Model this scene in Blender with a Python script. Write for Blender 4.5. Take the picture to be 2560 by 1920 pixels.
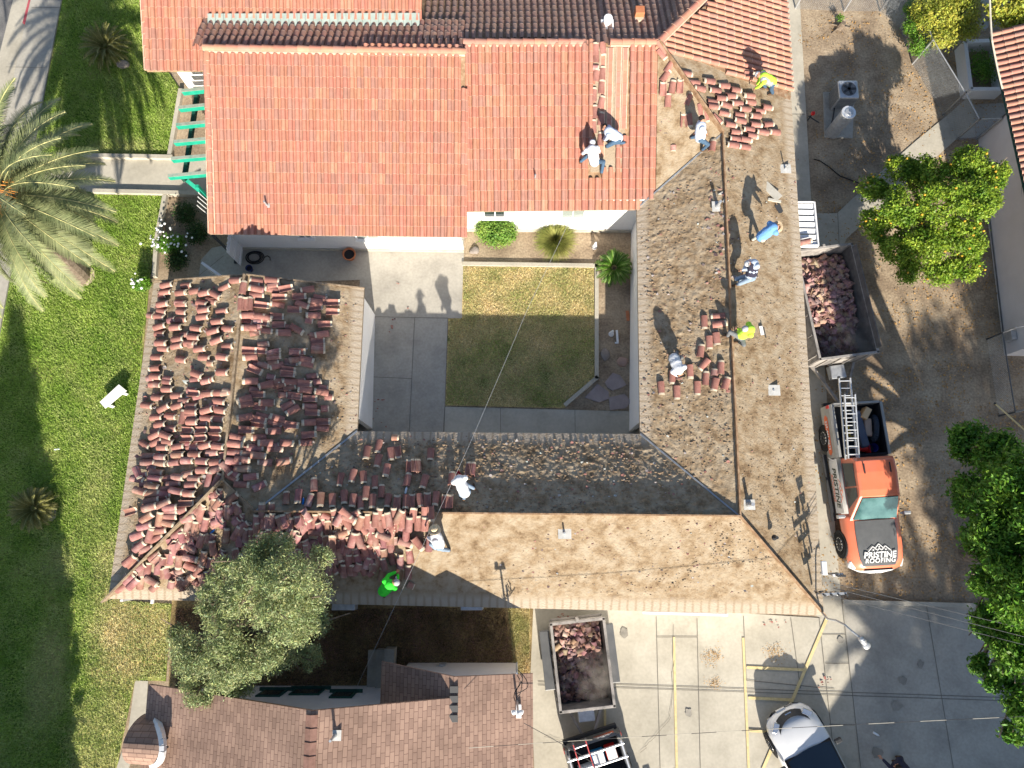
import bpy, math, random
import numpy as np
from mathutils import Vector, Matrix, noise
R_ = math.radians
random.seed(7); rng = np.random.default_rng(7)
scene = bpy.context.scene
C = scene.collection
for o in list(bpy.data.objects): bpy.data.objects.remove(o)

# ---------------------------------------------------------------- camera, sky, sun, exposure
FPX, TILT, CAMH = 1777.0, R_(11.7), 26.5
cam = bpy.data.cameras.new('camera'); camo = bpy.data.objects.new('camera', cam); C.objects.link(camo)
camo.location = (0, 0, CAMH); camo.rotation_euler = (TILT, 0, 0)
cam.sensor_fit = 'HORIZONTAL'; cam.sensor_width = 36.0; cam.lens = 36.0 * FPX / 2560.0
cam.clip_start = 0.1; cam.clip_end = 1000
scene.camera = camo
SUN_EL, SUN_AZ = 27.0, 8.0           # shadows run to the north, 8 degrees west of it
world = bpy.data.worlds.new('World'); scene.world = world; world.use_nodes = True
wn = world.node_tree.nodes; bg = wn['Background']
sky = wn.new('ShaderNodeTexSky'); sky.sky_type = 'NISHITA'; sky.sun_disc = False
sky.sun_elevation = R_(SUN_EL); sky.sun_rotation = R_(180 - SUN_AZ)
world.node_tree.links.new(sky.outputs[0], bg.inputs[0]); bg.inputs[1].default_value = 0.085
sl = bpy.data.lights.new('sun', 'SUN'); sl.energy = 5.0; sl.angle = R_(0.5); sl.color = (1.0, 0.91, 0.78)
so = bpy.data.objects.new('sun', sl); C.objects.link(so)
tosun = Vector((math.sin(R_(SUN_AZ)) * math.cos(R_(SUN_EL)), -math.cos(R_(SUN_AZ)) * math.cos(R_(SUN_EL)), math.sin(R_(SUN_EL))))
so.rotation_euler = tosun.to_track_quat('Z', 'Y').to_euler(); so.location = (0, 0, 40)
scene.view_settings.view_transform = 'Standard'; scene.view_settings.look = 'None'
scene.view_settings.exposure = 1.0; scene.view_settings.gamma = 1.0
scene.render.engine = 'CYCLES'
scene.cycles.max_bounces = 6

# ---------------------------------------------------------------- helpers
cT, sT = math.cos(TILT), math.sin(TILT)
def P(x, y, z=0.0):
    u = x - 1280; v = 960 - y
    k = (CAMH - z) / (FPX * cT - v * sT)
    return Vector((u * k, (FPX * sT + v * cT) * k, z))
def V(*a): return Vector(a)

def srgb(r, g, b, k=1.0):
    f = lambda c: ((c / 255) / 12.92 if c / 255 <= 0.04045 else ((c / 255 + 0.055) / 1.055) ** 2.4) * k
    return (f(r), f(g), f(b))

MATS = {}
def mat(name, cols, scale=4.0, rough=0.85, bump=0.0, bscale=None, metal=0.0, detail=6, attr=False, trans=0.0, spec=0.3, objrand=0.0, coat=0.0, fine=0.0):
    """cols: list of linear rgb; noise picks among them"""
    m = bpy.data.materials.new(name); m.use_nodes = True; MATS[name] = m
    nt = m.node_tree; N = nt.nodes; L = nt.links
    b = N['Principled BSDF']; b.inputs['Roughness'].default_value = rough; b.inputs['Metallic'].default_value = metal
    b.inputs['Specular IOR Level'].default_value = spec
    if coat: b.inputs['Coat Weight'].default_value = coat; b.inputs['Coat Roughness'].default_value = 0.08
    tc = N.new('ShaderNodeTexCoord')
    nz = N.new('ShaderNodeTexNoise'); nz.inputs['Scale'].default_value = scale; nz.inputs['Detail'].default_value = detail
    nz.inputs['Roughness'].default_value = 0.62
    L.new(tc.outputs['Object'], nz.inputs['Vector'])
    if isinstance(cols[0], (int, float)): cols = [cols, cols]
    rp = N.new('ShaderNodeValToRGB'); cr = rp.color_ramp
    n = len(cols)
    lo, hi = 0.32, 0.68
    cr.elements[0].position = lo; cr.elements[0].color = (*cols[0], 1)
    cr.elements[1].position = hi; cr.elements[1].color = (*cols[-1], 1)
    for i in range(1, n - 1):
        e = cr.elements.new(lo + (hi - lo) * i / (n - 1)); e.color = (*cols[i], 1)
    L.new(nz.outputs['Fac'], rp.inputs['Fac'])
    out = rp.outputs['Color']
    if fine:
        n2 = N.new('ShaderNodeTexNoise'); n2.inputs['Scale'].default_value = scale * 14; n2.inputs['Detail'].default_value = 3
        L.new(tc.outputs['Object'], n2.inputs['Vector'])
        mr = N.new('ShaderNodeMapRange'); mr.inputs[1].default_value = 0.3; mr.inputs[2].default_value = 0.7
        mr.inputs[3].default_value = 1 - fine; mr.inputs[4].default_value = 1 + fine
        L.new(n2.outputs['Fac'], mr.inputs[0])
        mx = N.new('ShaderNodeMixRGB'); mx.blend_type = 'MULTIPLY'; mx.inputs[0].default_value = 1
        L.new(out, mx.inputs[1]); L.new(mr.outputs[0], mx.inputs[2]); out = mx.outputs[0]
    if attr:
        at = N.new('ShaderNodeVertexColor'); at.layer_name = 'Col'
        mx = N.new('ShaderNodeMixRGB'); mx.blend_type = 'MULTIPLY'; mx.inputs[0].default_value = 1
        L.new(out, mx.inputs[1]); L.new(at.outputs['Color'], mx.inputs[2]); out = mx.outputs[0]
    if objrand:
        oi = N.new('ShaderNodeObjectInfo'); mr = N.new('ShaderNodeMapRange')
        mr.inputs[3].default_value = 1 - objrand; mr.inputs[4].default_value = 1 + objrand
        L.new(oi.outputs['Random'], mr.inputs[0])
        mx = N.new('ShaderNodeMixRGB'); mx.blend_type = 'MULTIPLY'; mx.inputs[0].default_value = 1
        L.new(out, mx.inputs[1]); L.new(mr.outputs[0], mx.inputs[2]); out = mx.outputs[0]
    L.new(out, b.inputs['Base Color'])
    if trans:
        b.inputs['Subsurface Weight'].default_value = 0
        tr = N.new('ShaderNodeBsdfTranslucent'); ms = N.new('ShaderNodeMixShader'); ms.inputs[0].default_value = trans
        L.new(out, tr.inputs['Color'])
        mo = N['Material Output']; L.new(b.outputs[0], ms.inputs[1]); L.new(tr.outputs[0], ms.inputs[2]); L.new(ms.outputs[0], mo.inputs['Surface'])
    if bump:
        nb = N.new('ShaderNodeTexNoise'); nb.inputs['Scale'].default_value = bscale or scale * 6; nb.inputs['Detail'].default_value = 5
        L.new(tc.outputs['Object'], nb.inputs['Vector'])
        bp = N.new('ShaderNodeBump'); bp.inputs['Strength'].default_value = bump; bp.inputs['Distance'].default_value = 0.03
        L.new(nb.outputs['Fac'], bp.inputs['Height']); L.new(bp.outputs[0], b.inputs['Normal'])
    return m

class MB:
    def __init__(s): s.v = []; s.f = []; s.m = []; s.c = []
    def face(s, pts, m=0, c=None):
        i = len(s.v); s.v += [tuple(p) for p in pts]; s.f.append(tuple(range(i, i + len(pts)))); s.m.append(m); s.c.append(c); return s
    def mesh(s, vs, fs, m=0, c=None):
        i = len(s.v); s.v += [tuple(p) for p in vs]
        for f in fs: s.f.append(tuple(i + k for k in f)); s.m.append(m); s.c.append(c)
        return s
    def box(s, c, d, rz=0.0, m=0, col=None, M=None, taper=1.0):
        c = Vector(c); hx, hy, hz = d[0] / 2, d[1] / 2, d[2] / 2
        vs = []
        for z in (-hz, hz):
            t = taper if z > 0 else 1
            for x, y in ((-hx, -hy), (hx, -hy), (hx, hy), (-hx, hy)):
                p = Vector((x * t, y * t, z))
                if M is not None: p = M @ p
                elif rz: p = Vector((p.x * math.cos(rz) - p.y * math.sin(rz), p.x * math.sin(rz) + p.y * math.cos(rz), p.z))
                vs.append(c + p)
        s.mesh(vs, [(3, 2, 1, 0), (4, 5, 6, 7), (0, 1, 5, 4), (1, 2, 6, 5), (2, 3, 7, 6), (3, 0, 4, 7)], m, col); return s
    def bar(s, p, q, w, h, m=0, up=None, col=None):
        p = Vector(p); q = Vector(q); d = q - p; L = d.length
        if L < 1e-6: return s
        x = d.normalized(); up = Vector(up) if up is not None else Vector((0, 0, 1))
        y = up.cross(x)
        if y.length < 1e-4: y = Vector((0, 1, 0)).cross(x)
        y.normalize(); z = x.cross(y)
        M = Matrix((x, y, z)).transposed()
        return s.box((p + q) / 2, (L, w, h), m=m, M=M, col=col)
    def tube(s, p, q, r0, r1=None, n=8, m=0, cap=True, col=None):
        p = Vector(p); q = Vector(q); r1 = r0 if r1 is None else r1
        d = (q - p)
        if d.length < 1e-6: return s
        x = d.normalized(); a = Vector((0, 0, 1)) if abs(x.z) < 0.9 else Vector((1, 0, 0))
        y = a.cross(x).normalized(); z = x.cross(y)
        vs = []
        for c, r in ((p, r0), (q, r1)):
            for i in range(n):
                t = 2 * math.pi * i / n; vs.append(c + y * (r * math.cos(t)) + z * (r * math.sin(t)))
        fs = [(i, (i + 1) % n, n + (i + 1) % n, n + i) for i in range(n)]
        if cap: fs += [tuple(reversed(range(n))), tuple(range(n, 2 * n))]
        s.mesh(vs, fs, m, col); return s
    def path(s, pts, r, n=6, m=0, col=None):
        for a, b in zip(pts, pts[1:]): s.tube(a, b, r, r, n, m, True, col)
        return s
    def ball(s, c, r, n=8, k=5, m=0, sc=(1, 1, 1), col=None):
        c = Vector(c); vs = [c + Vector((0, 0, -r * sc[2]))]
        for j in range(1, k):
            ph = -math.pi / 2 + math.pi * j / k
            for i in range(n):
                t = 2 * math.pi * i / n
                vs.append(c + Vector((r * sc[0] * math.cos(ph) * math.cos(t), r * sc[1] * math.cos(ph) * math.sin(t), r * sc[2] * math.sin(ph))))
        vs.append(c + Vector((0, 0, r * sc[2])))
        fs = [(0, 1 + (i + 1) % n, 1 + i) for i in range(n)]
        for j in range(k - 2):
            a = 1 + j * n
            fs += [(a + i, a + (i + 1) % n, a + n + (i + 1) % n, a + n + i) for i in range(n)]
        a = 1 + (k - 2) * n; e = len(vs) - 1
        fs += [(a + i, a + (i + 1) % n, e) for i in range(n)]
        s.mesh(vs, fs, m, col); return s
    def cap(s, p, q, r0, r1, m=0):
        s.tube(p, q, r0, r1, 10, m, True); s.ball(p, r0, 10, 6, m); s.ball(q, r1, 10, 6, m); return s
    def prism(s, pts, z0, z1, m=0, mt=None, col=None):
        n = len(pts); vs = [(p[0], p[1], z0) for p in pts] + [(p[0], p[1], z1) for p in pts]
        s.mesh(vs, [(i, (i + 1) % n, n + (i + 1) % n, n + i) for i in range(n)], m, col)
        s.mesh([(p[0], p[1], z1) for p in pts], [tuple(range(n))], m if mt is None else mt, col)
        s.mesh([(p[0], p[1], z0) for p in pts], [tuple(reversed(range(n)))], m, col); return s
    def slab(s, pts, t, m=0):
        """thick sheet below the polygon pts (3D)"""
        n = len(pts); lo = [Vector(p) - Vector((0, 0, t)) for p in pts]
        s.mesh(list(pts) + lo, [tuple(range(n)), tuple(reversed(range(n, 2 * n)))] + [(i, n + i, n + (i + 1) % n, (i + 1) % n) for i in range(n)], m); return s
    def xform(s, M):
        s.v = [tuple(M @ Vector(p)) for p in s.v]; return s
    def build(s, name, mats, parent=None, smooth=False, bevel=0.0):
        me = bpy.data.meshes.new(name)
        off = parent.location if parent is not None else Vector((0, 0, 0))
        if parent is not None and parent.parent is not None: off = off + parent.parent.location
        vs = [(p[0] - off[0], p[1] - off[1], p[2] - off[2]) for p in s.v]
        me.from_pydata(vs, [], s.f)
        for m in (mats if isinstance(mats, (list, tuple)) else [mats]):
            if m: me.materials.append(m)
        me.polygons.foreach_set('material_index', s.m)
        if any(c is not None for c in s.c):
            ca = me.color_attributes.new('Col', 'FLOAT_COLOR', 'CORNER')
            arr = []
            for f, c in zip(s.f, s.c):
                c = c or (1, 1, 1); arr += [c[0], c[1], c[2], 1.0] * len(f)
            ca.data.foreach_set('color', arr)
        if smooth: me.shade_smooth() if hasattr(me, 'shade_smooth') else me.polygons.foreach_set('use_smooth', [True] * len(me.polygons))
        me.update()
        o = bpy.data.objects.new(name, me); C.objects.link(o)
        if parent is not None: o.parent = parent
        if bevel:
            b = o.modifiers.new('bevel', 'BEVEL'); b.width = bevel; b.segments = 2; b.limit_method = 'ANGLE'; b.angle_limit = R_(35)
        return o

def tag(o, label=None, cat=None, group=None, kind=None):
    if label: o['label'] = label
    if cat: o['category'] = cat
    if group: o['group'] = group
    if kind: o['kind'] = kind
    return o
def thing(name, label, cat, loc=(0, 0, 0), group=None):
    o = bpy.data.objects.new(name, None); C.objects.link(o); o.location = loc; o.empty_display_size = 0.3
    return tag(o, label, cat, group)
def quads(name, Q, mats, cols=None, midx=None, parent=None, label=None):
    """Q (n,4,3) numpy -> mesh object"""
    n = len(Q); me = bpy.data.meshes.new(name)
    if parent is not None: Q = Q - np.array(parent.location)
    me.vertices.add(4 * n); me.vertices.foreach_set('co', Q.reshape(-1).astype(np.float32))
    me.loops.add(4 * n); me.loops.foreach_set('vertex_index', np.arange(4 * n, dtype=np.int32))
    me.polygons.add(n); me.polygons.foreach_set('loop_start', np.arange(0, 4 * n, 4, dtype=np.int32))
    for m in (mats if isinstance(mats, (list, tuple)) else [mats]): me.materials.append(m)
    if midx is not None: me.polygons.foreach_set('material_index', midx)
    if cols is not None:
        ca = me.color_attributes.new('Col', 'FLOAT_COLOR', 'CORNER')
        a = np.ones((n, 4, 4), np.float32); a[:, :, :3] = cols[:, None, :]
        ca.data.foreach_set('color', a.reshape(-1))
    me.update(calc_edges=True); me.validate()
    o = bpy.data.objects.new(name, me); C.objects.link(o)
    if parent is not None: o.parent = parent
    return o
def text_mesh(s, size, mater, parent, M, name='lettering', depth=0.004, shear=0.0, bold=0.0, spacing=1.0):
    cu = bpy.data.curves.new(name, 'FONT'); cu.body = s; cu.size = size; cu.extrude = depth; cu.align_x = 'CENTER'; cu.align_y = 'CENTER'
    cu.shear = shear; cu.offset = bold; cu.space_character = spacing
    to = bpy.data.objects.new('t', cu); C.objects.link(to)
    me = bpy.data.meshes.new_from_object(to.evaluated_get(bpy.context.evaluated_depsgraph_get()))
    bpy.data.objects.remove(to)
    me.name = name; me.transform(M); me.materials.clear(); me.materials.append(mater)
    o = bpy.data.objects.new(name, me); C.objects.link(o); o.parent = parent
    return o

# ---------------------------------------------------------------- materials
m_dirt = mat('dirt', [(0.19, 0.14, 0.095), (0.31, 0.24, 0.165), (0.42, 0.34, 0.24)], 0.9, 0.95, 0.5, 14, fine=0.25, detail=9)
m_grass = mat('lawn grass', [(0.06, 0.13, 0.012), (0.115, 0.21, 0.022), (0.20, 0.28, 0.045), (0.36, 0.34, 0.12)], 0.6, 0.95, 1.0, 45, detail=13, fine=0.5)
m_drygrass = mat('dry grass', [(0.15, 0.175, 0.05), (0.40, 0.32, 0.14), (0.52, 0.40, 0.18), (0.42, 0.31, 0.15)], 1.3, 0.95, 0.9, 30, detail=12, fine=0.35)
m_conc = mat('concrete', [(0.36, 0.335, 0.275), (0.44, 0.41, 0.34), (0.50, 0.47, 0.395)], 0.7, 0.85, 0.06, 60, detail=10, fine=0.06)
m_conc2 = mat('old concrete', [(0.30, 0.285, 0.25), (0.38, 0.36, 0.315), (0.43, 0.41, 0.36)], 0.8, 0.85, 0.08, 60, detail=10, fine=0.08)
m_asph = mat('asphalt', [(0.13, 0.13, 0.13), (0.20, 0.195, 0.19)], 2, 0.9, 0.3, 80, fine=0.2)
m_joint = mat('joint', (0.17, 0.16, 0.14), 3, 0.95)
m_yellow = mat('yellow paint', [(0.56, 0.45, 0.22), (0.70, 0.58, 0.32)], 6, 0.8, fine=0.15)
m_redp = mat('red kerb paint', [(0.35, 0.06, 0.08), (0.45, 0.10, 0.12)], 6, 0.8)
m_stucco = mat('white stucco', [(0.78, 0.77, 0.75), (0.84, 0.83, 0.82)], 1.2, 0.9, 0.25, 90, fine=0.03)
m_stucco2 = mat('pink white stucco', [(0.66, 0.62, 0.60), (0.74, 0.70, 0.68)], 1.0, 0.9, 0.25, 90)
m_wood = mat('weathered wood', [(0.16, 0.12, 0.08), (0.28, 0.21, 0.14), (0.36, 0.29, 0.21)], 7, 0.85, 0.4, 40)
m_woodr = mat('ridge board', [(0.20, 0.12, 0.07), (0.30, 0.19, 0.11), (0.42, 0.30, 0.2)], 5, 0.85, 0.3, 40)
m_white = mat('white paint', [(0.76, 0.76, 0.76), (0.82, 0.82, 0.82)], 4, 0.5)
m_whitemetal = mat('white metal', [(0.72, 0.74, 0.76), (0.80, 0.81, 0.82)], 5, 0.35)
m_green = mat('green paint', [(0.01, 0.26, 0.17), (0.02, 0.36, 0.24)], 5, 0.6)
m_greentop = mat('weathered green top', [(0.22, 0.27, 0.22), (0.34, 0.38, 0.32), (0.16, 0.30, 0.24)], 3, 0.8)
m_dkgreen = mat('dark green shutters', [(0.01, 0.05, 0.04), (0.02, 0.08, 0.06)], 5, 0.6)
m_tile = mat('clay tile', [(0.42, 0.19, 0.13), (0.48, 0.235, 0.165)], 5, 0.75, 0.12, 60, attr=True, fine=0.05)
m_mortar = mat('tile mortar', [(0.55, 0.36, 0.27), (0.66, 0.46, 0.35)], 9, 0.9, 0.4, 60)
m_ltile = mat('loose clay tile', [(0.25, 0.11, 0.09), (0.34, 0.16, 0.13), (0.41, 0.235, 0.19)], 4, 0.8, 0.15, 60, objrand=0.16)
m_ltile2 = mat('loose clay tile dusty', [(0.23, 0.10, 0.085), (0.33, 0.16, 0.135), (0.42, 0.28, 0.23)], 3, 0.85, 0.15, 60, attr=True)
m_collar = mat('mortar collar', [(0.50, 0.42, 0.31), (0.62, 0.54, 0.42)], 9, 0.9, 0.4, 60)
m_flash = mat('grey flashing', [(0.27, 0.33, 0.30), (0.36, 0.42, 0.39)], 4, 0.6)
m_galv = mat('galvanised metal', [(0.42, 0.44, 0.46), (0.58, 0.60, 0.62)], 8, 0.42, metal=0.55)
m_alu = mat('aluminium', [(0.72, 0.74, 0.76), (0.80, 0.82, 0.84)], 8, 0.35, metal=0.5)
m_black = mat('black rubber', (0.018, 0.018, 0.02), 5, 0.7)
m_dark = mat('dark metal', (0.04, 0.042, 0.045), 5, 0.5)
m_glass = mat('window glass', (0.03, 0.045, 0.05), 3, 0.06, spec=0.8, metal=0.2)
m_glassg = mat('pale window glass', [(0.20, 0.24, 0.22), (0.28, 0.32, 0.30)], 2, 0.2, spec=0.6)
m_rock = mat('grey rock', [(0.20, 0.17, 0.15), (0.33, 0.29, 0.26)], 3, 0.9, 0.5, 20)
m_flag = mat('flagstone', [(0.26, 0.22, 0.22), (0.36, 0.31, 0.30)], 2, 0.85, 0.3, 20)
m_terra = mat('terracotta', [(0.42, 0.14, 0.06), (0.5, 0.2, 0.1)], 5, 0.8)
m_pvc = mat('green pvc', (0.03, 0.12, 0.08), 4, 0.6)

def deck_mat():
    m = bpy.data.materials.new('roof deck dirt'); m.use_nodes = True; nt = m.node_tree; N = nt.nodes; L = nt.links
    b = N['Principled BSDF']; b.inputs['Roughness'].default_value = 0.95; b.inputs['Specular IOR Level'].default_value = 0.1
    uv = N.new('ShaderNodeUVMap'); uv.uv_map = 'UVMap'; sp = N.new('ShaderNodeSeparateXYZ'); L.new(uv.outputs[0], sp.inputs[0])
    tc = N.new('ShaderNodeTexCoord')
    n1 = N.new('ShaderNodeTexNoise'); n1.inputs['Scale'].default_value = 2.2; n1.inputs['Detail'].default_value = 10; n1.inputs['Roughness'].default_value = 0.68
    L.new(tc.outputs['Object'], n1.inputs['Vector'])
    rp = N.new('ShaderNodeValToRGB'); cr = rp.color_ramp
    cr.elements[0].position = 0.33; cr.elements[0].color = (0.167, 0.112, 0.065, 1)
    cr.elements[1].position = 0.70; cr.elements[1].color = (0.409, 0.344, 0.251, 1)
    e = cr.elements.new(0.45); e.color = (0.288, 0.214, 0.135, 1); e = cr.elements.new(0.55); e.color = (0.349, 0.279, 0.195, 1)
    L.new(n1.outputs['Fac'], rp.inputs['Fac'])
    # bare felt with the marks of the old tile courses along the eave
    w = N.new('ShaderNodeMath'); w.operation = 'MULTIPLY'; w.inputs[1].default_value = 2 * math.pi / 0.262; L.new(sp.outputs['X'], w.inputs[0])
    n3 = N.new('ShaderNodeTexNoise'); n3.inputs['Scale'].default_value = 2.2; n3.inputs['Detail'].default_value = 4; L.new(tc.outputs['Object'], n3.inputs['Vector'])
    w2 = N.new('ShaderNodeMath'); w2.operation = 'MULTIPLY_ADD'; w2.inputs[1].default_value = 2.5; L.new(n3.outputs['Fac'], w2.inputs[0]); L.new(w.outputs[0], w2.inputs[2])
    sn = N.new('ShaderNodeMath'); sn.operation = 'SINE'; L.new(w2.outputs[0], sn.inputs[0])
    r2 = N.new('ShaderNodeValToRGB'); c2 = r2.color_ramp
    c2.elements[0].position = 0.0; c2.elements[0].color = (0.42, 0.355, 0.275, 1); c2.elements[1].position = 1.0; c2.elements[1].color = (0.33, 0.265, 0.19, 1)
    e = c2.elements.new(0.35); e.color = (0.42, 0.355, 0.275, 1); L.new(sn.outputs[0], r2.inputs['Fac'])
    ms = N.new('ShaderNodeMath'); ms.operation = 'MULTIPLY_ADD'; ms.inputs[1].default_value = 0.55; L.new(n1.outputs['Fac'], ms.inputs[0]); L.new(sp.outputs['Y'], ms.inputs[2])
    mr = N.new('ShaderNodeMapRange'); mr.inputs[1].default_value = 0.52; mr.inputs[2].default_value = 0.74; L.new(ms.outputs[0], mr.inputs[0])
    mx = N.new('ShaderNodeMixRGB'); L.new(mr.outputs[0], mx.inputs[0]); L.new(r2.outputs['Color'], mx.inputs[1]); L.new(rp.outputs['Color'], mx.inputs[2])
    L.new(mx.outputs[0], b.inputs['Base Color'])
    nb = N.new('ShaderNodeTexNoise'); nb.inputs['Scale'].default_value = 16; nb.inputs['Detail'].default_value = 6; L.new(tc.outputs['Object'], nb.inputs['Vector'])
    bp = N.new('ShaderNodeBump'); bp.inputs['Strength'].default_value = 0.6; bp.inputs['Distance'].default_value = 0.035
    L.new(nb.outputs['Fac'], bp.inputs['Height']); L.new(bp.outputs[0], b.inputs['Normal'])
    return m
m_deck = deck_mat()

def shingle_mat():
    m = bpy.data.materials.new('shingles'); m.use_nodes = True; nt = m.node_tree; N = nt.nodes; L = nt.links
    b = N['Principled BSDF']; b.inputs['Roughness'].default_value = 0.95; b.inputs['Specular IOR Level'].default_value = 0.1
    uv = N.new('ShaderNodeUVMap'); uv.uv_map = 'UVMap'
    br = N.new('ShaderNodeTexBrick'); br.inputs['Scale'].default_value = 1.0; br.inputs['Brick Width'].default_value = 0.27; br.inputs['Row Height'].default_value = 0.13
    br.inputs['Mortar Size'].default_value = 0.008; br.inputs['Color1'].default_value = (0.33, 0.225, 0.175, 1); br.inputs['Color2'].default_value = (0.225, 0.15, 0.12, 1)
    br.inputs['Mortar'].default_value = (0.16, 0.10, 0.08, 1); br.inputs['Mortar Smooth'].default_value = 0.3; br.offset = 0.37; br.inputs['Bias'].default_value = -0.25
    nz = N.new('ShaderNodeTexNoise'); nz.inputs['Scale'].default_value = 1.1; nz.inputs['Detail'].default_value = 8; tc = N.new('ShaderNodeTexCoord')
    wob = N.new('ShaderNodeMixRGB'); wob.blend_type = 'ADD'; wob.inputs[0].default_value = 0.05
    L.new(tc.outputs['Object'], nz.inputs['Vector']); L.new(uv.outputs[0], wob.inputs[1]); L.new(nz.outputs['Color'], wob.inputs[2]); L.new(wob.outputs[0], br.inputs['Vector'])
    mr = N.new('ShaderNodeMapRange'); mr.inputs[1].default_value = 0.3; mr.inputs[2].default_value = 0.7; mr.inputs[3].default_value = 0.8; mr.inputs[4].default_value = 1.2; L.new(nz.outputs['Fac'], mr.inputs[0])
    mx = N.new('ShaderNodeMixRGB'); mx.blend_type = 'MULTIPLY'; mx.inputs[0].default_value = 1; L.new(br.outputs['Color'], mx.inputs[1]); L.new(mr.outputs[0], mx.inputs[2])
    L.new(mx.outputs[0], b.inputs['Base Color'])
    bp = N.new('ShaderNodeBump'); bp.inputs['Strength'].default_value = 0.4; bp.inputs['Distance'].default_value = 0.02; bp.invert = True
    L.new(br.outputs['Fac'], bp.inputs['Height']); L.new(bp.outputs[0], b.inputs['Normal'])
    return m
m_shingle = shingle_mat()

# ---------------------------------------------------------------- ground sheets
def sheet(name, pts, z, m, th=0.0):
    b = MB(); pp = [P(x, y, 0) for x, y in pts]
    if th:
        b.prism([(p.x, p.y) for p in pp], z - th, z)
    else: b.face([(p.x, p.y, z) for p in pp])
    o = b.build(name, m); o['kind'] = 'structure'
    return o
g = MB(); n = 60
xs = np.linspace(-60, 60, n)
g.face([(-150, -150, 0), (150, -150, 0), (150, 150, 0), (-150, 150, 0)])
tag(g.build('ground', m_dirt), kind='structure')
sheet('street', [(-900, -300), (42, -300), (35, 0), (-40, 300), (-200, 900), (-900, 900)], 0.006, m_asph)
sheet('gutter', [(60, -300), (80, -300), (78, 0), (40, 170), (5, 330), (-160, 900), (-205, 900), (-42, 300), (33, 0)], 0.012, m_conc)
sheet('sidewalk', [(90, -300), (190, -300), (158, 0), (4, 830), (-130, 1500), (-260, 1500), (-170, 900), (12, 330), (44, 170), (82, 0)], 0.12, m_conc2, 0.12)
sheet('red_kerb', [(80, -300), (90, -300), (82, 0), (68, 62), (61, 62), (77, 0)], 0.125, m_redp, 0.12)
sheet('lawn', [(190, -300), (158, 0), (4, 830), (-130, 1500), (-260, 2400), (250, 2400), (300, 1880), (338, 1700), (415, 1702), (430, 1510), (300, 1500), (376, 690), (418, 485), (430, 394), (454, 228), (415, 170), (365, -300)], 0.05, m_grass, 0.05)

def dry_lawn(m, spots):
    nt = m.node_tree; N = nt.nodes; L = nt.links; b = N['Principled BSDF']; src = b.inputs['Base Color'].links[0].from_socket
    g = N.new('ShaderNodeNewGeometry'); nz = N.new('ShaderNodeTexNoise'); nz.inputs['Scale'].default_value = 1.1; nz.inputs['Detail'].default_value = 9; nz.inputs['Roughness'].default_value = .7
    L.new(g.outputs['Position'], nz.inputs['Vector']); out = src; fz = N.new('ShaderNodeTexNoise'); fz.inputs['Scale'].default_value = 12; fz.inputs['Detail'].default_value = 5; L.new(g.outputs['Position'], fz.inputs['Vector'])
    for (x, y, rx, ry, c, st) in spots:
        mp = N.new('ShaderNodeMapping'); mp.vector_type = 'POINT'; p = P(x, y, 0); mp.inputs['Scale'].default_value = (1 / rx, 1 / ry, 0); mp.inputs['Location'].default_value = (-p.x / rx, -p.y / ry, 0)
        L.new(g.outputs['Position'], mp.inputs['Vector']); ln = N.new('ShaderNodeVectorMath'); ln.operation = 'LENGTH'; L.new(mp.outputs[0], ln.inputs[0])
        ad = N.new('ShaderNodeMath'); ad.operation = 'MULTIPLY_ADD'; ad.inputs[1].default_value = 1.9; L.new(nz.outputs['Fac'], ad.inputs[0]); L.new(ln.outputs['Value'], ad.inputs[2])
        mr = N.new('ShaderNodeMapRange'); mr.inputs[1].default_value = 1.55; mr.inputs[2].default_value = 2.0; mr.inputs[3].default_value = st; mr.inputs[4].default_value = 0; L.new(ad.outputs[0], mr.inputs[0])
        mx = N.new('ShaderNodeMixRGB'); L.new(mr.outputs[0], mx.inputs[0]); L.new(out, mx.inputs[1])
        sc_ = N.new('ShaderNodeMapRange'); sc_.inputs[1].default_value = .3; sc_.inputs[2].default_value = .7; sc_.inputs[3].default_value = .55; sc_.inputs[4].default_value = 1.45; L.new(fz.outputs['Fac'], sc_.inputs[0])
        mc = N.new('ShaderNodeMixRGB'); mc.blend_type = 'MULTIPLY'; mc.inputs[0].default_value = 1; mc.inputs[1].default_value = (*c, 1); L.new(sc_.outputs[0], mc.inputs[2]); L.new(mc.outputs[0], mx.inputs[2]); out = mx.outputs[0]
    L.new(out, b.inputs['Base Color'])
dry_lawn(m_grass, [(335, 1600, 1.7, 1.9, (.62, .47, .22), .9), (300, 370, 1.5, .5, (.50, .46, .16), .5), (285, 1440, 1.0, 1.6, (.50, .41, .2), .55), (250, 1850, 1.1, 2.0, (.58, .50, .22), .6), (120, 1700, .8, 2.0, (.50, .44, .2), .45), (240, 1250, .6, 2.2, (.45, .45, .15), .4), (150, 1420, .9, 1.0, (.5, .45, .2), .4)])
# walk between the lawns, with low side walls
sheet('walkway', [(60, 395), (520, 402), (520, 486), (60, 478)], 0.056, m_conc)
b = MB()
for a, c in (((150, 393), (436, 398)), ((235, 482), (520, 489))):
    p, q = P(*a), P(*c); b.bar((p.x, p.y, 0.11), (q.x, q.y, 0.11), 0.16, 0.22)
tag(b.build('walkway_edge', m_conc), kind='structure')
b = MB()
for pts in ([(456, 228), (428, 394)], [(417, 492), (397, 600), (390, 695)]):
    for a, c in zip(pts, pts[1:]):
        p, q = P(*a), P(*c); b.bar((p.x, p.y, 0.1), (q.x, q.y, 0.1), 0.16, 0.2)
tag(b.build('planter_edge', m_conc), kind='structure')
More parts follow.
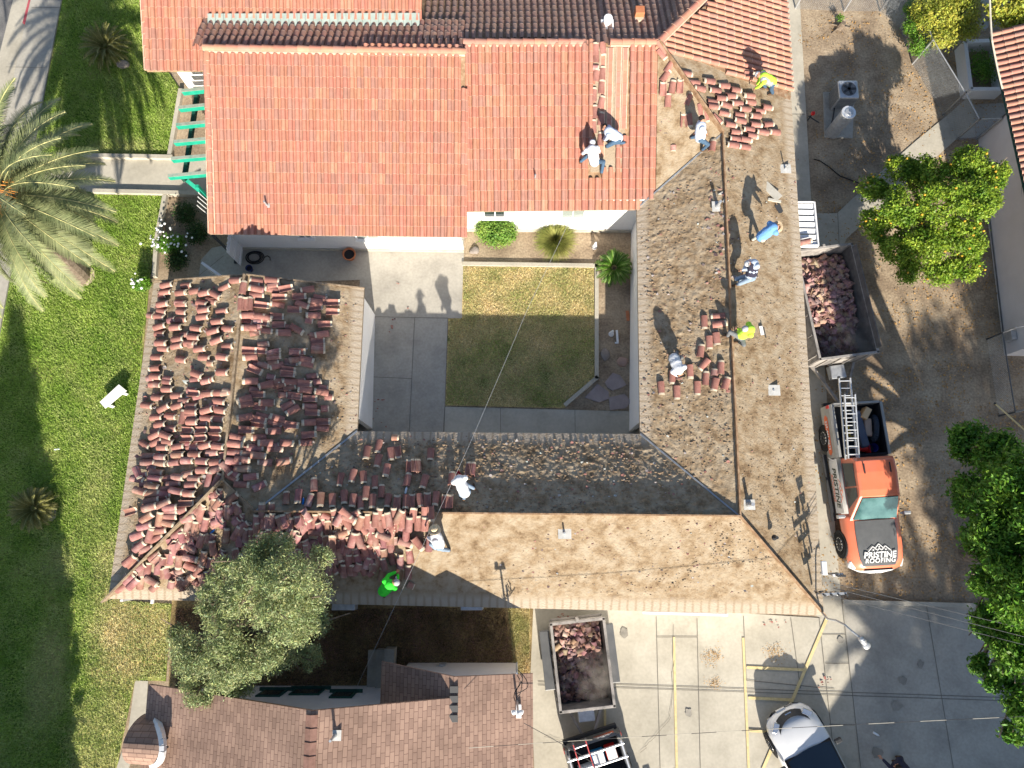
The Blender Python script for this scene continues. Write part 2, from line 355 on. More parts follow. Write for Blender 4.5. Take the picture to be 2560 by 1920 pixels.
# courtyard
sheet('courtyard_paving', [(605, 606), (1160, 620), (1156, 796), (1120, 796), (1112, 1018), (1112, 1090), (890, 1100), (900, 700), (560, 712), (495, 712), (503, 650), (530, 620)], 0.02, m_conc2)
sheet('courtyard_path', [(1110, 1017), (1592, 1029), (1612, 1100), (1104, 1100)], 0.026, m_conc)
sheet('courtyard_lawn', [(1158, 666), (1485, 670), (1488, 946), (1411, 1021), (1112, 1014), (1121, 797), (1155, 797)], 0.03, m_drygrass)
b = MB()
for a, c in (((1156, 661), (1497, 666)), ((1491, 660), (1491, 948)), ((1494, 943), (1411, 1014))):
    p, q = P(*a), P(*c); b.bar((p.x, p.y, 0.06), (q.x, q.y, 0.06), 0.15, 0.12)
tag(b.build('courtyard_kerb', m_conc), kind='structure')
def joints(name, lines, z, w=0.018, m=m_joint):
    b = MB()
    for a, c in lines:
        z += 0.0006
        p, q = P(*a), P(*c); d = (q - p).normalized(); s = Vector((-d.y, d.x, 0)) * w / 2
        b.face([(p.x - s.x, p.y - s.y, z), (q.x - s.x, q.y - s.y, z), (q.x + s.x, q.y + s.y, z), (p.x + s.x, p.y + s.y, z)])
    return tag(b.build(name, m), kind='structure')
joints('paving_joints', [((924, 792), (1121, 796)), ((1037, 794), (1023, 1090)), ((920, 942), (1030, 947)), ((1120, 796), (1110, 1090)), ((1112, 1018), (1108, 1090)), ((498, 690), (560, 640))], 0.032)
joints('path_joints', [((1251, 1020), (1252, 1095)), ((1437, 1025), (1438, 1095))], 0.033)
joints('walk_joints', [((84, 24), (157, 24)), ((20, 172), (118, 174))], 0.128)
# east side strip, pads and the diagonal walk
sheet('side_path', [(1955, -60), (1994, -60), (2000, 20), (2027, 500), (2060, 900), (2090, 1360), (2103, 1506), (2052, 1545), (1950, 1500), (1940, 600)], 0.03, m_conc)
sheet('gate_path', [(2030, 534), (2092, 534), (2190, 440), (2290, 352), (2372, 285), (2428, 236), (2438, 345), (2392, 347), (2270, 455), (2115, 598), (2098, 640), (2034, 650)], 0.036, m_conc)
sheet('gate_slab', [(2430, 262), (2560, 255), (2600, 420), (2440, 345)], 0.02, m_conc2)
sheet('equipment_pad', [(2056, 232), (2135, 232), (2130, 347), (2060, 345)], 0.06, m_conc2, 0.06)
joints('side_joints', [((1975, 287), (2012, 287)), ((2093, 534), (2098, 640)), ((2066, 1434), (2098, 1434))], 0.042)
# car park
sheet('car_park', [(1334, 1500), (2052, 1545), (2104, 1506), (2400, 1515), (2700, 1522), (2900, 2500), (1360, 2500), (1326, 1690)], 0.02, m_conc)
sheet('car_park_painted_shade', [(2107, 1508), (2700, 1525), (2800, 2300), (2190, 2300)], 0.026, m_conc2)  # darker concrete tone stands in for the shade on this side
joints('car_park_joints', [((1640, 1540), (1652, 2000)), ((1742, 1545), (1752, 2000)), ((1858, 1540), (1865, 1700)), ((1976, 1545), (2000, 1720)), ((2047, 1545), (2085, 1900)), ((2104, 1506), (2160, 2000)),
                           ((1345, 1704), (2560, 1745)), ((1345, 1712), (2560, 1753)), ((1640, 1592), (1742, 1592)), ((2315, 1515), (2395, 2000)), ((2055, 1586), (2112, 1586)), ((2062, 1658), (2122, 1658)), ((2072, 1810), (2135, 1812)), ((1865, 1700), (2085, 1722))], 0.033, 0.022)
b = MB()
for a, c, w in (((1684, 1592), (1693, 2000), 7), ((1857, 1594), (1874, 2000), 7), ((2066, 1545), (1905, 1925), 9), ((1866, 1668), (2012, 1674), 8), ((1870, 1744), (1982, 1749), 8), ((1512, 1762), (1512, 1850), 7), ((1872, 1826), (1960, 1830), 7), ((1688, 1925), (1688, 2000), 6)):
    p, q = P(*a), P(*c); d = (q - p).normalized(); s = Vector((-d.y, d.x, 0)) * w / 84 / 2
    zl = globals().get('zl', 0.045) + .002
    b.face([(p.x - s.x, p.y - s.y, zl), (q.x - s.x, q.y - s.y, zl), (q.x + s.x, q.y + s.y, zl), (p.x + s.x, p.y + s.y, zl)])
tag(b.build('parking_lines', m_yellow), kind='structure')
p, q = P(2104, 1504), P(2700, 1520)
tag(MB().bar((p.x, p.y, 0.07), (q.x, q.y, 0.07), 0.15, 0.14).build('yard_kerb', m_conc), kind='structure')
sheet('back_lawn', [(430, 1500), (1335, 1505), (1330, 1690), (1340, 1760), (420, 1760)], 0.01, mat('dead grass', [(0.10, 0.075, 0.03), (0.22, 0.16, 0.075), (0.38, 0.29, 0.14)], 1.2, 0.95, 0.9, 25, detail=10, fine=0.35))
sheet('dry_verge', [(1268, 1510), (1325, 1512), (1322, 1690), (1290, 1690)], 0.016, m_drygrass)
sheet('entry_slab', [(340, 1700), (372, 1702), (366, 1790), (300, 1990), (270, 2100), (235, 2100), (290, 1930), (322, 1830)], 0.06, m_conc, 0.06)

# ---------------------------------------------------------------- roof planes
def plane3(a, b, c):
    n = (b - a).cross(c - a); n.normalize()
    if n.z < 0: n = -n
    return (n, n.dot(a))
def pz(pl, x, y): n, d = pl; return (d - n.x * x - n.y * y) / n.z
ZE = 2.6
A = P(1600, 1085, ZE); B = P(2060, 1538, ZE); Cj = P(1848, 1290, 3.6)
D = P(1592, 522, ZE); E_ = P(1805, 335, 3.6); F_ = P(1978, 240, ZE); G = P(1645, 108, 4.5)
F2 = F_ + (F_ - B) * 0.5
H_ = G + Vector((4.6, 4.9, 0)); 
SWc = P(270, 1497, ZE); Se = P(560, 1200, 3.87); NWc = P(385, 705, ZE); Ap = P(614, 688, 3.87); NEc = P(910, 722, ZE); In = P(893, 1078, ZE); Wj = P(640, 1278, 3.6)
pE = plane3(B, F_, Cj); pW = plane3(A, D, Cj); pSs = plane3(SWc, B, Cj); pSn = plane3(A, In, Cj)
pLw = plane3(SWc, NWc, Se); pLe = plane3(In, NEc, Se)
ML0 = P(523, 583, ZE); ML1 = P(1163, 591, ZE); MLr0 = P(512, 122, 4.62); MLr1 = P(1163, 131, 4.62)
MR0 = P(1165, 527, ZE); MR1 = D; MRr0 = P(1160, 108, 4.5)
pMR = plane3(MR0, MR1, G); pML = plane3(ML0, ML1, (MLr0 + MLr1) / 2)
pMRn = (Vector((-pMR[0].x, -pMR[0].y, pMR[0].z)).normalized(), 0); pMRn = (pMRn[0], pMRn[0].dot(G))
n_ = Vector((-pML[0].x, -pML[0].y, pML[0].z)).normalized(); pMLn = (n_, n_.dot((MLr0 + MLr1) / 2))
NR0 = P(365, 175, 3.6); NR1 = P(1048, 62, 4.06)
pNR = (pML[0], pML[0].dot(NR0))
def onp(pl, x, y): return Vector((x, y, pz(pl, x, y)))
XML = MLr1.x
def roofz(x, y):
    c = [min(pz(pE, x, y), pz(pW, x, y)) if x > 0 else -9, min(pz(pSs, x, y), pz(pSn, x, y)) if y < 8 else -9]
    if y < 8.7 and x < -4: c.append(min(pz(pLw, x, y), pz(pLe, x, y), pz(pSs, x, y)))
    if y > 10:
        if x > XML: c.append(min(pz(pMR, x, y), pz(pE, x, y), pz(pMRn, x, y)))
        else: c.append(min(pz(pML, x, y), pz(pMLn, x, y)))
    return max(c)
def RP(px, py, h=0.0):
    z = 3.1
    for _ in range(14):
        p = P(px, py, z); z = 0.5 * z + 0.5 * (roofz(p.x, p.y) + h)
    p = P(px, py, z); p.z = roofz(p.x, p.y) + h
    return p
# roof underside thickness handled by the decks
house = thing('courtyard_house', 'white stucco building round a courtyard, roof half clay tiled and half stripped', 'building', (0, 0, 0))

def deck(name, a, b_, c, d, cell=0.045, amp=0.03, rough=1.0, label=None, veave=True):
    """quad a-b eave, d-c ridge"""
    nu = max(2, int((b_ - a).length / cell)); nv = max(2, int(((d - a).length + (c - b_).length) / 2 / cell))
    L = (b_ - a).length; S = max((d - a).length, (c - b_).length)
    nrm = (b_ - a).cross(d - a).normalized()
    if nrm.z < 0: nrm = -nrm
    vs = []; uvs = []
    ux = (b_ - a).normalized(); uy = nrm.cross(ux)
    if uy.dot(d - a) < 0: uy = -uy
    for j in range(nv + 1):
        t = j / nv; p0 = a.lerp(d, t); p1 = b_.lerp(c, t)
        for i in range(nu + 1):
            s = i / nu; p = p0.lerp(p1, s)
            u = (p - a).dot(ux); v = (p - a).dot(uy)
            k = min(1, max(0.12, (v - 0.25) / 0.3)) if veave else 1
            if j in (0, nv) or i in (0, nu): k = 0
            h = noise.noise(p * 1.3) * 0.4 + max(0, noise.noise(Vector((p.x * 7, p.y * 7, 3))) ) * rough * 1.1 + noise.noise(p * 17) * 0.35 * rough + 0.25 * rough * max(0, math.sin(u * 2 * math.pi / 0.262)) * (noise.noise(p * 3) + 0.3)
            vs.append(p + nrm * (h * amp * k)); uvs.append((u, v + (0 if veave else 3)))
    fs = [(j * (nu + 1) + i, j * (nu + 1) + i + 1, (j + 1) * (nu + 1) + i + 1, (j + 1) * (nu + 1) + i) for j in range(nv) for i in range(nu)]
    nb = len(vs)
    for q in (a, b_, c, d): vs.append(q - Vector((0, 0, 0.14))); uvs.append((0, 0))
    for q in (a, b_, c, d): vs.append(q - Vector((0, 0, 0.001))); uvs.append((0, 0))
    fs += [(nb + 3, nb + 2, nb + 1, nb), (nb, nb + 1, nb + 5, nb + 4), (nb + 1, nb + 2, nb + 6, nb + 5), (nb + 2, nb + 3, nb + 7, nb + 6), (nb + 3, nb, nb + 4, nb + 7)]
    me = bpy.data.meshes.new(name); me.from_pydata(vs, [], fs)
    if (fs and me.polygons[0].normal.z < 0): me.flip_normals()
    uvl = me.uv_layers.new(name='UVMap'); li = np.zeros(len(me.loops), dtype=np.int32); me.loops.foreach_get('vertex_index', li)
    uvl.data.foreach_set('uv', np.array(uvs, dtype=np.float32)[li].reshape(-1))
    me.polygons.foreach_set('use_smooth', [len(f) == 4 and f[0] < nb for f in fs])
    me.materials.append(m_deck)
    o = bpy.data.objects.new(name, me); C.objects.link(o); o.parent = house
    if label: o['label'] = label
    return o
# stripped slopes (two pieces where the outline is a pentagon)
EC = B.lerp(F_, ((Cj - B).dot((F_ - B).normalized())) / (F_ - B).length)      # eave point under Cj
EE = B.lerp(F_, ((E_ - B).dot((F_ - B).normalized())) / (F_ - B).length)
deck('roof', B, F_, E_, Cj, 0.05, 0.022, 0.7, 'east slope stripped to pale dusty boards')
deck('roof', F_, F_ + (F_ - B) * 0.28, G + Vector((0, 0, 0)), E_, 0.09, 0.01, 0.5, 'dusty boards showing above the slope of loose tiles', False)
deck('roof', D, A, Cj, E_, 0.04, 0.045, 1.0, 'west slope covered in brown mortar crumbs')
deck('roof', A, In, Wj, Cj, 0.04, 0.05, 1.1, 'slope toward the courtyard, rough with mortar dirt')
deck('roof', SWc, B, Cj, Wj, 0.05, 0.022, 0.7, 'south slope stripped to pale dusty boards')
deck('roof', SWc, Wj, Se, SWc.lerp(Se, 0.5), 0.1, 0.02, 0.5, 'hip end above the corner', False)
deck('roof', NWc, SWc, Se, Ap, 0.05, 0.025, 0.8, 'west slope with rows of loose tiles')
deck('roof', In, NEc, Ap, Se, 0.05, 0.025, 0.8, 'east slope with tile stacks')
deck('roof', Wj, In, In.lerp(Se, 0.5), Se, 0.1, 0.02, 0.5, 'deck beside the valley', False)
# bare strip of the main south slope beside the valley
CUa, CUb = RP(1640, 478), RP(1644, 118)
deck('roof', CUa, E_, G, onp(pMR, CUb.x, G.y - .02), 0.05, 0.02, 0.8, 'bare dirt strip beside the tiled slope', False)

# ridge boards, hips and valley metal
def strip(name, pts, w, h, m, lift=0.0, label=None, vertical=False):
    b = MB()
    for a, c in zip(pts, pts[1:]): b.bar(a + Vector((0, 0, lift)), c + Vector((0, 0, lift)), w, h)
    o = b.build(name, m, house)
    if label: o['label'] = label
    return o
def rr(x, y, h=0.0): return RP(x, y, h)
strip('ridge_board', [E_ + (Cj - E_) * 0.0, Cj], 0.05, 0.17, m_woodr, 0.07)
strip('ridge_board', [Cj, Wj], 0.05, 0.19, m_woodr, 0.075)
strip('hip_board', [Cj, B], 0.05, 0.15, m_woodr, 0.06)
strip('hip_board', [E_, G], 0.06, 0.22, m_woodr, 0.10)
strip('ridge_board', [Ap, Se], 0.07, 0.16, m_wood, 0.07)
strip('hip_board', [Se, SWc - (Se - SWc).normalized() * 0.12], 0.05, 0.24, m_wood, 0.12)
strip('hip_board', [Se, Wj], 0.05, 0.14, m_wood, 0.06)
def valley(a, c, w=0.10, lift=0.035):
    b = MB(); d = (c - a).normalized(); s = Vector((-d.y, d.x, 0)).normalized() * w / 2
    k = 14
    for i in range(k):
        p, q = a.lerp(c, i / k), a.lerp(c, (i + 1) / k)
        p = p + Vector((0, 0, lift)); q = q + Vector((0, 0, lift))
        b.face([p - s * 0.35, q - s * 0.35, q + s * 0.35, p + s * 0.35])
        b.bar(p - s * 0.5, q - s * 0.5, 0.012, 0.03, 0); b.bar(p + s * 0.5, q + s * 0.5, 0.012, 0.03, 0)
    return b.build('valley_flashing', m_galv, house)
valley(A, Cj, 0.07); valley(D, E_, 0.07, 0.02); valley(In, Wj, 0.08)

# ---------------------------------------------------------------- clay tile fields
CP, RW = 0.243, 0.362
def tint(warm=1.0):
    r = rng.random(); k = 0.90 + 0.16 * rng.random()
    if r < 0.04: return (1.08, 1.22, 1.18)
    if r < 0.24: return (0.91 * k, 1.0 * k, 1.1 * k)
    return (k * 1.02, k * (0.93 + 0.14 * rng.random()), k)
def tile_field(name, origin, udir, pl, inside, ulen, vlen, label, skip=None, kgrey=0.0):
    """barrel tiles in columns (along the slope) and overlapping courses"""
    nrm = pl[0]; u = udir - nrm * udir.dot(nrm); u.normalize(); v = nrm.cross(u)
    if v.z < 0: v = -v
    b = MB()
    prof = []
    for i in range(9):                    # cap
        t = math.pi * i / 8
        prof.append((-0.088 * math.cos(t), 0.100 * math.sin(t) ** .8))
    prof += [(0.118, -0.020), (0.155, -0.004)]     # pan
    for i in range(int(ulen / CP) + 1):
        for j in range(int(vlen / RW) + 2):
            cu = (i + 0.5) * CP; cv = j * RW
            ctr = origin + u * cu + v * (cv + RW / 2)
            if not inside(ctr): continue
            if skip and skip(ctr): continue
            col = tint(); jx = (rng.random() - 0.5) * 0.012; jr = (rng.random() - .5) * 0.008
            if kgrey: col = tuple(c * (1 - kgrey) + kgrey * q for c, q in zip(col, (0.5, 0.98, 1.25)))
            vs = []
            for (vv, sc, lift) in ((cv - 0.03, 1.0, 0.030), (cv + RW + 0.01, 0.86, 0.004)):
                for (px_, pz_) in prof:
                    k = sc if px_ < 0.1 else 1
                    vs.append(origin + u * (cu + px_ * k + jx + (jr if vv < cv else -jr)) + v * vv + nrm * (0.012 + pz_ * (0.9 + 0.1 * k) + lift))
            n = len(prof)
            b.mesh(vs, [(k, k + 1, n + k + 1, n + k) for k in range(n - 1)], 0, col)
            # lower lip with a line of pale mortar
            lip = [origin + u * (cu + px_ + jx + jr) + v * (cv - 0.03) + nrm * (0.012 + pz_ * 0.86 + 0.030 - 0.026) for (px_, pz_) in prof]
            top = vs[:n]
            b.mesh(top + lip, [(k + 1, k, n + k, n + k + 1) for k in range(n - 1)], 1)
            inn = [p + v * 0.0 + nrm * 0.004 - v * 0.014 for p in top]
            b.mesh(top + [p for p in inn], [(k, k + 1, n + k + 1, n + k) for k in range(n - 1)], 1)
    o = b.build(name, [m_tile, m_mortar], house)
    o['label'] = label
    return o
def band(x0, x1, y0, y1):
    return lambda c: x0 <= c.x <= x1 and y0 <= c.y <= y1
def seg_side(a, c, p): return (c.x - a.x) * (p.y - a.y) - (c.y - a.y) * (p.x - a.x)
# main left slope
um = (ML1 - ML0); um.z = 0; um.normalize()
# plain boards under the tiles
def under(pts, name='roof', m=m_woodr, t=0.12, lab='boards under the tiles'):
    b = MB(); b.slab(pts, t, 0); o = b.build(name, m, house); o['label'] = lab; return o
under([ML0, ML1, MLr1, MLr0]); under([MR0, MR1, G, MRr0])
NLc = MLr0 + Vector((0, 8, 0)); 
under([MLr0, MLr1, onp(pMLn, MLr1.x, MLr1.y + 8), onp(pMLn, MLr0.x, MLr0.y + 8)])
under([MRr0, G, onp(pMRn, H_.x + 1, G.y + 5.6), onp(pMRn, MRr0.x, G.y + 5.6)])
tile_field('roof_tiles', ML0, um, pML, lambda c: c.y < MLr0.y - 0.05 and c.x < ML1.x - 0.02, (ML1 - ML0).length, 6.6, 'intact salmon tile slope above the arched wall')
cutE = lambda c: seg_side(CUa, CUb, c) > 0 and seg_side(D, E_, c) > 0.15
cx0, cx1 = P(1478, 300, 3.7).x, P(1568, 300, 3.7).x
def stripped(c):
    if not (cx0 < c.x < cx1): return False
    lim = P(0, 520, 3).y
    py = 325 if c.x > P(1545, 300, 3.7).x else (395 if c.x > P(1497, 300, 3.7).x else 420)
    return c.y > P(1500, py, 3.6).y
tile_field('roof_tiles', MR0, (MR1 - MR0).normalized(), pMR, lambda c: c.y < G.y - 0.05 and cutE(c) and c.x > MR0.x, (MR1 - MR0).length + 1.4, 6.6, 'intact salmon tile slope with a stripped column where two workers kneel', stripped)
# pans left in the stripped columns
b = MB()
vdir = pMR[0].cross((MR1 - MR0).normalized()); vdir = vdir if vdir.z > 0 else -vdir
for px0, top, bot in ((1506, 122, 392), (1525, 120, 330), (1546, 118, 330), (1562, 120, 322)):
    a, c = RP(px0 - (3 if px0 > 1510 else 2), bot, 0.03), RP(px0 + 2, top, 0.03)
    k = max(1, int((c - a).length / RW))
    for i in range(k):
        p, q = a.lerp(c, i / k), a.lerp(c, (i + 1) / k)
        b.bar(p + Vector((0, 0, 0.02)), q, 0.15, 0.03, 0, up=pMR[0], col=tint())
        s = Vector((0.085, 0, 0))
        b.bar(p + s, q + s, 0.035, 0.05, 1, up=pMR[0]); b.bar(p - s, q - s, 0.02, 0.06, 1, up=pMR[0])
o = b.build('pan_tiles', [m_tile, m_mortar], house); o['label'] = 'exposed flat pan tiles in the opened columns'
under([RP(1476, 430, 0.02), RP(1560, 430, 0.02), RP(1566, 118, 0.02), RP(1478, 118, 0.02)], 'roof', m_deck, 0.03, 'dirt under the lifted tiles')
# north slopes of the main range (their shade is tinted into the tile colours)
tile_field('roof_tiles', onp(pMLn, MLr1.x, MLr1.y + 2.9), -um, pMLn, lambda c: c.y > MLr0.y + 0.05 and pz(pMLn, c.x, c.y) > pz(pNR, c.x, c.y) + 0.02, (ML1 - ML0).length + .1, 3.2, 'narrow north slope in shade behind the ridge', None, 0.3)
hipN = lambda c: seg_side(G, H_, c) > 0
gl = G.y + RW * 16
tile_field('roof_tiles', onp(pMRn, G.x + 5, G.y + 16 * RW * 0.94), -(MR1 - MR0).normalized(), pMRn, lambda c: c.y > G.y + 0.05 and hipN(c) and c.x > P(1052, 40, 4.2).x and (c.x > XML or c.y > MLr1.y + .1), 14.6, 6.2, 'north slope of tiles tinted brown for the shade of raking light', None, 0.5)
# east slope of the main range, tiles running east-west
ue = (F2 - B).normalized()
tl0, tl1 = P(1975, 232, 2.65), P(1680, 138, 4.3)
tile_field('roof_tiles', F_ - ue * 0.6, ue, pE, lambda c: seg_side(tl1, tl0, c) > 0 and c.y > tl0.y - .2 and pz(pE, c.x, c.y) < pz(pMRn, c.x, c.y) and c.x > G.x and c.x < F_.x + 0.3 and pz(pE, c.x, c.y) < pz(pMR, c.x, c.y) + 0.02, 8.6, 6.6, 'east facing slope of pink tiles running across')
under([F_ - ue * .2, F_ + ue * 7, onp(pE, H_.x, H_.y), G], lab='boards under the east slope')
# north block: higher roof with grey flashing at its foot
un = um
nA = P(365, 175, 3.6); nB = onp(pNR, P(512, 175, 3.6).x, nA.y)
nC = onp(pNR, P(1048, 62, 4.06).x, nA.y)
tile_field('roof_tiles', onp(pNR, nA.x, nA.y), un, pNR, lambda c: c.x < nC.x and (c.x < P(510, 120, 3.9).x or pz(pNR, c.x, c.y) > pz(pMLn, c.x, c.y) + 0.16), (nC - nA).length, 8.5, 'high north roof of salmon tiles')
under([onp(pNR, nA.x, nA.y), onp(pNR, nB.x, nA.y), onp(pNR, nB.x, nA.y + 8), onp(pNR, nA.x, nA.y + 8)])
yv = 0.5 * (P(700, 72, 4).y + P(700, 72, 4).y)
fl0 = P(525, 84, 3.98); fl1 = P(1048, 84, 3.98)
yy = [yv_ for yv_ in np.arange(15, 22, 0.02) if pz(pNR, 0, yv_) > pz(pMLn, 0, yv_)][0]
under([onp(pNR, fl0.x, yy - .05), onp(pNR, nC.x, yy - .05), onp(pNR, nC.x, yy + 7), onp(pNR, fl0.x, yy + 7)])
b = MB(); k = 26
for i in range(k):
    xa = fl0.x + (nC.x + 0.05 - fl0.x) * i / k; xb = fl0.x + (nC.x + 0.05 - fl0.x) * (i + 1) / k - 0.01
    b.slab([onp(pNR, xa, yy - 0.08) + V(0, 0, .14), onp(pNR, xb, yy - 0.08) + V(0, 0, .14), onp(pNR, xb, yy + 0.34) + V(0, 0, .13), onp(pNR, xa, yy + 0.34) + V(0, 0, .13)], 0.02)
b.build('valley_flashing', m_flash, house)['label'] = 'grey green panel flashing at the foot of the high roof'

# ridge and hip caps
def caps(pts, name='ridge_tiles', r=0.125, L=0.40, lift=0.06):
    b = MB()
    for a, c in zip(pts, pts[1:]):
        k = max(1, int((c - a).length / L)); d = (c - a).normalized(); y = Vector((0, 0, 1)).cross(d).normalized(); z = d.cross(y)
        b.bar(a + V(0, 0, lift - .05), c + V(0, 0, lift - .05), 0.27, 0.10, 1)
        for i in range(k):
            p = a.lerp(c, i / k) - d * 0.02; q = a.lerp(c, (i + 1) / k) + d * 0.03; col = tint()
            vs = []
            for (pt, rr_, lf) in ((p, r * 1.08, lift + 0.015), (q, r * 0.9, lift)):
                for t in range(9):
                    a_ = math.pi * t / 8; vs.append(pt + y * (rr_ * math.cos(a_)) + z * (rr_ * 0.85 * math.sin(a_)) + V(0, 0, lf))
            b.mesh(vs, [(t + 1, t, 9 + t, 10 + t) for t in range(8)], 0, col)
            b.mesh(vs[:9] + [pt_ - V(0, 0, 0.02) for pt_ in vs[:9]], [(t, t + 1, 10 + t, 9 + t) for t in range(8)], 1)
    return b.build(name, [m_tile, m_mortar], house)
caps([MLr0, MLr1]); 
caps([MRr0, RP(1456, 108)], lift=.06); caps([RP(1526, 108), G])
caps([G, H_]); caps([G, G.lerp(E_, 0.12)], 'hip_tiles')
caps([P(525, 36, 4.6) + V(-0.15, 8, 0), P(525, 36, 4.6) + V(-0.15, 8.4, 0)])
# rake tiles on the open edges
caps([ML0 + V(0.1, 0, 0), MLr0 + V(0.1, 0, 0)], 'rake_tiles', 0.09, lift=.04); caps([nA + V(.08, 0, 0), onp(pNR, nA.x + .08, nA.y + 8)], 'rake_tiles', 0.09, lift=.04)

# walls (with windows)
def wallseg(a, c, z1, name='wall', m=m_stucco, th=0.2, z0=0.0, z1b=None):
    b = MB(); d = (c - a); d.z = 0; d.normalize(); n = Vector((-d.y, d.x, 0)) * th
    z1b = z1 if z1b is None else z1b
    vs = [(a.x, a.y, z0), (c.x, c.y, z0), (c.x + n.x, c.y + n.y, z0), (a.x + n.x, a.y + n.y, z0), (a.x, a.y, z1), (c.x, c.y, z1b), (c.x + n.x, c.y + n.y, z1b), (a.x + n.x, a.y + n.y, z1)]
    b.mesh(vs, [(3, 2, 1, 0), (4, 5, 6, 7), (0, 1, 5, 4), (1, 2, 6, 5), (2, 3, 7, 6), (3, 0, 4, 7)])
    return b.build(name, m, house)
def pt(x, y): return P(x, y, 0)
w1a, w1b = pt(1160, 576), pt(1592, 579)
wallseg(w1a, w1b, 2.72)
w2a, w2b = pt(602, 622), pt(1160, 629)
wallseg(w2a, w2b, 2.72)
wallseg(w2b, w1a + V(0, .1, 0), 2.72)
wallseg(pt(602, 600) + V(0, 5, 0), w2a, 2.7)
# east wing: courtyard side and outside
wallseg(pt(1586, 1078), pt(1590, 580), 2.55)
ew = pt(1990, 300); 
wallseg(V(F2.x - .55, F2.y, 0), V(B.x - .55, B.y + .6, 0), 2.55)
wallseg(V(B.x - .55, B.y + .55, 0), V(SWc.x + .6, SWc.y + .55, 0), 2.55)
wallseg(V(SWc.x + .6, SWc.y + .55, 0), V(NWc.x + .55, NWc.y - .3, 0), 2.5)
wallseg(pt(925, 788), pt(918, 1072), 2.45)
wallseg(V(A.x + .3, A.y - .5, 0), V(In.x - .3, In.y - .5, 0), 2.5)
# gable end of the west wing
b = MB(); yg = NWc.y - .3
b.mesh([(NWc.x + .5, yg, 0), (NEc.x - .3, yg, 0), (NEc.x - .3, yg, 2.6), (Ap.x, yg, 3.72), (NWc.x + .5, yg, 2.6)] + [(NWc.x + .5, yg - .2, 0), (NEc.x - .3, yg - .2, 0), (NEc.x - .3, yg - .2, 2.6), (Ap.x, yg - .2, 3.72), (NWc.x + .5, yg - .2, 2.6)],
       [(0, 4, 3, 2, 1), (5, 6, 7, 8, 9), (0, 1, 6, 5), (1, 2, 7, 6), (2, 3, 8, 7), (3, 4, 9, 8), (4, 0, 5, 9)])
b.build('wall', m_stucco, house)
b = MB()
for a, c in ((NWc, Ap), (Ap, NEc)): b.bar(a + V(0, 0.02, -.05), c + V(0, 0.02, -.05), 0.05, 0.16)
b.build('barge_board', m_wood, house)
# north block wall
nw = pt(452, 226)
nw = V(NR0.x + .06, nw.y, 0)
wallseg(nw, V(w2a.x + .5, nw.y, 0), 3.75)
wallseg(nw + V(0, 8, 0), nw, 3.7, th=-.2)
b = MB(); zz = 3
for k in range(8):
    pass
x_ = nC.x
b.mesh([(x_, yy, 3.0), (x_, yy + 6.5, 3.0), (x_, yy + 6.5, pz(pNR, x_, yy + 6.5)), (x_, yy, pz(pNR, x_, yy)), (x_ - .2, yy, 3.0), (x_ - .2, yy + 6.5, 3.0), (x_ - .2, yy + 6.5, pz(pNR, x_, yy + 6.5)), (x_ - .2, yy, pz(pNR, x_, yy))],
       [(0, 1, 2, 3), (7, 6, 5, 4), (0, 3, 7, 4), (1, 5, 6, 2)])
b.build('wall', m_stucco, house)
# windows on the courtyard walls
def window(cx, y, z, w, h, wall_y, glass=m_glassg, fr=m_white, north=False):
    s = 1 if not north else -1
    b = MB()
    for dx in (-w / 2, w / 2): b.box((cx + dx, wall_y - 0.03 * s, z), (0.06, 0.07, h + .06))
    for dz in (-h / 2, h / 2): b.box((cx, wall_y - 0.03 * s, z + dz), (w, 0.068, 0.06))
    b.box((cx, wall_y - 0.03 * s, z), (0.04, 0.05, h)); b.box((cx, wall_y - 0.06 * s, z - h / 2 - .05), (w + .16, 0.16, 0.05))
    f = b.build('window', fr, house)
    g_ = MB().box((cx, wall_y - 0.012 * s, z), (w - .03, 0.02, h - .03)).build('pane', glass, f)
for (x, wy, ww) in ((1237, w1a.y + .01, 0.85), (1434, w1a.y - .02, 0.85), (913, w2b.y + .02, 0.85), (752, w2b.y + .07, .5)):
    window(P(x, 545 if wy > 11.3 else 596, 1.9).x, 0, 1.75, ww, 0.95, wy, m_glassg if x != 1237 else m_glass)
# foot of the walls, gutters
b = MB(); b.bar(w1a + V(0, -.03, .09), w1b + V(0, -.03, .09), 0.05, 0.18); b.bar(w2a + V(0, -.03, .09), w2b + V(0, -.03, .09), 0.05, 0.18)
b.bar(pt(1583, 1078) + V(0, 0, .25), pt(1587, 590) + V(0, 0, .25), 0.06, 0.5); b.bar(pt(928, 770) + V(0, 0, .06), pt(922, 1060) + V(0, 0, .06), 0.06, 0.14)
b.build('wall_base', m_conc, house)
b = MB(); b.bar(P(1606, 1513 + 18, 2.4), P(1819, 1519 + 18, 2.4), 0.09, 0.09); b.bar(P(1606, 1530, 2.45), P(1819, 1536, 2.45), 0.03, 0.03, 0)
b.build('gutter_pipe', m_white, house)
for (x0, x1) in ((1151, 1208), (830, 890)):
    b = MB(); p, q = P(x0, 1512, 2.2), P(x1, 1514, 2.2); b.box(((p.x + q.x) / 2, p.y - .02, 2.1), (q.x - p.x, 0.30, 0.42), taper=.95)
    b.box(((p.x + q.x) / 2, p.y - .02, 2.33), (q.x - p.x - .1, 0.22, 0.03))
    b.build('awning_box', m_galv, house, bevel=0.02)

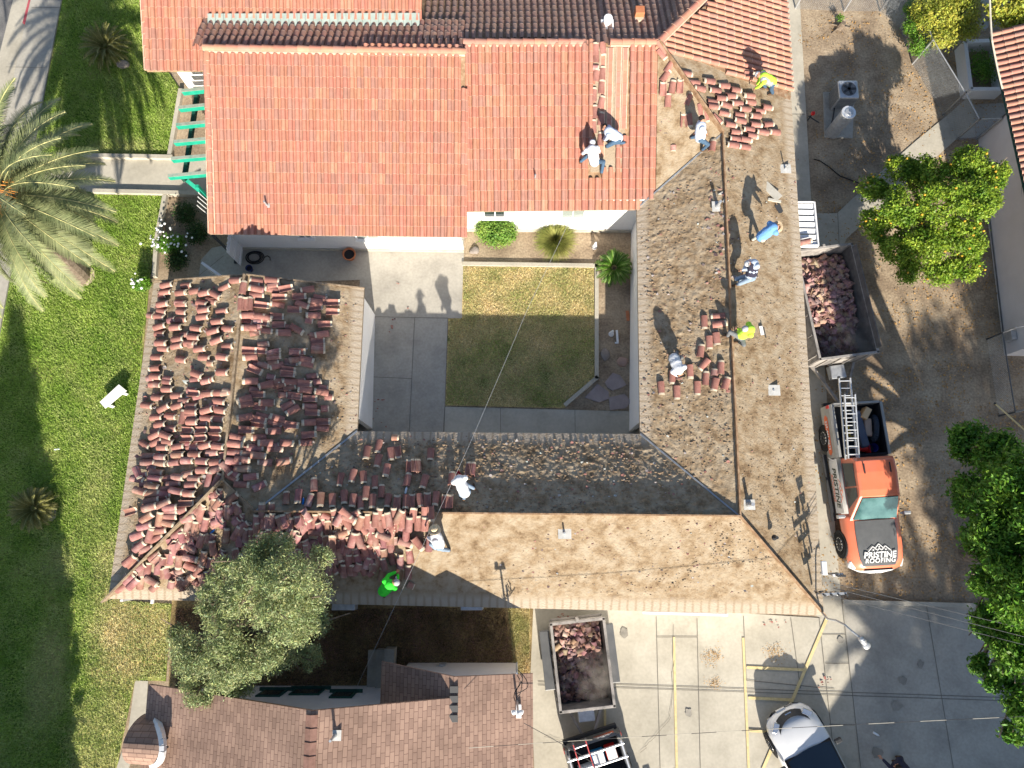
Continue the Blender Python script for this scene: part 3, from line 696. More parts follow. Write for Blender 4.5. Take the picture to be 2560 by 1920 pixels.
# ---------------------------------------------------------------- loose tiles on the roofs
def tile_geo(b, M, m0=0, m1=1, trough=False, L=0.46, W=0.12, col=None):
    """half barrel tile, its pale mortared end at +x"""
    th = 0.016; n = 7
    for (x0, x1, w0, w1, m) in ((-L / 2, L * 0.36, W, W * 0.90, m0), (L * 0.36, L / 2, W * 0.90, W * 0.86, m1)):
        vs = []
        for (x, w) in ((x0, w0), (x1, w1)):
            for k in range(n + 1):
                t = R_(8) + (math.pi - R_(16)) * k / n
                for r in (w, w - th):
                    y, z = r * math.cos(t), r * math.sin(t) * 0.86
                    if trough: z = W * 0.86 - z
                    vs.append(M @ Vector((x, y, z)))
        q = 2 * (n + 1); fs = []
        for k in range(n):
            a, c = 2 * k, 2 * k + 2
            fs += [(a, c, q + c, q + a), (a + 1, q + a + 1, q + c + 1, c + 1)]
            if x0 < -0.1: fs.append((a, a + 1, c + 1, c))
            if x1 > L * .4: fs.append((q + a, q + c, q + c + 1, q + a + 1))
        fs += [(0, q, q + 1, 1), (2 * n, 2 * n + 1, q + 2 * n + 1, q + 2 * n)]
        if trough: fs = [tuple(reversed(f)) for f in fs]
        b.mesh(vs, fs, m, col)
def tile_mesh(trough, L=0.46, W=0.12):
    b = MB(); tile_geo(b, Matrix.Identity(4), trough=trough, L=L, W=W)
    o = b.build('clay_tile', [m_ltile, m_collar]); me = o.data; bpy.data.objects.remove(o); return me
TM = [tile_mesh(False), tile_mesh(False, 0.43, 0.126), tile_mesh(False, 0.47, 0.115)]; TT = [tile_mesh(True), tile_mesh(True, 0.45, 0.124)]
under_mb = MB()
ntile = 0
def tframe(px, py, ang, h):
    a = R_(ang); dx, dy = math.cos(a), -math.sin(a)
    p = RP(px, py, h); q = RP(px + 6 * dx, py + 6 * dy, h); r_ = RP(px - 6 * dx, py - 6 * dy, h)
    x = (q - r_).normalized()
    e = 0.05; base = RP(px, py, 0)
    n = Vector((-(roofz(p.x + e, p.y) - roofz(p.x - e, p.y)) / (2 * e), -(roofz(p.x, p.y + e) - roofz(p.x, p.y - e)) / (2 * e), 1)).normalized()
    y = n.cross(x).normalized(); z = x.cross(y)
    M = Matrix((x, y, z)).transposed().to_4x4(); M.translation = p
    return M
ORD = lambda n: '%d%s' % (n, 'th' if 10 <= n % 100 <= 20 else {1: 'st', 2: 'nd', 3: 'rd'}.get(n % 10, 'th'))
def lay(region, x0, y0, s, items, label, group, stuff=False, hmax=6, hmin=1):
    global ntile
    rows = {}
    tops = sorted([(y0 + it[1] / s, x0 + it[0] / s) for it in items if not (len(it) > 3 and it[3] in (2, 4))])
    row = []; allrows = []
    for yx in tops:
        if row and yx[0] - row[0][0] > 17: allrows.append(row); row = []
        row.append(yx)
    allrows.append(row)
    for ri, rw_ in enumerate(allrows):
        for ci, yx in enumerate(sorted(rw_, key=lambda q: q[1])): rows[(round(yx[0], 2), round(yx[1], 2))] = (ri + 1, ci + 1)
    for it in items:
        X, Y, ang = it[:3]; kind = it[3] if len(it) > 3 else 0
        px, py = x0 + X / s, y0 + Y / s
        if kind == 2:                  # tiles standing on edge, leaning on each other
            for k in range(5):
                M = tframe(px, py - 8 + 4.2 * k, ang + rng.uniform(-6, 6), 0.10) if abs(ang) < 45 else tframe(px - 8 + 4.2 * k, py, ang + rng.uniform(-6, 6), 0.10)
                M = M @ Matrix.Rotation(R_(80), 4, 'X')
                tile_geo(under_mb, M, col=rc())
            continue
        nst = int(rng.integers(hmin, hmax + 1)); ang += rng.uniform(-3, 3)
        small = kind == 4
        for k in range(nst - 1):
            M = tframe(px, py, ang + rng.uniform(-2, 2), 0.022 + 0.027 * k) @ Matrix.Translation((rng.uniform(-.03, .03), rng.uniform(-.008, .008), 0))
            tile_geo(under_mb, M, trough=(kind == 1), col=rc(), L=0.22 if small else .46)
        M = tframe(px, py, ang, 0.022 + 0.027 * (nst - 1)) @ Matrix.Rotation(rng.uniform(-.07, .07), 4, 'X') @ Matrix.Rotation(rng.uniform(-.04, .04), 4, 'Y')
        if stuff or small or ntile >= 300:
            tile_geo(under_mb, M, trough=(kind == 1), col=rc(), L=0.22 if small else .46)
        else:
            me = (TT if kind == 1 else TM)[int(rng.integers(0, 2 if kind == 1 else 3))]
            o = bpy.data.objects.new('clay_tile', me); C.objects.link(o); o.matrix_world = M
            ri, ci = rows[(round(py, 2), round(px, 2))]
            tag(o, (label[1] if kind == 1 else label[0]) + ', %s from west in row %s from north' % (ORD(ci), ORD(ri)), 'clay tile', group); ntile += 1
def rc():
    k = rng.uniform(0.78, 1.12); return (k, k * rng.uniform(.92, 1.12), k * rng.uniform(.9, 1.15))
def LB(a): return ('red tile ' + a, 'upturned hollow tile ' + a)
lay('rw', 1600, 700, 5.53, [(890, 590, -88), (1080, 500, 187), (1100, 610, 7), (1060, 820, -80), (960, 870, -88), (840, 980, 82), (885, 1170, 230), (1120, 1210, 88), (1030, 1280, 85, 4), (695, 1270, -88), (450, 1350, -95), (540, 1340, 88, 4), (910, 1360, 85), (1035, 1450, -100), (1190, 1430, 75), (295, 1500, -88), (510, 1560, -88), (795, 1500, -88)],
    LB('west of the east ridge'), 'loose tiles by the east wing ridge', hmax=2)
lay('e', 1600, 80, 5.185, [(600, 545, -8), (690, 660, 172), (770, 735, 168), (890, 640, 172), (1080, 700, 172), (1240, 755, -5), (960, 760, 172), (1415, 565, -3, 1), (1180, 835, -5), (1050, 860, -5), (940, 910, -8), (950, 970, -5), (1410, 830, 177), (1250, 925, 177), (1420, 915, 177), (1350, 1000, 177), (1110, 950, 160), (1650, 980, -10), (1550, 1030, -5), (1090, 1060, -12), (1290, 1080, -8), (1490, 1090, 172), (1290, 1150, 165), (1175, 1205, -10), (1500, 1205, -5), (1660, 1200, 5), (1240, 1300, -5), (1400, 1265, 175), (1580, 1300, 172), (1740, 1300, 172), (1450, 1350, -12), (1220, 1390, 172), (1370, 1400, -8), (1190, 1465, 170), (1350, 1490, 172)],
    LB('on bare east slope'), 'loose tiles on the bared north east slope', hmax=3)
lay('e2', 1600, 80, 5.185, [(295, 740, 88, 1), (420, 710, 80), (515, 710, 85, 1), (360, 890, 88), (330, 570, 55), (380, 450, 60), (630, 870, 65), (560, 1150, 88, 1), (640, 1150, -85), (780, 1020, -85), (860, 1090, -80), (950, 1220, 88), (430, 1510, -88, 4), (940, 1480, 80), (290, 290, -50), (1000, 1140, -40)],
    LB('on bare strip by hip'), 'loose tiles on the bare strip by the hip board', hmax=2)
lay('m', 1400, 80, 4.147, [(370, 180, 88), (445, 180, -85), (375, 250, 88), (370, 370, 0, 4), (375, 450, 85), (440, 430, 88), (430, 570, 85), (350, 650, 85), (430, 730, 80), (360, 830, 88), (425, 900, 80), (345, 980, 88), (420, 1110, 85)],
    LB('in opened column'), 'loose tiles in the opened column', hmax=1)
WA = LB('near the gable')
lay('r1', 360, 680, 7.373, [(430, 235, 15), (800, 250, 5), (410, 375, 8), (700, 380, 5), (960, 350, 10), (1130, 385, 12), (1330, 430, -30), (1500, 280, 25), (1710, 155, 2), (360, 590, 8), (710, 600, 2), (1260, 540, -22), (1080, 580, -15), (1120, 700, 8), (1460, 720, 12), (350, 730, -10), (300, 830, -5), (710, 735, -8), (700, 880, 5), (1100, 825, 5), (1370, 910, 5), (300, 1000, 18), (600, 1020, 3), (985, 1040, -10), (1290, 1090, 15), (1570, 1050, -5), (310, 1140, 5), (640, 1240, 10), (930, 1200, -2), (1360, 1260, 20), (1560, 1370, 8), (330, 1310, 0), (380, 1415, -3), (620, 1360, 12), (850, 1320, -5), (1040, 1420, 5), (260, 1580, -2), (1130, 1580, -3), (1460, 1570, -10), (710, 1620, -8)], WA, 'loose tiles on the upper west slope')
lay('r2', 600, 680, 7.373, [(60, 290, 80), (300, 170, 175), (600, 160, -8), (290, 310, 172), (580, 320, 170), (850, 310, 12, 1), (1240, 330, 188), (310, 430, -3), (730, 470, -2, 1), (1090, 460, -1, 1), (1390, 550, 172), (1480, 480, -8), (90, 590, 88, 1), (180, 590, 88), (20, 580, 88), (400, 620, -10, 1), (690, 600, 172), (1150, 600, -20), (1000, 700, -2, 1), (1400, 660, 2, 1), (1720, 570, 0, 1), (1710, 740, 0, 1), (120, 800, 180), (330, 820, -3), (460, 840, -8), (110, 900, -14, 1), (680, 830, -2, 1), (400, 940, -10, 1), (1350, 800, 178), (720, 980, -2, 1), (1570, 970, -1, 1), (170, 1030, 177), (470, 1080, -8), (800, 1120, 177), (1050, 1060, -32), (1500, 1150, 188), (1440, 1280, 0, 1), (1440, 1390, -2, 2), (1430, 1430, 0), (170, 1450, -3, 1), (370, 1460, -3, 1), (190, 1570, 185), (620, 1500, 10, 2), (1080, 1480, 5, 1), (1230, 1620, -10)],
    LB('upper, east of west ridge'), 'loose tiles in the upper rows east of the ridge')
lay('r3', 330, 900, 7.373, [(430, 150, 185), (450, 310, -3), (430, 450, 3), (670, 540, 0), (1210, 270, -20), (1420, 360, 10), (1680, 230, 0), (490, 700, -4), (850, 660, 3), (1160, 620, -2, 1), (1410, 620, 5), (1640, 610, 5), (1620, 770, -8), (290, 840, -5), (590, 880, 30), (860, 840, 15), (1110, 850, 0), (1400, 920, 12), (1650, 930, -10), (460, 1060, 0), (730, 1040, -8), (940, 1050, 80), (1110, 950, 0), (1110, 1020, 2), (1130, 1140, 0), (1400, 1080, -3), (1610, 1090, -5), (540, 1190, 10), (740, 1270, 5), (470, 1300, 20), (440, 1380, 25), (640, 1400, -20), (460, 1510, 30), (680, 1510, -8), (1040, 1300, 1, 1), (1300, 1296, 1, 1), (1560, 1290, 1, 1), (1030, 1450, 1, 1), (1290, 1446, 1, 1), (1550, 1440, 1, 1), (260, 1570, -25), (580, 1610, -3), (870, 1600, 10), (1130, 1590, 18), (1370, 1570, 15), (1600, 1590, -5)],
    LB('midway on west slope'), 'loose tiles midway down the west slope')
lay('r4', 580, 900, 7.373, [(480, 90, -25, 1), (430, 190, -25, 1), (820, 110, 192), (1370, 70, 168), (1040, 190, -5, 1), (1030, 260, -5, 1), (340, 390, 178), (620, 460, 192), (1060, 400, 175), (1340, 440, 0, 1), (960, 510, -5, 1), (1340, 550, 177), (1640, 590, 170), (480, 640, -2, 1), (1160, 670, -5, 1), (1440, 720, -2, 1), (230, 730, 192), (250, 810, 192), (620, 790, 175), (520, 870, -8, 1), (1040, 830, 28), (1110, 930, 208), (1430, 860, 178), (1480, 970, -3, 1), (230, 1060, 188), (570, 1040, -15), (840, 1070, 165), (790, 1170, -22), (500, 1110, -10, 1), (490, 1190, -8, 1), (1420, 1150, 183), (1680, 1140, 2, 1), (1090, 1200, -5, 1), (1650, 1260, 177), (260, 1290, 0, 1), (760, 1310, 185), (490, 1430, 183), (1420, 1380, 3, 1), (100, 1430, -12), (620, 1530, 178), (1010, 1530, -3), (1350, 1520, 185), (60, 1550, -8), (400, 1620, 175), (810, 1630, -2)],
    LB('lower, east of west ridge'), 'loose tiles in the lower rows east of the ridge')
lay('r8', 820, 1070, 5.53, [(535, 350, -102), (700, 260, -102), (690, 460, -102), (870, 370, -85), (970, 340, -85, 1), (930, 135, 0, 4), (810, 590, -100), (170, 720, -100), (340, 670, -105), (490, 690, -88), (650, 760, -92), (1130, 530, 88, 1), (1200, 530, 88, 2), (1420, 370, -95), (1100, 720, 80), (1330, 750, -105), (225, 960, -88), (60, 1010, -92), (345, 1010, -100), (450, 1050, -85), (525, 910, -95), (740, 880, 88), (615, 1020, -92), (830, 1010, -100), (960, 1030, 85, 1), (1080, 1030, -92), (1160, 1010, 88, 1), (1270, 1010, -80), (1375, 990, 88, 1), (1490, 980, -98), (1620, 1020, 88, 1), (1680, 1020, 88, 1), (1710, 700, 88), (1950, 570, 84, 2)],
    LB('on courtyard side slope'), 'loose tiles on the courtyard side slope', hmax=4)
lay('r8b', 820, 1070, 5.53, [(100, 1210, 105), (250, 1190, -40), (370, 1200, 30), (545, 1280, 92), (660, 1260, 85), (780, 1270, 95), (910, 1200, 88), (915, 1330, 88, 1), (1020, 1280, 102), (1080, 1230, -60), (1180, 1200, 85, 1), (1340, 1180, -95), (1420, 1180, -85), (1240, 1310, 88), (1340, 1320, 88), (280, 1340, -60), (500, 1410, -35), (720, 1380, -75), (760, 1500, 155), (870, 1520, 88, 1), (1080, 1460, 88), (1075, 1590, -20), (1250, 1600, -50), (655, 1560, -80), (210, 1460, 18), (340, 1540, 72), (430, 1550, 108), (70, 1580, 88, 1), (1400, 1600, 85), (160, 1250, 60), (300, 1250, -20), (440, 1300, 70), (600, 1380, 95), (700, 1200, 80), (840, 1260, 100), (980, 1220, 60), (1120, 1330, 85)],
    LB('in straw hat worker heap'), 'loose tiles heaped beside the straw hatted worker', hmax=14, hmin=5)
lay('r5', 300, 1120, 7.373, [(530, 150, 3), (760, 170, -2), (1090, 120, 5), (1400, 120, 0), (1720, 90, 5), (520, 270, 3), (750, 290, -3), (1000, 270, 188), (1260, 230, 2), (1530, 250, -5), (1780, 270, 3), (1530, 410, 3), (1790, 390, 20), (330, 470, -65), (670, 450, -3), (340, 580, -15), (660, 570, -5), (1080, 540, -3), (880, 560, 10), (1390, 570, -3), (1640, 580, 80), (1790, 580, 65), (1000, 660, 8), (1330, 690, 3), (600, 720, -5), (820, 760, 5), (380, 800, -15), (600, 840, 3), (820, 850, 3), (1050, 800, -12), (1290, 840, -5), (590, 970, 10), (560, 1090, 15), (800, 1030, 20), (940, 1160, 3), (930, 1100, 3), (500, 1270, 30), (730, 1300, 82), (930, 1260, -3), (880, 1390, -15), (470, 1440, 12), (740, 1520, 3), (570, 1560, 78), (330, 1600, 18), (1820, 860, 80), (1230, 1040, 0, 1), (2060, 540, -30), (2090, 920, 40), (2150, 90, -5), (2100, 250, -5), (1700, 1200, 95), (1830, 1220, 85), (1980, 1170, 88), (2180, 1280, 100), (1260, 1290, 20), (1400, 1130, 35), (1390, 1460, 80), (1570, 1400, 80), (1480, 1180, 55), (1960, 380, -50)],
    LB('low on west slope'), 'loose tiles low on the west slope', True)
lay('r6', 260, 1300, 7.373, [(760, 110, 12), (630, 290, 20), (850, 270, 75), (1030, 200, 3), (660, 480, 35), (980, 330, 20), (800, 520, 18), (480, 730, 38), (560, 790, 35), (1240, 460, -75), (1300, 560, -80), (1580, 520, 158), (1600, 710, -15), (1610, 870, -22), (1640, 1120, 150), (1820, 1110, -65), (1840, 690, 85), (1790, 360, 70), (2010, 500, 95), (2060, 690, -85), (1980, 810, -88), (1680, 150, 85), (1860, 120, 80), (1180, 740, -92), (1380, 770, -95), (1000, 860, 85), (810, 900, 85), (690, 890, 82), (480, 1080, 38), (550, 1160, 45), (680, 1140, 85), (880, 1130, -30), (340, 1240, 30), (1440, 330, 75), (1650, 340, 10), (1380, 240, 35), (2180, 740, -85)], LB(''), '', True)
lay('r7', 560, 1120, 7.373, [(550, 20, 0), (200, 90, -4), (640, 140, -5), (340, 220, -3), (170, 270, 5), (330, 380, -2), (160, 450, -35), (750, 260, 177), (1110, 250, 8), (500, 530, 8), (320, 670, -3), (660, 700, 25), (170, 910, 40), (1660, 680, 88), (1150, 930, 85), (1370, 900, -95), (1580, 970, 72), (1780, 960, -92), (60, 1170, 88), (280, 1290, 102), (700, 1140, 88), (880, 1130, 88), (600, 1350, 85), (730, 1360, 88), (810, 1350, 85), (890, 1320, 88), (1030, 1370, 110), (1110, 1340, 105), (1190, 1290, 102), (1350, 1390, 105), (1220, 1400, 85), (1420, 1320, -50), (1530, 1240, -55), (1670, 1340, 88), (1800, 1320, 88), (1930, 1290, -25), (1970, 1480, 72, 1), (970, 1480, -25), (1290, 1530, -15), (1700, 1560, -8), (50, 1600, 85), (240, 1560, 65), (400, 1600, 85), (510, 1590, 88), (600, 1570, 88), (820, 1600, 88), (1480, 1480, 60), (1600, 1450, 20), (1860, 1420, 100)], LB(''), '', True)
lay('r9', 740, 1240, 5.53, [(300, 650, -5), (650, 680, 85), (430, 800, -3), (600, 810, -80), (690, 830, -85), (790, 810, 85), (850, 800, 105), (1030, 770, 115), (970, 870, -62), (520, 990, -55), (740, 990, 178), (920, 1000, 120), (1130, 910, 65), (1230, 720, 85), (1320, 850, 105), (1570, 820, 100), (1440, 900, 85), (1190, 1080, 80), (1440, 1080, 80, 1), (1550, 1050, 88), (1040, 1060, 35, 4), (440, 1210, 40, 4), (1590, 1240, -25, 4)], LB(''), '', True, hmax=4)
lay('r11', 520, 1240, 7.373, [(310, 1200, -80), (510, 1170, -85), (610, 1180, 85), (900, 950, 88), (150, 1500, -70), (560, 1500, 60), (1300, 1100, 80), (1500, 1250, 95)], LB(''), '', True)
def fill(n, poly, amin, amax, hm=.12):
    xs = [q[0] for q in poly]; ys = [q[1] for q in poly]; c = 0
    while c < n:
        x, y = rng.uniform(min(xs), max(xs)), rng.uniform(min(ys), max(ys)); ins = False
        for i in range(len(poly)):
            (xa, ya), (xb, yb) = poly[i], poly[i - 1]
            if (ya > y) != (yb > y) and x < (xb - xa) * (y - ya) / (yb - ya) + xa: ins = not ins
        if not ins: continue
        c += 1; M = tframe(x, y, rng.uniform(amin, amax), rng.uniform(.02, hm)) @ Matrix.Rotation(rng.normal() * .12, 4, 'X'); tile_geo(under_mb, M, trough=rng.random() < .2, col=rc(), L=rng.uniform(.25, .46))
fill(40, [(385, 710), (590, 710), (560, 1190), (300, 1440)], -12, 16, .06)
fill(45, [(630, 700), (820, 720), (830, 1060), (600, 1180)], -12, 14, .06)
fill(110, [(640, 1300), (1010, 1300), (1000, 1360), (960, 1420), (880, 1430), (640, 1400)], 60, 120, .2)
fill(80, [(300, 1460), (540, 1230), (640, 1300), (640, 1400), (560, 1440), (420, 1470)], 20, 110, .14)
tag(under_mb.build('clay_tiles', [m_ltile2, m_collar]), 'dusty red clay tiles heaped and stacked on the shaded south west roof', 'clay tiles', None, 'stuff')

# broken bits scattered over the bared slopes
b = MB()
def shard(p, s, c):
    k = int(rng.integers(3, 6)); a0 = rng.uniform(0, 6.28)
    pts = [p + Vector((math.cos(a0 + i * 6.28 / k) * s * rng.uniform(.5, 1.2), math.sin(a0 + i * 6.28 / k) * s * rng.uniform(.3, .9), rng.uniform(0, .5) * s)) for i in range(k)]
    b.face(pts, 0, c); b.face([q - Vector((0, 0, .012)) for q in reversed(pts)], 0, c)
    for i in range(k): b.face([pts[i], pts[i] - V(0, 0, .012), pts[(i + 1) % k] - V(0, 0, .012), pts[(i + 1) % k]], 0, c)
def scatter(n, poly, s0, s1):
    xs = [q[0] for q in poly]; ys = [q[1] for q in poly]; c = 0
    while c < n:
        x, y = rng.uniform(min(xs), max(xs)), rng.uniform(min(ys), max(ys)); ins = False
        for i in range(len(poly)):
            (xa, ya), (xb, yb) = poly[i], poly[i - 1]
            if (ya > y) != (yb > y) and x < (xb - xa) * (y - ya) / (yb - ya) + xa: ins = not ins
        if not ins: continue
        c += 1; s = s0 + (s1 - s0) * rng.random() ** 3
        q = rng.random(); col = (1, 1, 1) if q < .45 else ((1.25, 2.3, 2.6) if q < .8 else (.5, .7, .8))
        p = RP(x, y, 0.012 + s * .15); shard(p, s, col)
scatter(240, [(1610, 500), (1790, 360), (1835, 1270), (1612, 1080)], 0.02, 0.085)
scatter(90, [(1770, 400), (1832, 400), (1838, 700), (1785, 700)], 0.03, 0.12)
scatter(200, [(1190, 1100), (1590, 1095), (1760, 1240), (1190, 1275)], 0.02, 0.085)
scatter(170, [(1860, 1250), (1815, 400), (1985, 400), (2040, 1440)], 0.015, 0.05)
scatter(260, [(1150, 1300), (1850, 1300), (2000, 1490), (1300, 1490)], 0.015, 0.06)
scatter(240, [(560, 700), (900, 730), (890, 1080), (560, 1200)], 0.02, 0.07)
scatter(260, [(400, 700), (600, 700), (560, 1200), (300, 1460)], 0.03, 0.12)
scatter(160, [(600, 1300), (1000, 1300), (960, 1430), (600, 1430)], 0.03, 0.13)
scatter(160, [(850, 1090), (1180, 1090), (1180, 1270), (700, 1260)], 0.02, 0.06)
scatter(90, [(1650, 130), (1650, 420), (1780, 350)], 0.02, 0.07)
tag(b.build('tile_shards', m_ltile2), 'broken tile chips and mortar crumbs scattered over the bared roof slopes', 'debris', None, 'stuff')
b = MB()
def clods(n, poly, s0, s1):
    xs = [q[0] for q in poly]; ys = [q[1] for q in poly]
    for _ in range(n):
        x, y = rng.uniform(min(xs), max(xs)), rng.uniform(min(ys), max(ys)); ins = False
        for i in range(len(poly)):
            (xa, ya), (xb, yb) = poly[i], poly[i - 1]
            if (ya > y) != (yb > y) and x < (xb - xa) * (y - ya) / (yb - ya) + xa: ins = not ins
        if not ins: continue
        s = s0 + (s1 - s0) * rng.random() ** 2; p = RP(x, y, 0.01)
        b.ball(p, s, 5, 3, 0, (rng.uniform(.8, 1.8), rng.uniform(.5, 1), rng.uniform(.4, .9)))
clods(2000, [(1602, 560), (1790, 360), (1838, 1280), (1602, 1085)], 0.012, 0.045)
clods(1700, [(1000, 1100), (1590, 1095), (1820, 1275), (1000, 1275)], 0.012, 0.05)
clods(900, [(640, 1110), (1180, 1090), (1180, 1270), (640, 1260)], 0.012, 0.04)
clods(1200, [(1860, 1250), (1815, 400), (1985, 400), (2040, 1440)], 0.008, 0.028)
clods(800, [(1150, 1300), (1850, 1300), (2000, 1490), (1100, 1490)], 0.008, 0.03)
clods(1200, [(380, 715), (890, 735), (880, 1080), (300, 1440)], 0.01, 0.035)
tag(b.build('mortar_crumbs', mat('mortar crumbs', [(0.20, 0.14, 0.09), (0.34, 0.25, 0.165)], 4, 0.95)), 'brown mortar crumbs strewn over the bare roof boards', 'debris', None, 'stuff')

# ---------------------------------------------------------------- shingled building to the south
sb = thing('shingled_building', 'white walled building with brown shingle roof and dark green windows south of the olive tree', 'building')
zr, ze = 6.1, 3.5
def uvmesh(name, polys, m, parent, label=None, sc=1.0):
    b = MB()
    for p in polys: b.slab(p, 0.12)
    o = b.build(name, m, parent); me = o.data; ul = me.uv_layers.new(name='UVMap')
    for poly in me.polygons:
        n = poly.normal; u = Vector((-n.y, n.x, 0)) if abs(n.z) < .999 and (abs(n.x) + abs(n.y)) > 1e-3 else Vector((0, 1, 0))
        u.normalize(); v = n.cross(u)
        for li in poly.loop_indices:
            p = me.vertices[me.loops[li].vertex_index].co; ul.data[li].uv = (p.dot(u), p.dot(v))
    if label: o['label'] = label
    return o
rx, ry = -5.35, P(778, 1777, zr).y; exx = P(1332, 1684, ze).x; ey = P(1332, 1684, ze).y; wx = P(372, 1703, ze).x
ryy = -26
px_, pzz = -1.68, 4.5; py1 = P(1133, 1692, pzz).y
k_ = (zr - ze) / (exx - rx); pzz = zr - k_ * (px_ - rx)
uvmesh('roof', [[V(exx, ey, ze), V(px_, py1, pzz), V(px_, ry - .02, pzz), V(rx, ry, zr), V(rx, ryy, zr), V(exx, ryy, ze)]], m_shingle, sb)
uvmesh('roof', [[V(wx, ry + .15, ze), V(wx, ryy, ze), V(rx, ryy, zr), V(rx, ry, zr)]], m_shingle, sb)
plx, plz = P(955, 1668, 3.4).x, pzz - k_ * (px_ - P(955, 1668, 3.4).x)
uvmesh('porch_roof', [[V(px_, py1, pzz), V(plx, py1 + .25, plz), V(plx, ry - .6, plz), V(px_, ry - .6, pzz)]], m_shingle, sb, 'dark shaded porch roof slope')
wy = P(850, 1714, 0).y
b = MB(); hx0, hx1 = wx + .4, exx - .45
gp = [(hx0, 0), (hx1, 0), (hx1, ze - .1 + k_ * .4), (rx, zr - .12), (hx0, ze - .1 + k_ * .4)]
b.mesh([(x, wy, z) for x, z in gp] + [(x, wy - .2, z) for x, z in gp], [(0, 4, 3, 2, 1), (5, 6, 7, 8, 9)] + [(i, (i + 1) % 5, 5 + (i + 1) % 5, 5 + i) for i in range(5)])
b.build('wall', m_stucco2, sb)
b = MB()
b.box((hx1 - .1, (wy + ryy) / 2, ze / 2 - .1), (0.2, abs(ryy - wy), ze - .2)); b.box((hx0 + .1, (wy + ryy) / 2, ze / 2 - .1), (0.2, abs(ryy - wy), ze - .2))
b.build('wall', m_stucco2, sb)
pw = P(1100, 1690, 0)
b = MB(); pwy = py1 - .38; gp = [(plx + .35, 0), (hx1, 0), (hx1, ze), (px_, pzz - .15), (plx + .35, plz - .02)]
b.mesh([(x, pwy, z) for x, z in gp] + [(x, pwy - .2, z) for x, z in gp], [(0, 4, 3, 2, 1), (5, 6, 7, 8, 9)] + [(i, (i + 1) % 5, 5 + (i + 1) % 5, 5 + i) for i in range(5)])
b.box((plx + .45, (pwy + wy) / 2, plz / 2), (0.2, abs(pwy - wy), plz - .1)); b.build('wall', m_stucco2, sb)
for cx, cz, w, h in ((P(860, 1738, 1.4).x, 1.55, 0.75, 0.8), (P(766, 1728, 1.2).x, 1.1, 1.0, .85), (P(682, 1733, 1.2).x, 1.3, .8, .9), (P(560, 1735, 1.4).x, 1.3, 1.0, 1.0)):
    b = MB(); b.box((cx, wy + .02, cz), (w, 0.06, h)); b.box((cx, wy + .05, cz - h / 2 - .04), (w + .35, .12, .08))
    f = b.build('window', m_dkgreen, sb); MB().box((cx, wy + .052, cz), (w - .16, .02, h - .16)).build('pane', m_glass, f)
b = MB()
for i in range(3): b.box((plx - .25 - .32 * i, wy + .45, .3 - .1 * i), (.34, 1.7 - 0.1 * i, .6 - .2 * i))
b.build('steps', m_conc2, sb)
b = MB(); k = 30
for i in range(k):
    y = ry - .1 - i * .34; b.slab([V(rx - .16, y - .33, zr - .02), V(rx, y - .33, zr + .05), V(rx, y, zr + .07), V(rx - .16, y, zr)], .015); b.slab([V(rx, y - .33, zr + .05), V(rx + .16, y - .33, zr - .02), V(rx + .16, y, zr), V(rx, y, zr + .07)], .015)
b.build('ridge_shingles', mat('ridge shingles', [(0.16, .09, .07), (.26, .15, .12)], 5, .95), sb)
b = MB()
for i in range(4):
    y = py1 - .25 - i * .26; b.slab([V(px_ - .12, y - .2, pzz + .02), V(px_ + .12, y - .2, pzz + .01), V(px_ + .12, y, pzz + .05), V(px_ - .12, y, pzz + .06)], .05)
b.build('ridge_shingles', m_dark, sb)
# curved parapet at the west entry
pc = P(372, 1850, 3.2)
b = MB(); n = 16; X0, X1 = P(345, 1850, 3.3).x, P(415, 1850, 3.9).x; Y0, Y1 = P(350, 1915, 3.5).y, P(362, 1787, 3.2).y
ym = (Y0 + Y1) / 2; rad = (Y1 - Y0) / 2
for i in range(n):
    a0, a1 = math.pi * i / n, math.pi * (i + 1) / n
    f = lambda a: (ym + rad * math.cos(a), 3.05 + 1.15 * math.sin(a))
    (ya, za), (yb, zb) = f(a0), f(a1)
    b.mesh([(X0, ya, za), (X0, yb, zb), (X0 + .2 + 1.1 * math.sin(a1), yb, zb + .25 * math.sin(a1)), (X0 + .2 + 1.1 * math.sin(a0), ya, za + .25 * math.sin(a0))], [(0, 1, 2, 3)])
o = b.build('entry_vault', m_shingle, sb); ul = o.data.uv_layers.new(name='UVMap')
for li, l in enumerate(o.data.loops): p = o.data.vertices[l.vertex_index].co; ul.data[li].uv = (p.x * 1.0, p.y)
b = MB()
for i in range(n):
    a0, a1 = math.pi * i / n, math.pi * (i + 1) / n
    b.bar((X0 + .2 + 1.1 * math.sin(a0), ym + rad * math.cos(a0), 3.05 + 1.4 * math.sin(a0)), (X0 + .2 + 1.1 * math.sin(a1), ym + rad * math.cos(a1), 3.05 + 1.4 * math.sin(a1)), .14, .16)
b.build('arched_trim', m_white, sb)
b = MB(); b.box((X0 + .15, ym, 1.55), (.25, 2 * rad, 3.1)); b.build('wall', m_stucco2, sb)
b = MB(); b.bar((X0, ym + .05, 3.95), (X0 + 1.35, ym + .05, 4.25), .05, .06); b.bar((X0, ym + .28, 3.9), (X0 + 1.3, ym + .28, 4.2), .05, .05); b.build('roof_rails', m_dark, sb)
m_plate = mat('pale flashing plate', [(.42, .42, .40), (.56, .56, .54)], 6, .7)
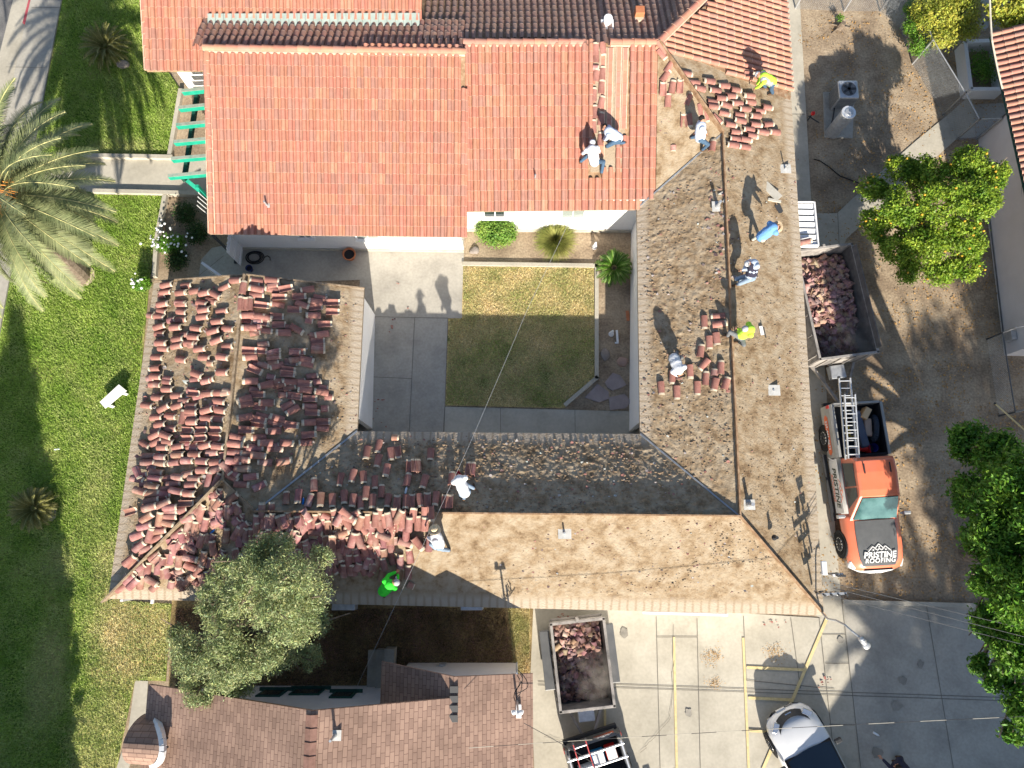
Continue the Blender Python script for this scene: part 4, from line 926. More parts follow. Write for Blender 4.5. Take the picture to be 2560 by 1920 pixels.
def roof_vent(name, label, p, h=0.28, r=0.045, base=0.32, lean=0, m=m_galv):
    t = thing(name, label, 'roof vent', p)
    b = MB(); b.box(p + V(0.02, 0.0, 0.03), (base, base * .9, 0.012), rz=lean); b.build('flashing_plate', m_plate, t)
    b = MB(); b.tube(p, p + V(0, 0, h), r, r, 10, cap=False); b.tube(p + V(0, 0, h), p + V(0, 0, h + .005), r, r, 10); b.tube(p, p + V(0, 0, h * .35), r * 1.9, r * 1.15, 10)
    b.build('pipe', m, t); return t
def sbz(x, y): return zr - k_ * abs(x - rx)
q = P(838, 1838, 5.9); q.z = sbz(q.x, q.y); q = P(838, 1838, q.z); roof_vent('roof_vent', 'white pipe vent on the brown shingle roof', q, .55, .035, .3)
# service mast and box at the gable corner of the shingle roof
q = P(1293, 1762, 4.2); t = thing('service_mast', 'grey service mast with looped cables at the corner of the shingle roof', 'mast', (q.x, q.y, 3.6))
b = MB(); b.tube((q.x, q.y, 3.5), (q.x + .02, q.y - .05, 5.1), .035, .03); b.tube((q.x + .0, q.y + .85, 2.4), (q.x, q.y + .85, 4.1), .03); b.build('pole', m_galv, t)
b = MB()
for dx in (-.1, .1): b.ball((q.x + dx, q.y, 5.1), .07, 8, 5)
b.box((q.x, q.y, 5.0), (.35, .07, .07)); b.build('insulators', m_whitemetal, t)
b = MB()
for k in range(4):
    pts = [V(q.x, q.y + .8, 4.1) + V(.1 * math.sin(i * .8 + k) + .12 * k * math.sin(i * .5), -.1 * i + .05 * k, .12 * math.sin(i * 1.1 + k)) for i in range(8)]
    b.path(pts, .012, 5)
b.build('cables', m_black, t)
q = P(1297, 1785, 4.1); q.z = sbz(q.x, q.y) + .06
MB().box(q, (.16, .38, .1)).build('junction_box', m_white, t, bevel=.01)
q = P(1107, 1663, .4); t = thing('gas_meter', 'grey gas meter with pipes against the north wall of the shingled building', 'gas meter', (q.x, q.y, 0))
b = MB(); b.box((q.x, q.y, .55), (.28, .2, .3), taper=.8); b.tube((q.x, q.y, .7), (q.x, q.y, .85), .05); b.build('meter_body', m_galv, t, bevel=.03)
b = MB(); b.path([V(q.x + .2, q.y - .05, 0), V(q.x + .2, q.y - .05, .8), V(q.x + .3, q.y - .1, .8), V(q.x + 1.3, q.y - .2, .75)], .022); b.path([V(q.x - .2, q.y, 0), V(q.x - .2, q.y, .75), V(q.x, q.y, .8)], .022); b.build('pipe', m_galv, t)

# plumbing vents and other things standing on the roofs
def on(px, py): return RP(px, py, 0.02)
roof_vent('roof_vent', 'white vent plate with pipe shadow low on the intact west slope by the arched wall', on(668, 514), .34, .03, .2)
roof_vent('roof_vent', 'white vent pipe low on the intact salmon slope above the round bush', on(1338, 447), .30, .03, .12)
roof_vent('roof_vent', 'short pipe vent with big white flashing at the east wing ridge', on(1793, 517), .42, .05, .42)
roof_vent('roof_vent', 'white pipe vent with crumpled flashing where the ridge boards meet at the south east corner', on(1871, 1262), .45, .06, .36)
roof_vent('roof_vent', 'dark open vent pipe on the south east hip slope', on(1936, 1344), .25, .05, .12, m=m_dark)
roof_vent('roof_vent', 'small vent in a pale square plate alone on the south slope', on(1410, 1332), .26, .03, .42)
roof_vent('roof_vent', 'small vent with tilted pale plate near the east eave north of the ladder truck', on(1962, 423), .38, .025, .38)
roof_vent('roof_vent', 'square pale vent plate alone on the east slope beside the ridge', on(1933, 976), .06, .03, .4)
t = thing('roof_vent', 'white cylindrical roof vent on the dark brown tiles behind the ridge', 'roof vent', onp(pMRn, P(1518, 60, 4.2).x, P(1518, 60, 4.2).y))
b = MB(); p = Vector(t.location); b.tube(p, p + V(0, 0, .35), .14, .14, 14); b.tube(p + V(0, 0, .33), p + V(0, 0, .40), .17, .15, 14); b.build('pipe', m_whitemetal, t); MB().box(p + V(0, -.05, .1), (.45, .4, .03)).build('flashing_plate', m_whitemetal, t)
p = onp(pMRn, P(1598, 34, 4.2).x, P(1598, 34, 4.2).y); t = thing('roof_cowl', 'square clay coloured cowl with pale front on the dark brown tiles', 'roof vent', p)
MB().box(p + V(0, 0, .22), (.34, .32, .44), taper=.95).build('cowl', m_terra, t, bevel=.02); MB().box(p + V(0, -.22, .12), (.3, .14, .2)).build('cowl_front', m_collar, t)
# hand tools left on the roof
def tool(px, py, ang, L, label, head='shovel'):
    a = R_(ang); p = RP(px, py, .05); q = RP(px + L * 70 * math.cos(a), py - L * 70 * math.sin(a), .06)
    t = thing(head, label, head, p); MB().tube(p, q, .016, .016, 8).build('handle', m_wood, t)
    d = (q - p).normalized(); s = Vector((-d.y, d.x, 0))
    b = MB(); b.slab([p - s * .11, p - d * .30 - s * .09, p - d * .33, p - d * .30 + s * .09, p + s * .11, p + d * .05], .012); b.build('blade', m_dark, t)
tool(1943, 512, 118, .35, 'flat shovel on a pale board near the standing shadow on the east slope')
p = RP(1932, 478, .05); b = MB(); b.bar(p + V(-.28, .28, .0), p + V(.2, -.3, .04), .3, .03); b.bar(p + V(-.2, -.32, .02), p + V(.25, -.42, .03), .09, .05); tag(b.build('broken_board', mat('pale board', [(.42, .4, .34), (.55, .52, .45)], 5, .9)), 'pale broken board lying on the east slope under the shovel', 'board')
p = RP(1962, 833, .02); t = thing('metal_scraper', 'small white handled scraper left on the east slope by the yellow shirted worker', 'scraper', (RP(1905, 827, .03)))
p = Vector(t.location); MB().bar(p + V(0, -.15, .02), p + V(-.05, .15, .05), .12, .03).build('blade', m_white, t); MB().tube(p + V(.1, -.25, .03), p + V(0.02, .1, .12), .02).build('handle', m_dark, t)
for (px, py, lab) in ((1755, 1228, 'blue plastic bottle at the foot of a tile on the courtyard side slope'),):
    pass
def bottle(px, py, ang, label, m, on_roof=True):
    a = R_(ang); p = RP(px, py, .05) if on_roof else P(px, py, .05)
    d = Vector((math.cos(a), math.sin(a), 0)); t = thing('plastic_bottle', label, 'bottle', p)
    b = MB(); b.tube(p - d * .1, p + d * .07, .035, .035, 10); b.tube(p + d * .07, p + d * .1, .035, .014, 10); b.build('bottle_body', m, t)
    MB().tube(p + d * .1, p + d * .12, .015, .015, 8).build('bottle_cap', m_white, t)
m_blue = mat('blue plastic', (0.02, 0.20, 0.62), 4, .4); m_clear = mat('clear plastic', (.75, .8, .85), 4, .15)
bottle(758, 1253, 88, 'blue bottle between loose tiles just above the south ridge', m_blue)
bottle(591, 1269, 80, 'blue bottle beside the dark valley boards of the hip corner', m_blue)
bottle(532, 1328, 50, 'blue bottle with orange tip in tree shade on the south slope', m_blue)
bottle(1015, 1226, 80, 'clear bottle at the foot of a dark tile on the courtyard side slope', m_clear)
bottle(143, 1123, 5, 'clear bottle lying on the lawn at the edge of the big shadow', m_clear, False)
bottle(2190, 1835, -30, 'clear bottle lying on the shaded car park', m_clear, False)

# ---------------------------------------------------------------- people
m_skin = mat('skin', (0.42, 0.22, 0.14), 3, .6); m_hair = mat('hair', (0.015, 0.012, 0.01), 3, .8)
def cloth(name, c, k=0.06): return mat(name, [tuple(q * (1 - k * 2) for q in c), c], 9, .9, .5, 25)
m_wsh = cloth('white shirt', (.74, .76, .80)); m_lbl = cloth('pale blue shirt', (.55, .64, .78)); m_bsh = cloth('blue shirt', (.16, .36, .70)); m_hv = cloth('yellow vest', (.55, .95, .08)); m_grn = cloth('bright green hoodie', (.05, .78, .05))
m_vest = cloth('dark vest', (.035, .035, .06)); m_jean = cloth('jeans', (.07, .13, .21), .15); m_grayp = cloth('grey trousers', (.16, .17, .18)); m_khaki = cloth('pale trousers', (.42, .42, .36)); m_lj = cloth('light jeans', (.24, .32, .42), .1)
m_straw = mat('straw', [(.62, .48, .30), (.76, .62, .42)], 20, .9, .4, 60); m_boot = mat('boots', (.10, .06, .035), 5, .8); m_redc = cloth('red cap', (.45, .02, .03)); m_cap = cloth('grey cap', (.42, .44, .46)); m_hood = cloth('hood', (.5, .52, .56)); m_glove = mat('red glove', (.8, .12, .08), 4, .8)
m_eye = mat('eye', (.02, .02, .02), 3, .3)
def remesh(o, vox=0.012, sm=3):
    r = o.modifiers.new('remesh', 'REMESH'); r.mode = 'VOXEL'; r.voxel_size = vox; r.use_smooth_shade = True
    if sm: s = o.modifiers.new('smooth', 'SMOOTH'); s.iterations = sm; s.factor = .5
def ik(a, c, l1, l2, hint):
    d = c - a; L = d.length
    if L > (l1 + l2) * .995: c = a + d * ((l1 + l2) * .995 / L); d = c - a; L = d.length
    x = (l1 * l1 - l2 * l2 + L * L) / (2 * L); h = math.sqrt(max(0.0, l1 * l1 - x * x))
    u = d / L; s = hint - u * hint.dot(u); s.normalize(); return a + u * x + s * h, c
def person(label, pel, chest, head, hands, feet, shirt, pants, hat=None, knee=None, sleeves=True, extra=None, hatm=None, elbow=None, group=None, gl=None, roof=True):
    """joints given as (px, py, height above the surface)"""
    def J(t):
        if roof: return RP(t[0], t[1], t[2])
        return P(t[0], t[1], t[2])
    pe = J(pel); ch = J(chest); d = ch - pe; ch = pe + d.normalized() * .46      # pelvis to shoulder line
    fwd = (J(hands[0]) + J(hands[1])) / 2 - ch; fwd.z = 0
    if fwd.length < .05: fwd = d.copy(); fwd.z = 0
    fwd.normalize(); up = (ch - pe).normalized(); side = fwd.cross(V(0, 0, 1)).normalized()
    side = (side - up * side.dot(up)).normalized()
    hd = J(head); neck = ch + up * .06; hdir = (hd - neck).normalized(); hc = neck + hdir * .17
    t = thing('person', label, 'person', (pe.x, pe.y, (J(feet[0]).z + J(feet[1]).z) / 2), group)
    body = MB(); sh = MB(); tr = MB(); bt = MB()
    sl, sr = ch - side * .19, ch + side * .19
    body.cap(pe, ch, .13, .14); body.cap(ch, neck, .07, .06); body.cap(neck, hc, .055, .06)
    # head
    hf = (fwd - hdir * fwd.dot(hdir)).normalized() if abs(fwd.dot(hdir)) < .98 else V(0, 0, -1); hs = hf.cross(hdir).normalized()
    body.ball(hc, .095, 12, 9, 0, (.9, 1, 1)); body.ball(hc + hf * .03 - hdir * .045, .075, 10, 7)
    body.cap(hc + hf * .10 + hdir * .005, hc + hf * .118 - hdir * .025, .012, .018); body.ball(hc + hf * .088 - hdir * .075, .026, 8, 5)
    for s in (-1, 1): body.ball(hc + hs * .092 * s - hdir * .005, .024, 8, 5)
    hip = [pe - side * .09, pe + side * .09]; sho = [sl, sr]
    for i in (0, 1):
        hnd = J(hands[i]); hint = (side * (1 if i else -1) * .8 - fwd * .3 + V(0, 0, -.3)) if elbow is None else Vector(elbow)
        e, w = ik(sho[i], hnd, .29, .26, hint)
        body.cap(sho[i], e, .05, .04); body.cap(e, w, .039, .028)
        hdv = (w - e).normalized(); palm = w + hdv * .055; pn = side if abs(hdv.dot(side)) < .9 else fwd; pn = (pn - hdv * pn.dot(hdv)).normalized(); pb = hdv.cross(pn)
        body.cap(w, palm, .027, .03)
        for f in range(4):
            a0 = palm + pn * (.024 * (f - 1.5)) + hdv * .02; Lf = (.062, .072, .068, .054)[f]
            m1 = a0 + hdv * Lf * .6 + pb * .012; body.cap(a0, m1, .0095, .009); body.cap(m1, m1 + hdv * Lf * .35 + pb * .03, .009, .008)
        th = w + hdv * .03 - pn * .03; body.cap(th, th - pn * .032 + hdv * .03, .011, .010); body.cap(th - pn * .032 + hdv * .03, th - pn * .036 + hdv * .055 + pb * .01, .010, .009)
        if sleeves: sh.cap(sho[i], e, .078, .066); sh.cap(e, e.lerp(w, .85), .064, .05)
        else: sh.cap(sho[i], sho[i].lerp(e, .7), .066, .062)
        if gl is not None: g_ = MB(); g_.cap(w, palm + hdv * .05, .036, .036); go = g_.build('glove', gl, t); remesh(go, .014)
        ft = J(feet[i]); ft = ft + V(0, 0, .09); kh = (fwd * .9 + side * (.25 if i else -.25)) if knee is None else Vector(knee)
        kn, an = ik(hip[i], ft, .43, .42, kh)
        body.cap(hip[i], kn, .08, .055); body.cap(kn, an, .052, .038)
        tr.cap(hip[i], kn, .105, .075); tr.cap(kn, kn.lerp(an, .93), .072, .058)
        bt = MB(); bt.cap(an, an + V(0, 0, -.03), .052, .052); bt.cap(an + V(0, 0, -.05), an + fwd * .15 + V(0, 0, -.055), .048, .042); o = bt.build('boot', m_boot, t); remesh(o, .015, 2)
    sh.cap(pe + up * .02, ch, .19, .18); sh.cap(sl, sr, .10, .10); sh.ball((pe + ch) / 2, .20, 12, 8, 0, (1, 1, 1)); sh.ball(ch, .11, 10, 6)
    tr.cap(hip[0], hip[1], .12, .12); tr.cap(pe, pe + up * .06, .14, .14)
    o = body.build('body', m_skin, t); remesh(o, .011, 2)
    o = sh.build('shirt', shirt, t); remesh(o, .018, 4); o = tr.build('trousers', pants, t); remesh(o, .018, 4)
    for s in (-1, 1): MB().ball(hc + hf * .093 + hs * .034 * s + hdir * .012, .012, 8, 5).build('eye', m_eye, t)
    top = hc + hdir * .03
    if hat == 'straw':
        b = MB(); z = hdir; a_ = hs; c_ = hf
        def ring(r, h): return [top + a_ * r * math.cos(k * math.pi / 10) + c_ * r * .95 * math.sin(k * math.pi / 10) + z * (h + (.02 * math.cos(k * math.pi / 5) if r > .15 else 0)) for k in range(20)]
        rs = [ring(.205, .03), ring(.115, .04), ring(.105, .12), ring(.06, .145), ring(.02, .125)]
        for r0, r1 in zip(rs, rs[1:]): b.mesh(r0 + r1, [(k, (k + 1) % 20, 20 + (k + 1) % 20, 20 + k) for k in range(20)])
        b.mesh(rs[-1], [tuple(range(20))]); o = b.build('straw_hat', hatm or m_straw, t); so_ = o.modifiers.new('s', 'SOLIDIFY'); so_.thickness = .008
        MB().tube(top + z * .045, top + z * .07, .118, .115, 20, cap=False).build('hat_band', m_boot, o)
    elif hat == 'cap':
        b = MB(); b.ball(top + hdir * .005, .108, 14, 8, 0, (1, 1, 1)); b.slab([top + hf * .08 - hs * .07, top + hf * .19 - hs * .05, top + hf * .19 + hs * .05, top + hf * .08 + hs * .07], .012)
        o = b.build('cap', hatm or m_cap, t, smooth=True)
    else:
        b = MB(); b.ball(top - hf * .02, .106, 12, 8); o = b.build('hair' if hat is None else 'hood', m_hair if hat is None else (hatm or m_hood), t); remesh(o, .016, 2)
    if extra == 'vest':
        b = MB(); b.cap(pe + up * .12, ch - up * .02, .205, .19); b.cap(sl * .6 + ch * .4, sr * .6 + ch * .4, .093, .093); o = b.build('vest', m_vest, t); remesh(o, .018, 3)
    if extra == 'stripes':
        b = MB()
        for s in (-1, 1): b.cap(pe + side * .08 * s + up * .1, ch + side * .09 * s + up * .02, .135, .135)
        o = b.build('reflective_bands', m_galv, t); remesh(o, .018, 3)
    if extra == 'shirt_print':
        pass
    return t
person('worker in white hooded shirt kneeling over the opened tile column, the lower of two', (1487, 405, .62), (1479, 372, .85), (1482, 352, .78), ((1457, 385, .2), (1500, 385, .15)), ((1450, 408, .02), (1503, 436, .02)), m_wsh, m_jean, 'hood', hatm=m_wsh)
person('worker in a pale blue shirt bending west over the opened column with one red glove', (1546, 345, .62), (1524, 330, .82), (1506, 312, .72), ((1506, 356, .12), (1504, 365, .10)), ((1525, 366, .02), (1562, 360, .02)), m_lbl, m_jean, None, elbow=(0, -.3, -.8), gl=None)
person('worker in a pale shirt and blue jeans standing beside the hip board, seen from behind', (1750, 345, .82), (1752, 318, 1.1), (1755, 298, 1.25), ((1768, 336, .55), (1735, 335, .6)), ((1725, 348, .02), (1754, 378, .02)), m_lbl, m_jean, None)
person('worker in yellow green safety vest and jeans bending beside the last tile rows', (1930, 205, .80), (1905, 190, .95), (1888, 184, .80), ((1884, 224, .25), (1890, 215, .3)), ((1930, 238, .02), (1912, 222, .02)), m_hv, m_jean, 'hood', extra='stripes', hatm=m_hood)
person('worker in blue shirt and straw hat stooping with one arm out on the east slope', (1903, 592, .80), (1925, 575, 1.12), (1942, 567, 1.2), ((1975, 570, .85), (1948, 585, .6)), ((1878, 603, .02), (1903, 606, .02)), m_bsh, m_khaki, 'straw')
person('worker in a dark vest, pale sleeves and white cap crouching west of the east eave', (1877, 692, .70), (1882, 668, .95), (1873, 658, 1.0), ((1848, 676, .55), (1857, 680, .4)), ((1842, 713, .02), (1858, 705, .02)), m_lbl, m_lj, 'cap', extra='vest', hatm=m_hood)
person('worker in a bright yellow shirt and grey cap sitting astride the east wing ridge board', (1852, 838, .45), (1868, 828, .80), (1868, 822, .98), ((1838, 818, .45), (1857, 852, .3)), ((1817, 842, .02), (1845, 856, .02)), m_hv, m_grayp, 'cap', hatm=m_cap, knee=(0, 0, 1))
person('worker in white shirt and dark cap bending over loose tiles west of the ridge', (1685, 895, .75), (1695, 920, .85), (1700, 936, .70), ((1683, 934, .15), (1702, 944, .15)), ((1680, 886, .02), (1690, 880, .02)), m_wsh, m_grayp, 'cap', hatm=m_hair)
person('worker in a white printed shirt and red cap kneeling on the courtyard side slope', (1162, 1232, .55), (1152, 1208, .80), (1147, 1192, .78), ((1165, 1192, .15), (1138, 1200, .15)), ((1186, 1222, .02), (1160, 1250, .02)), m_wsh, m_lj, 'cap', hatm=m_redc)
person('worker in white shirt and large straw hat striding beside the tile heap', (1098, 1362, .80), (1088, 1335, 1.15), (1085, 1320, 1.3), ((1062, 1340, .6), (1075, 1345, .5)), ((1124, 1376, .02), (1090, 1372, .02)), m_wsh, m_lj, 'straw')
person('worker in a bright green hooded shirt and grey cap crouching near the south eave', (958, 1478, .55), (978, 1458, .85), (998, 1455, .88), ((990, 1430, .35), (995, 1435, .3)), ((962, 1490, .02), (975, 1480, .02)), m_grn, m_grayp, 'cap', hatm=m_cap)
person('person in dark clothes reaching toward the west at the bottom edge of the car park', (2262, 1925, .95), (2240, 1912, 1.30), (2246, 1922, 1.55), ((2200, 1892, 1.1), (2225, 1925, .9)), ((2240, 1900, 0), (2250, 1890, 0)), m_vest, m_vest, None, roof=False)
p = RP(1000, 1343, .04); t = thing('sneaker', 'grey and white sneaker standing among the heaped tiles near the straw hatted worker', 'shoe', p)
b = MB(); b.cap(p + V(-.02, .06, .03), p + V(.04, -.10, .02), .05, .045); o = b.build('shoe_upper', m_grayp, t); remesh(o, .012); MB().box(p + V(.01, -.02, -.02), (.1, .28, .03), rz=.3).build('sole', m_white, t)

# ---------------------------------------------------------------- vegetation
def leafmat(name, cols, trans=.25): return mat(name, cols, 1.6, .55, attr=True, trans=trans, spec=.35, detail=3)
m_olive = leafmat('olive leaves', [(.17, .23, .09), (.46, .53, .25)]); m_citrus = leafmat('citrus leaves', [(.10, .22, .015), (.36, .50, .05)])
m_decid = leafmat('green leaves', [(.05, .17, .012), (.20, .38, .04)]); m_hedge = leafmat('yellow green leaves', [(.24, .30, .03), (.50, .50, .08)])
m_palm = leafmat('palm leaflets', [(.13, .17, .07), (.33, .36, .17)], .15); m_sago = leafmat('sago leaflets', [(.04, .12, .01), (.10, .22, .02)], .1); m_sagod = leafmat('dry sago leaflets', [(.10, .11, .02), (.26, .24, .07)], .1)
m_con = leafmat('conifer foliage', [(.02, .06, .012), (.05, .10, .02)], .1)
m_bark = mat('bark', [(.12, .09, .065), (.26, .21, .16)], 6, .95, .5, 20); m_fruit = mat('orange fruit', (.62, .36, .04), 3, .5)
def leafcloud(blobs, n, ls, shell=.55, asp=.45, outward=.5, upb=.2, colr=(.7, 1.25), mottle=1.0):
    """small leaf quads spread through overlapping blobs (cx,cy,cz,rx,ry,rz)"""
    B_ = np.array(blobs); vol = B_[:, 3] * B_[:, 4] + B_[:, 3] * B_[:, 5]; pr = vol / vol.sum()
    idx = rng.choice(len(B_), n, p=pr)
    d = rng.normal(size=(n, 3)); d /= np.linalg.norm(d, axis=1)[:, None]
    r = shell + (1 - shell) * rng.random(n) ** .6; r *= 1 + .16 * rng.normal(size=n)
    c = B_[idx, :3] + d * B_[idx, 3:6] * r[:, None]
    # clumps and gaps
    cc = B_[idx, :3] + d * B_[idx, 3:6]
    f = np.sin(cc[:, 0] * 5.1 + 1.3 * np.sin(cc[:, 1] * 3.7)) * np.sin(cc[:, 1] * 4.7 + cc[:, 2] * 2.2) + .6 * np.sin(cc[:, 2] * 7 + cc[:, 0] * 3)
    keep = (f > -0.75 * mottle) | (rng.random(n) < .35); c = c[keep]; d = d[keep]; n = len(c)
    nrm = d * outward + rng.normal(size=(n, 3)) * .6 + np.array([0, 0, upb]); nrm /= np.linalg.norm(nrm, axis=1)[:, None]
    t = np.cross(nrm, rng.normal(size=(n, 3))); t /= np.linalg.norm(t, axis=1)[:, None]; s = np.cross(nrm, t)
    L = ls * rng.uniform(.6, 1.3, n)[:, None]; W = L * asp
    Q = np.stack([c - t * L * .5, c + s * W * .5, c + t * L * .5, c - s * W * .5], 1)
    k = rng.uniform(colr[0], colr[1], n); col = np.stack([k * rng.uniform(.85, 1.2, n), k, k * rng.uniform(.8, 1.2, n)], 1)
    return Q, col
def branches(mb, base, tips, r0):
    for tp in tips:
        mid = base.lerp(tp, .5) + V(rng.uniform(-.2, .2), rng.uniform(-.2, .2), .15 * (tp - base).length * .3)
        mb.tube(base, mid, r0, r0 * .6, 7); mb.tube(mid, tp, r0 * .6, r0 * .18, 6)
        for _ in range(3):
            e = tp + V(*(rng.normal(size=3) * .35)); mb.tube(mid.lerp(tp, rng.uniform(.3, .9)), e, r0 * .25, r0 * .08, 5)
def lobes(blobs, k, core=.88):
    out = []
    for (x, y, z, a, b_, c) in blobs:
        out.append((x, y, z - c * .12, a * core, b_ * core, c * core))
        for _ in range(k):
            d = rng.normal(size=3); d[2] = abs(d[2]) * .9 - .1; d /= np.linalg.norm(d); f = rng.uniform(.55, .85); q = rng.uniform(.28, .5)
            out.append((x + d[0] * a * f, y + d[1] * b_ * f, z + d[2] * c * f, a * q, b_ * q, c * q))
    return out
def tree(name, label, cat, base, blobs, n, ls, m, trunk_h=1.2, r0=.15, group=None, fruit=0, lob=0, **kw):
    base = Vector(base); t = thing(name, label, cat, base, group)
    mb = MB(); fork = base + V(0, 0, trunk_h); mb.tube(base, fork, r0 * 1.3, r0, 10)
    branches(mb, fork, [Vector(b_[:3]) for b_ in blobs], r0 * .7); mb.build('trunk', m_bark, t)
    Q, col = leafcloud(lobes(blobs, lob) if lob else blobs, n, ls, **kw); quads('crown', Q, m, col, parent=t)
    if fruit:
        fb = MB()
        for _ in range(fruit):
            b_ = blobs[int(rng.integers(0, len(blobs)))]; d = rng.normal(size=3); d[2] = abs(d[2]); d /= np.linalg.norm(d)
            fb.ball((b_[0] + d[0] * b_[3] * .98, b_[1] + d[1] * b_[4] * .98, b_[2] + d[2] * b_[5] * .98), .042, 6, 4)
        fo = fb.build('fruit', m_fruit, t); fo['kind'] = 'stuff'
    return t
def blobset(pxl, z, r, rz=None):
    out = []
    for it in pxl:
        x, y = it[:2]; rr_ = it[2] if len(it) > 2 else r; zz = it[3] if len(it) > 3 else z
        p = P(x, y, zz); out.append((p.x, p.y, zz, rr_, rr_, (rz or rr_ * .8)))
    return out
# silvery olive tree over the south west corner
ob = blobset([(660, 1372, .5, 7.2), (700, 1360, .4, 7.4), (640, 1440, .7, 7.4), (720, 1440, .75, 7.8), (780, 1480, .6, 7.0), (700, 1520, .8, 7.4), (610, 1500, .65, 7.0), (740, 1560, .65, 6.2), (560, 1580, .7, 5.8), (480, 1640, .7, 4.8), (560, 1660, .75, 5.4), (640, 1640, .75, 5.6), (700, 1640, .55, 4.8), (500, 1720, .6, 4.4), (590, 1715, .5, 4.6), (450, 1590, .4, 3.6), (560, 1440, .45, 6.4), (530, 1500, .5, 5.6), (800, 1400, .4, 5.2), (800, 1560, .45, 4.0), (770, 1640, .45, 3.4), (640, 1400, .5, 6.6), (700, 1480, .7, 6.6)], 4.5, .7)
tree('olive_tree', 'big silvery green olive tree spreading over the roof corner and the lawn', 'tree', P(600, 1560, 0), ob, 78000, .095, m_olive, 1.6, .22, lob=7, asp=.26, shell=.45, outward=.35, upb=.3, colr=(.5, 1.35), mottle=1.1)
# citrus tree in the east yard
cb = blobset([(2180, 470, .55, 2.6), (2250, 420, .6, 2.9), (2330, 430, .65, 3.3), (2420, 410, .7, 3.6), (2480, 440, .6, 3.6), (2190, 560, .6, 2.7), (2260, 520, .8, 3.3), (2350, 510, .85, 3.7), (2440, 500, .75, 3.7), (2240, 620, .65, 2.7), (2320, 610, .8, 3.2), (2410, 590, .75, 3.3), (2350, 680, .6, 2.6), (2270, 680, .5, 2.2), (2420, 660, .6, 2.6), (2290, 440, .6, 2.8)], 3, .7)
tree('citrus_tree', 'round bright green citrus tree with small orange fruit beside the white wall', 'tree', P(2270, 600, 0), cb, 74000, .10, m_citrus, 1.0, .16, fruit=60, lob=7, asp=.5, shell=.5, outward=.5, mottle=1.0, colr=(.5, 1.25))
# tree at the right edge
rb = blobset([(2440, 1110, .8, 4), (2500, 1150, .8, 5), (2430, 1230, .7, 4.2), (2500, 1280, 1.0, 6), (2560, 1200, 1.0, 6.5), (2450, 1350, .6, 4.6), (2540, 1400, .9, 6), (2470, 1450, .6, 5), (2560, 1500, .9, 6), (2470, 1560, .55, 4.6), (2540, 1620, .7, 5.2), (2500, 1700, .5, 4.6), (2560, 1760, .6, 5), (2640, 1300, 1.2, 7), (2640, 1500, 1.2, 7), (2530, 1830, .35, 4.2), (2450, 1665, .35, 4.2)], 5, .8)
tree('leafy_tree', 'tall leafy green tree along the east edge below the yard', 'tree', P(2420, 1380, 0), rb, 92000, .15, m_decid, 2.2, .28, lob=7, asp=.42, shell=.4, outward=.4, mottle=1.0, colr=(.45, 1.3))
# shrubs beyond the wire fence
hb = blobset([(2340, 40, .75, 1.6), (2400, 30, .8, 1.7), (2360, 90, .55, 1.5), (2420, 70, .5, 1.6), (2310, 20, .5, 1.5), (2390, -20, .9, 1.7)], 1.6, .7)
tree('round_shrub', 'round yellow green shrub behind the chain link fence', 'shrub', P(2360, 60, 0), hb, 16000, .12, m_hedge, .5, .1, asp=.35, outward=.8, upb=.5)
tree('leafy_bush', 'dark leafy bush growing through the wire mesh fence', 'shrub', P(2285, 100, 0), blobset([(2290, 60, .5, .9), (2300, 110, .45, .8), (2285, 20, .4, .9)], .9, .5), 5000, .11, m_decid, .3, .05, asp=.35)
tree('corner_tree', 'yellow green treetop at the top right corner behind the tiled building', 'tree', P(2520, 70, 0), blobset([(2520, 15, .7, 3), (2560, 40, .7, 3), (2545, 75, .5, 2.8), (2590, -10, .9, 3.2)], 3, .7), 9000, .14, m_hedge, 1.3, .1, asp=.5)
# courtyard shrubs
p = P(1242, 590, 0); tree('round_bush', 'clipped round green bush against the courtyard wall under the dark window', 'shrub', p, [(p.x, p.y, .55, .72, .62, .5), (p.x - .25, p.y + .1, .6, .5, .45, .45), (p.x + .3, p.y - .1, .55, .45, .42, .4)], 13000, .075, leafmat('bush leaves', [(.10, .24, .03), (.28, .42, .08)]), .2, .05, asp=.6, shell=.7, outward=.9)
# roses
for (x, y, r, lab) in ((440, 620, .55, 'white flowering rose bush leaning over the planter edge'), (372, 720, .3, 'small white rose bush at the corner of the stripped roof')):
    p = P(x, y, 0); t = tree('rose_bush', lab, 'shrub', p, [(p.x, p.y, .5, r, r * .7, .4), (p.x - r * .6, p.y - .1, .45, r * .6, r * .5, .35), (p.x + r * .5, p.y + .1, .5, r * .5, r * .5, .3)], 4200, .06, m_decid, .15, .03, asp=.6, shell=.3)
    fb = MB()
    for _ in range(46 if r > .4 else 14):
        q = p + V(rng.normal() * r * .8, rng.normal() * r * .5, rng.uniform(.75, 1.0)); fb.ball(q, rng.uniform(.035, .06), 7, 4, 0, (1, 1, .6))
    fo = fb.build('white_blossom', m_white, t); fo['kind'] = 'stuff'
for (x, y, lab) in ((470, 540, 'dark low bush in shade between the planter edge and the tiled wall'), (450, 655, 'dark bush in the shade below the white roses'), (500, 590, 'small dark bush close to the downpipe in shade')):
    p = P(x, y, 0); tree('low_bush', lab, 'shrub', p, [(p.x, p.y, .3, .45, .5, .3)], 2200, .07, m_con, .1, .02, asp=.6, shell=.2)
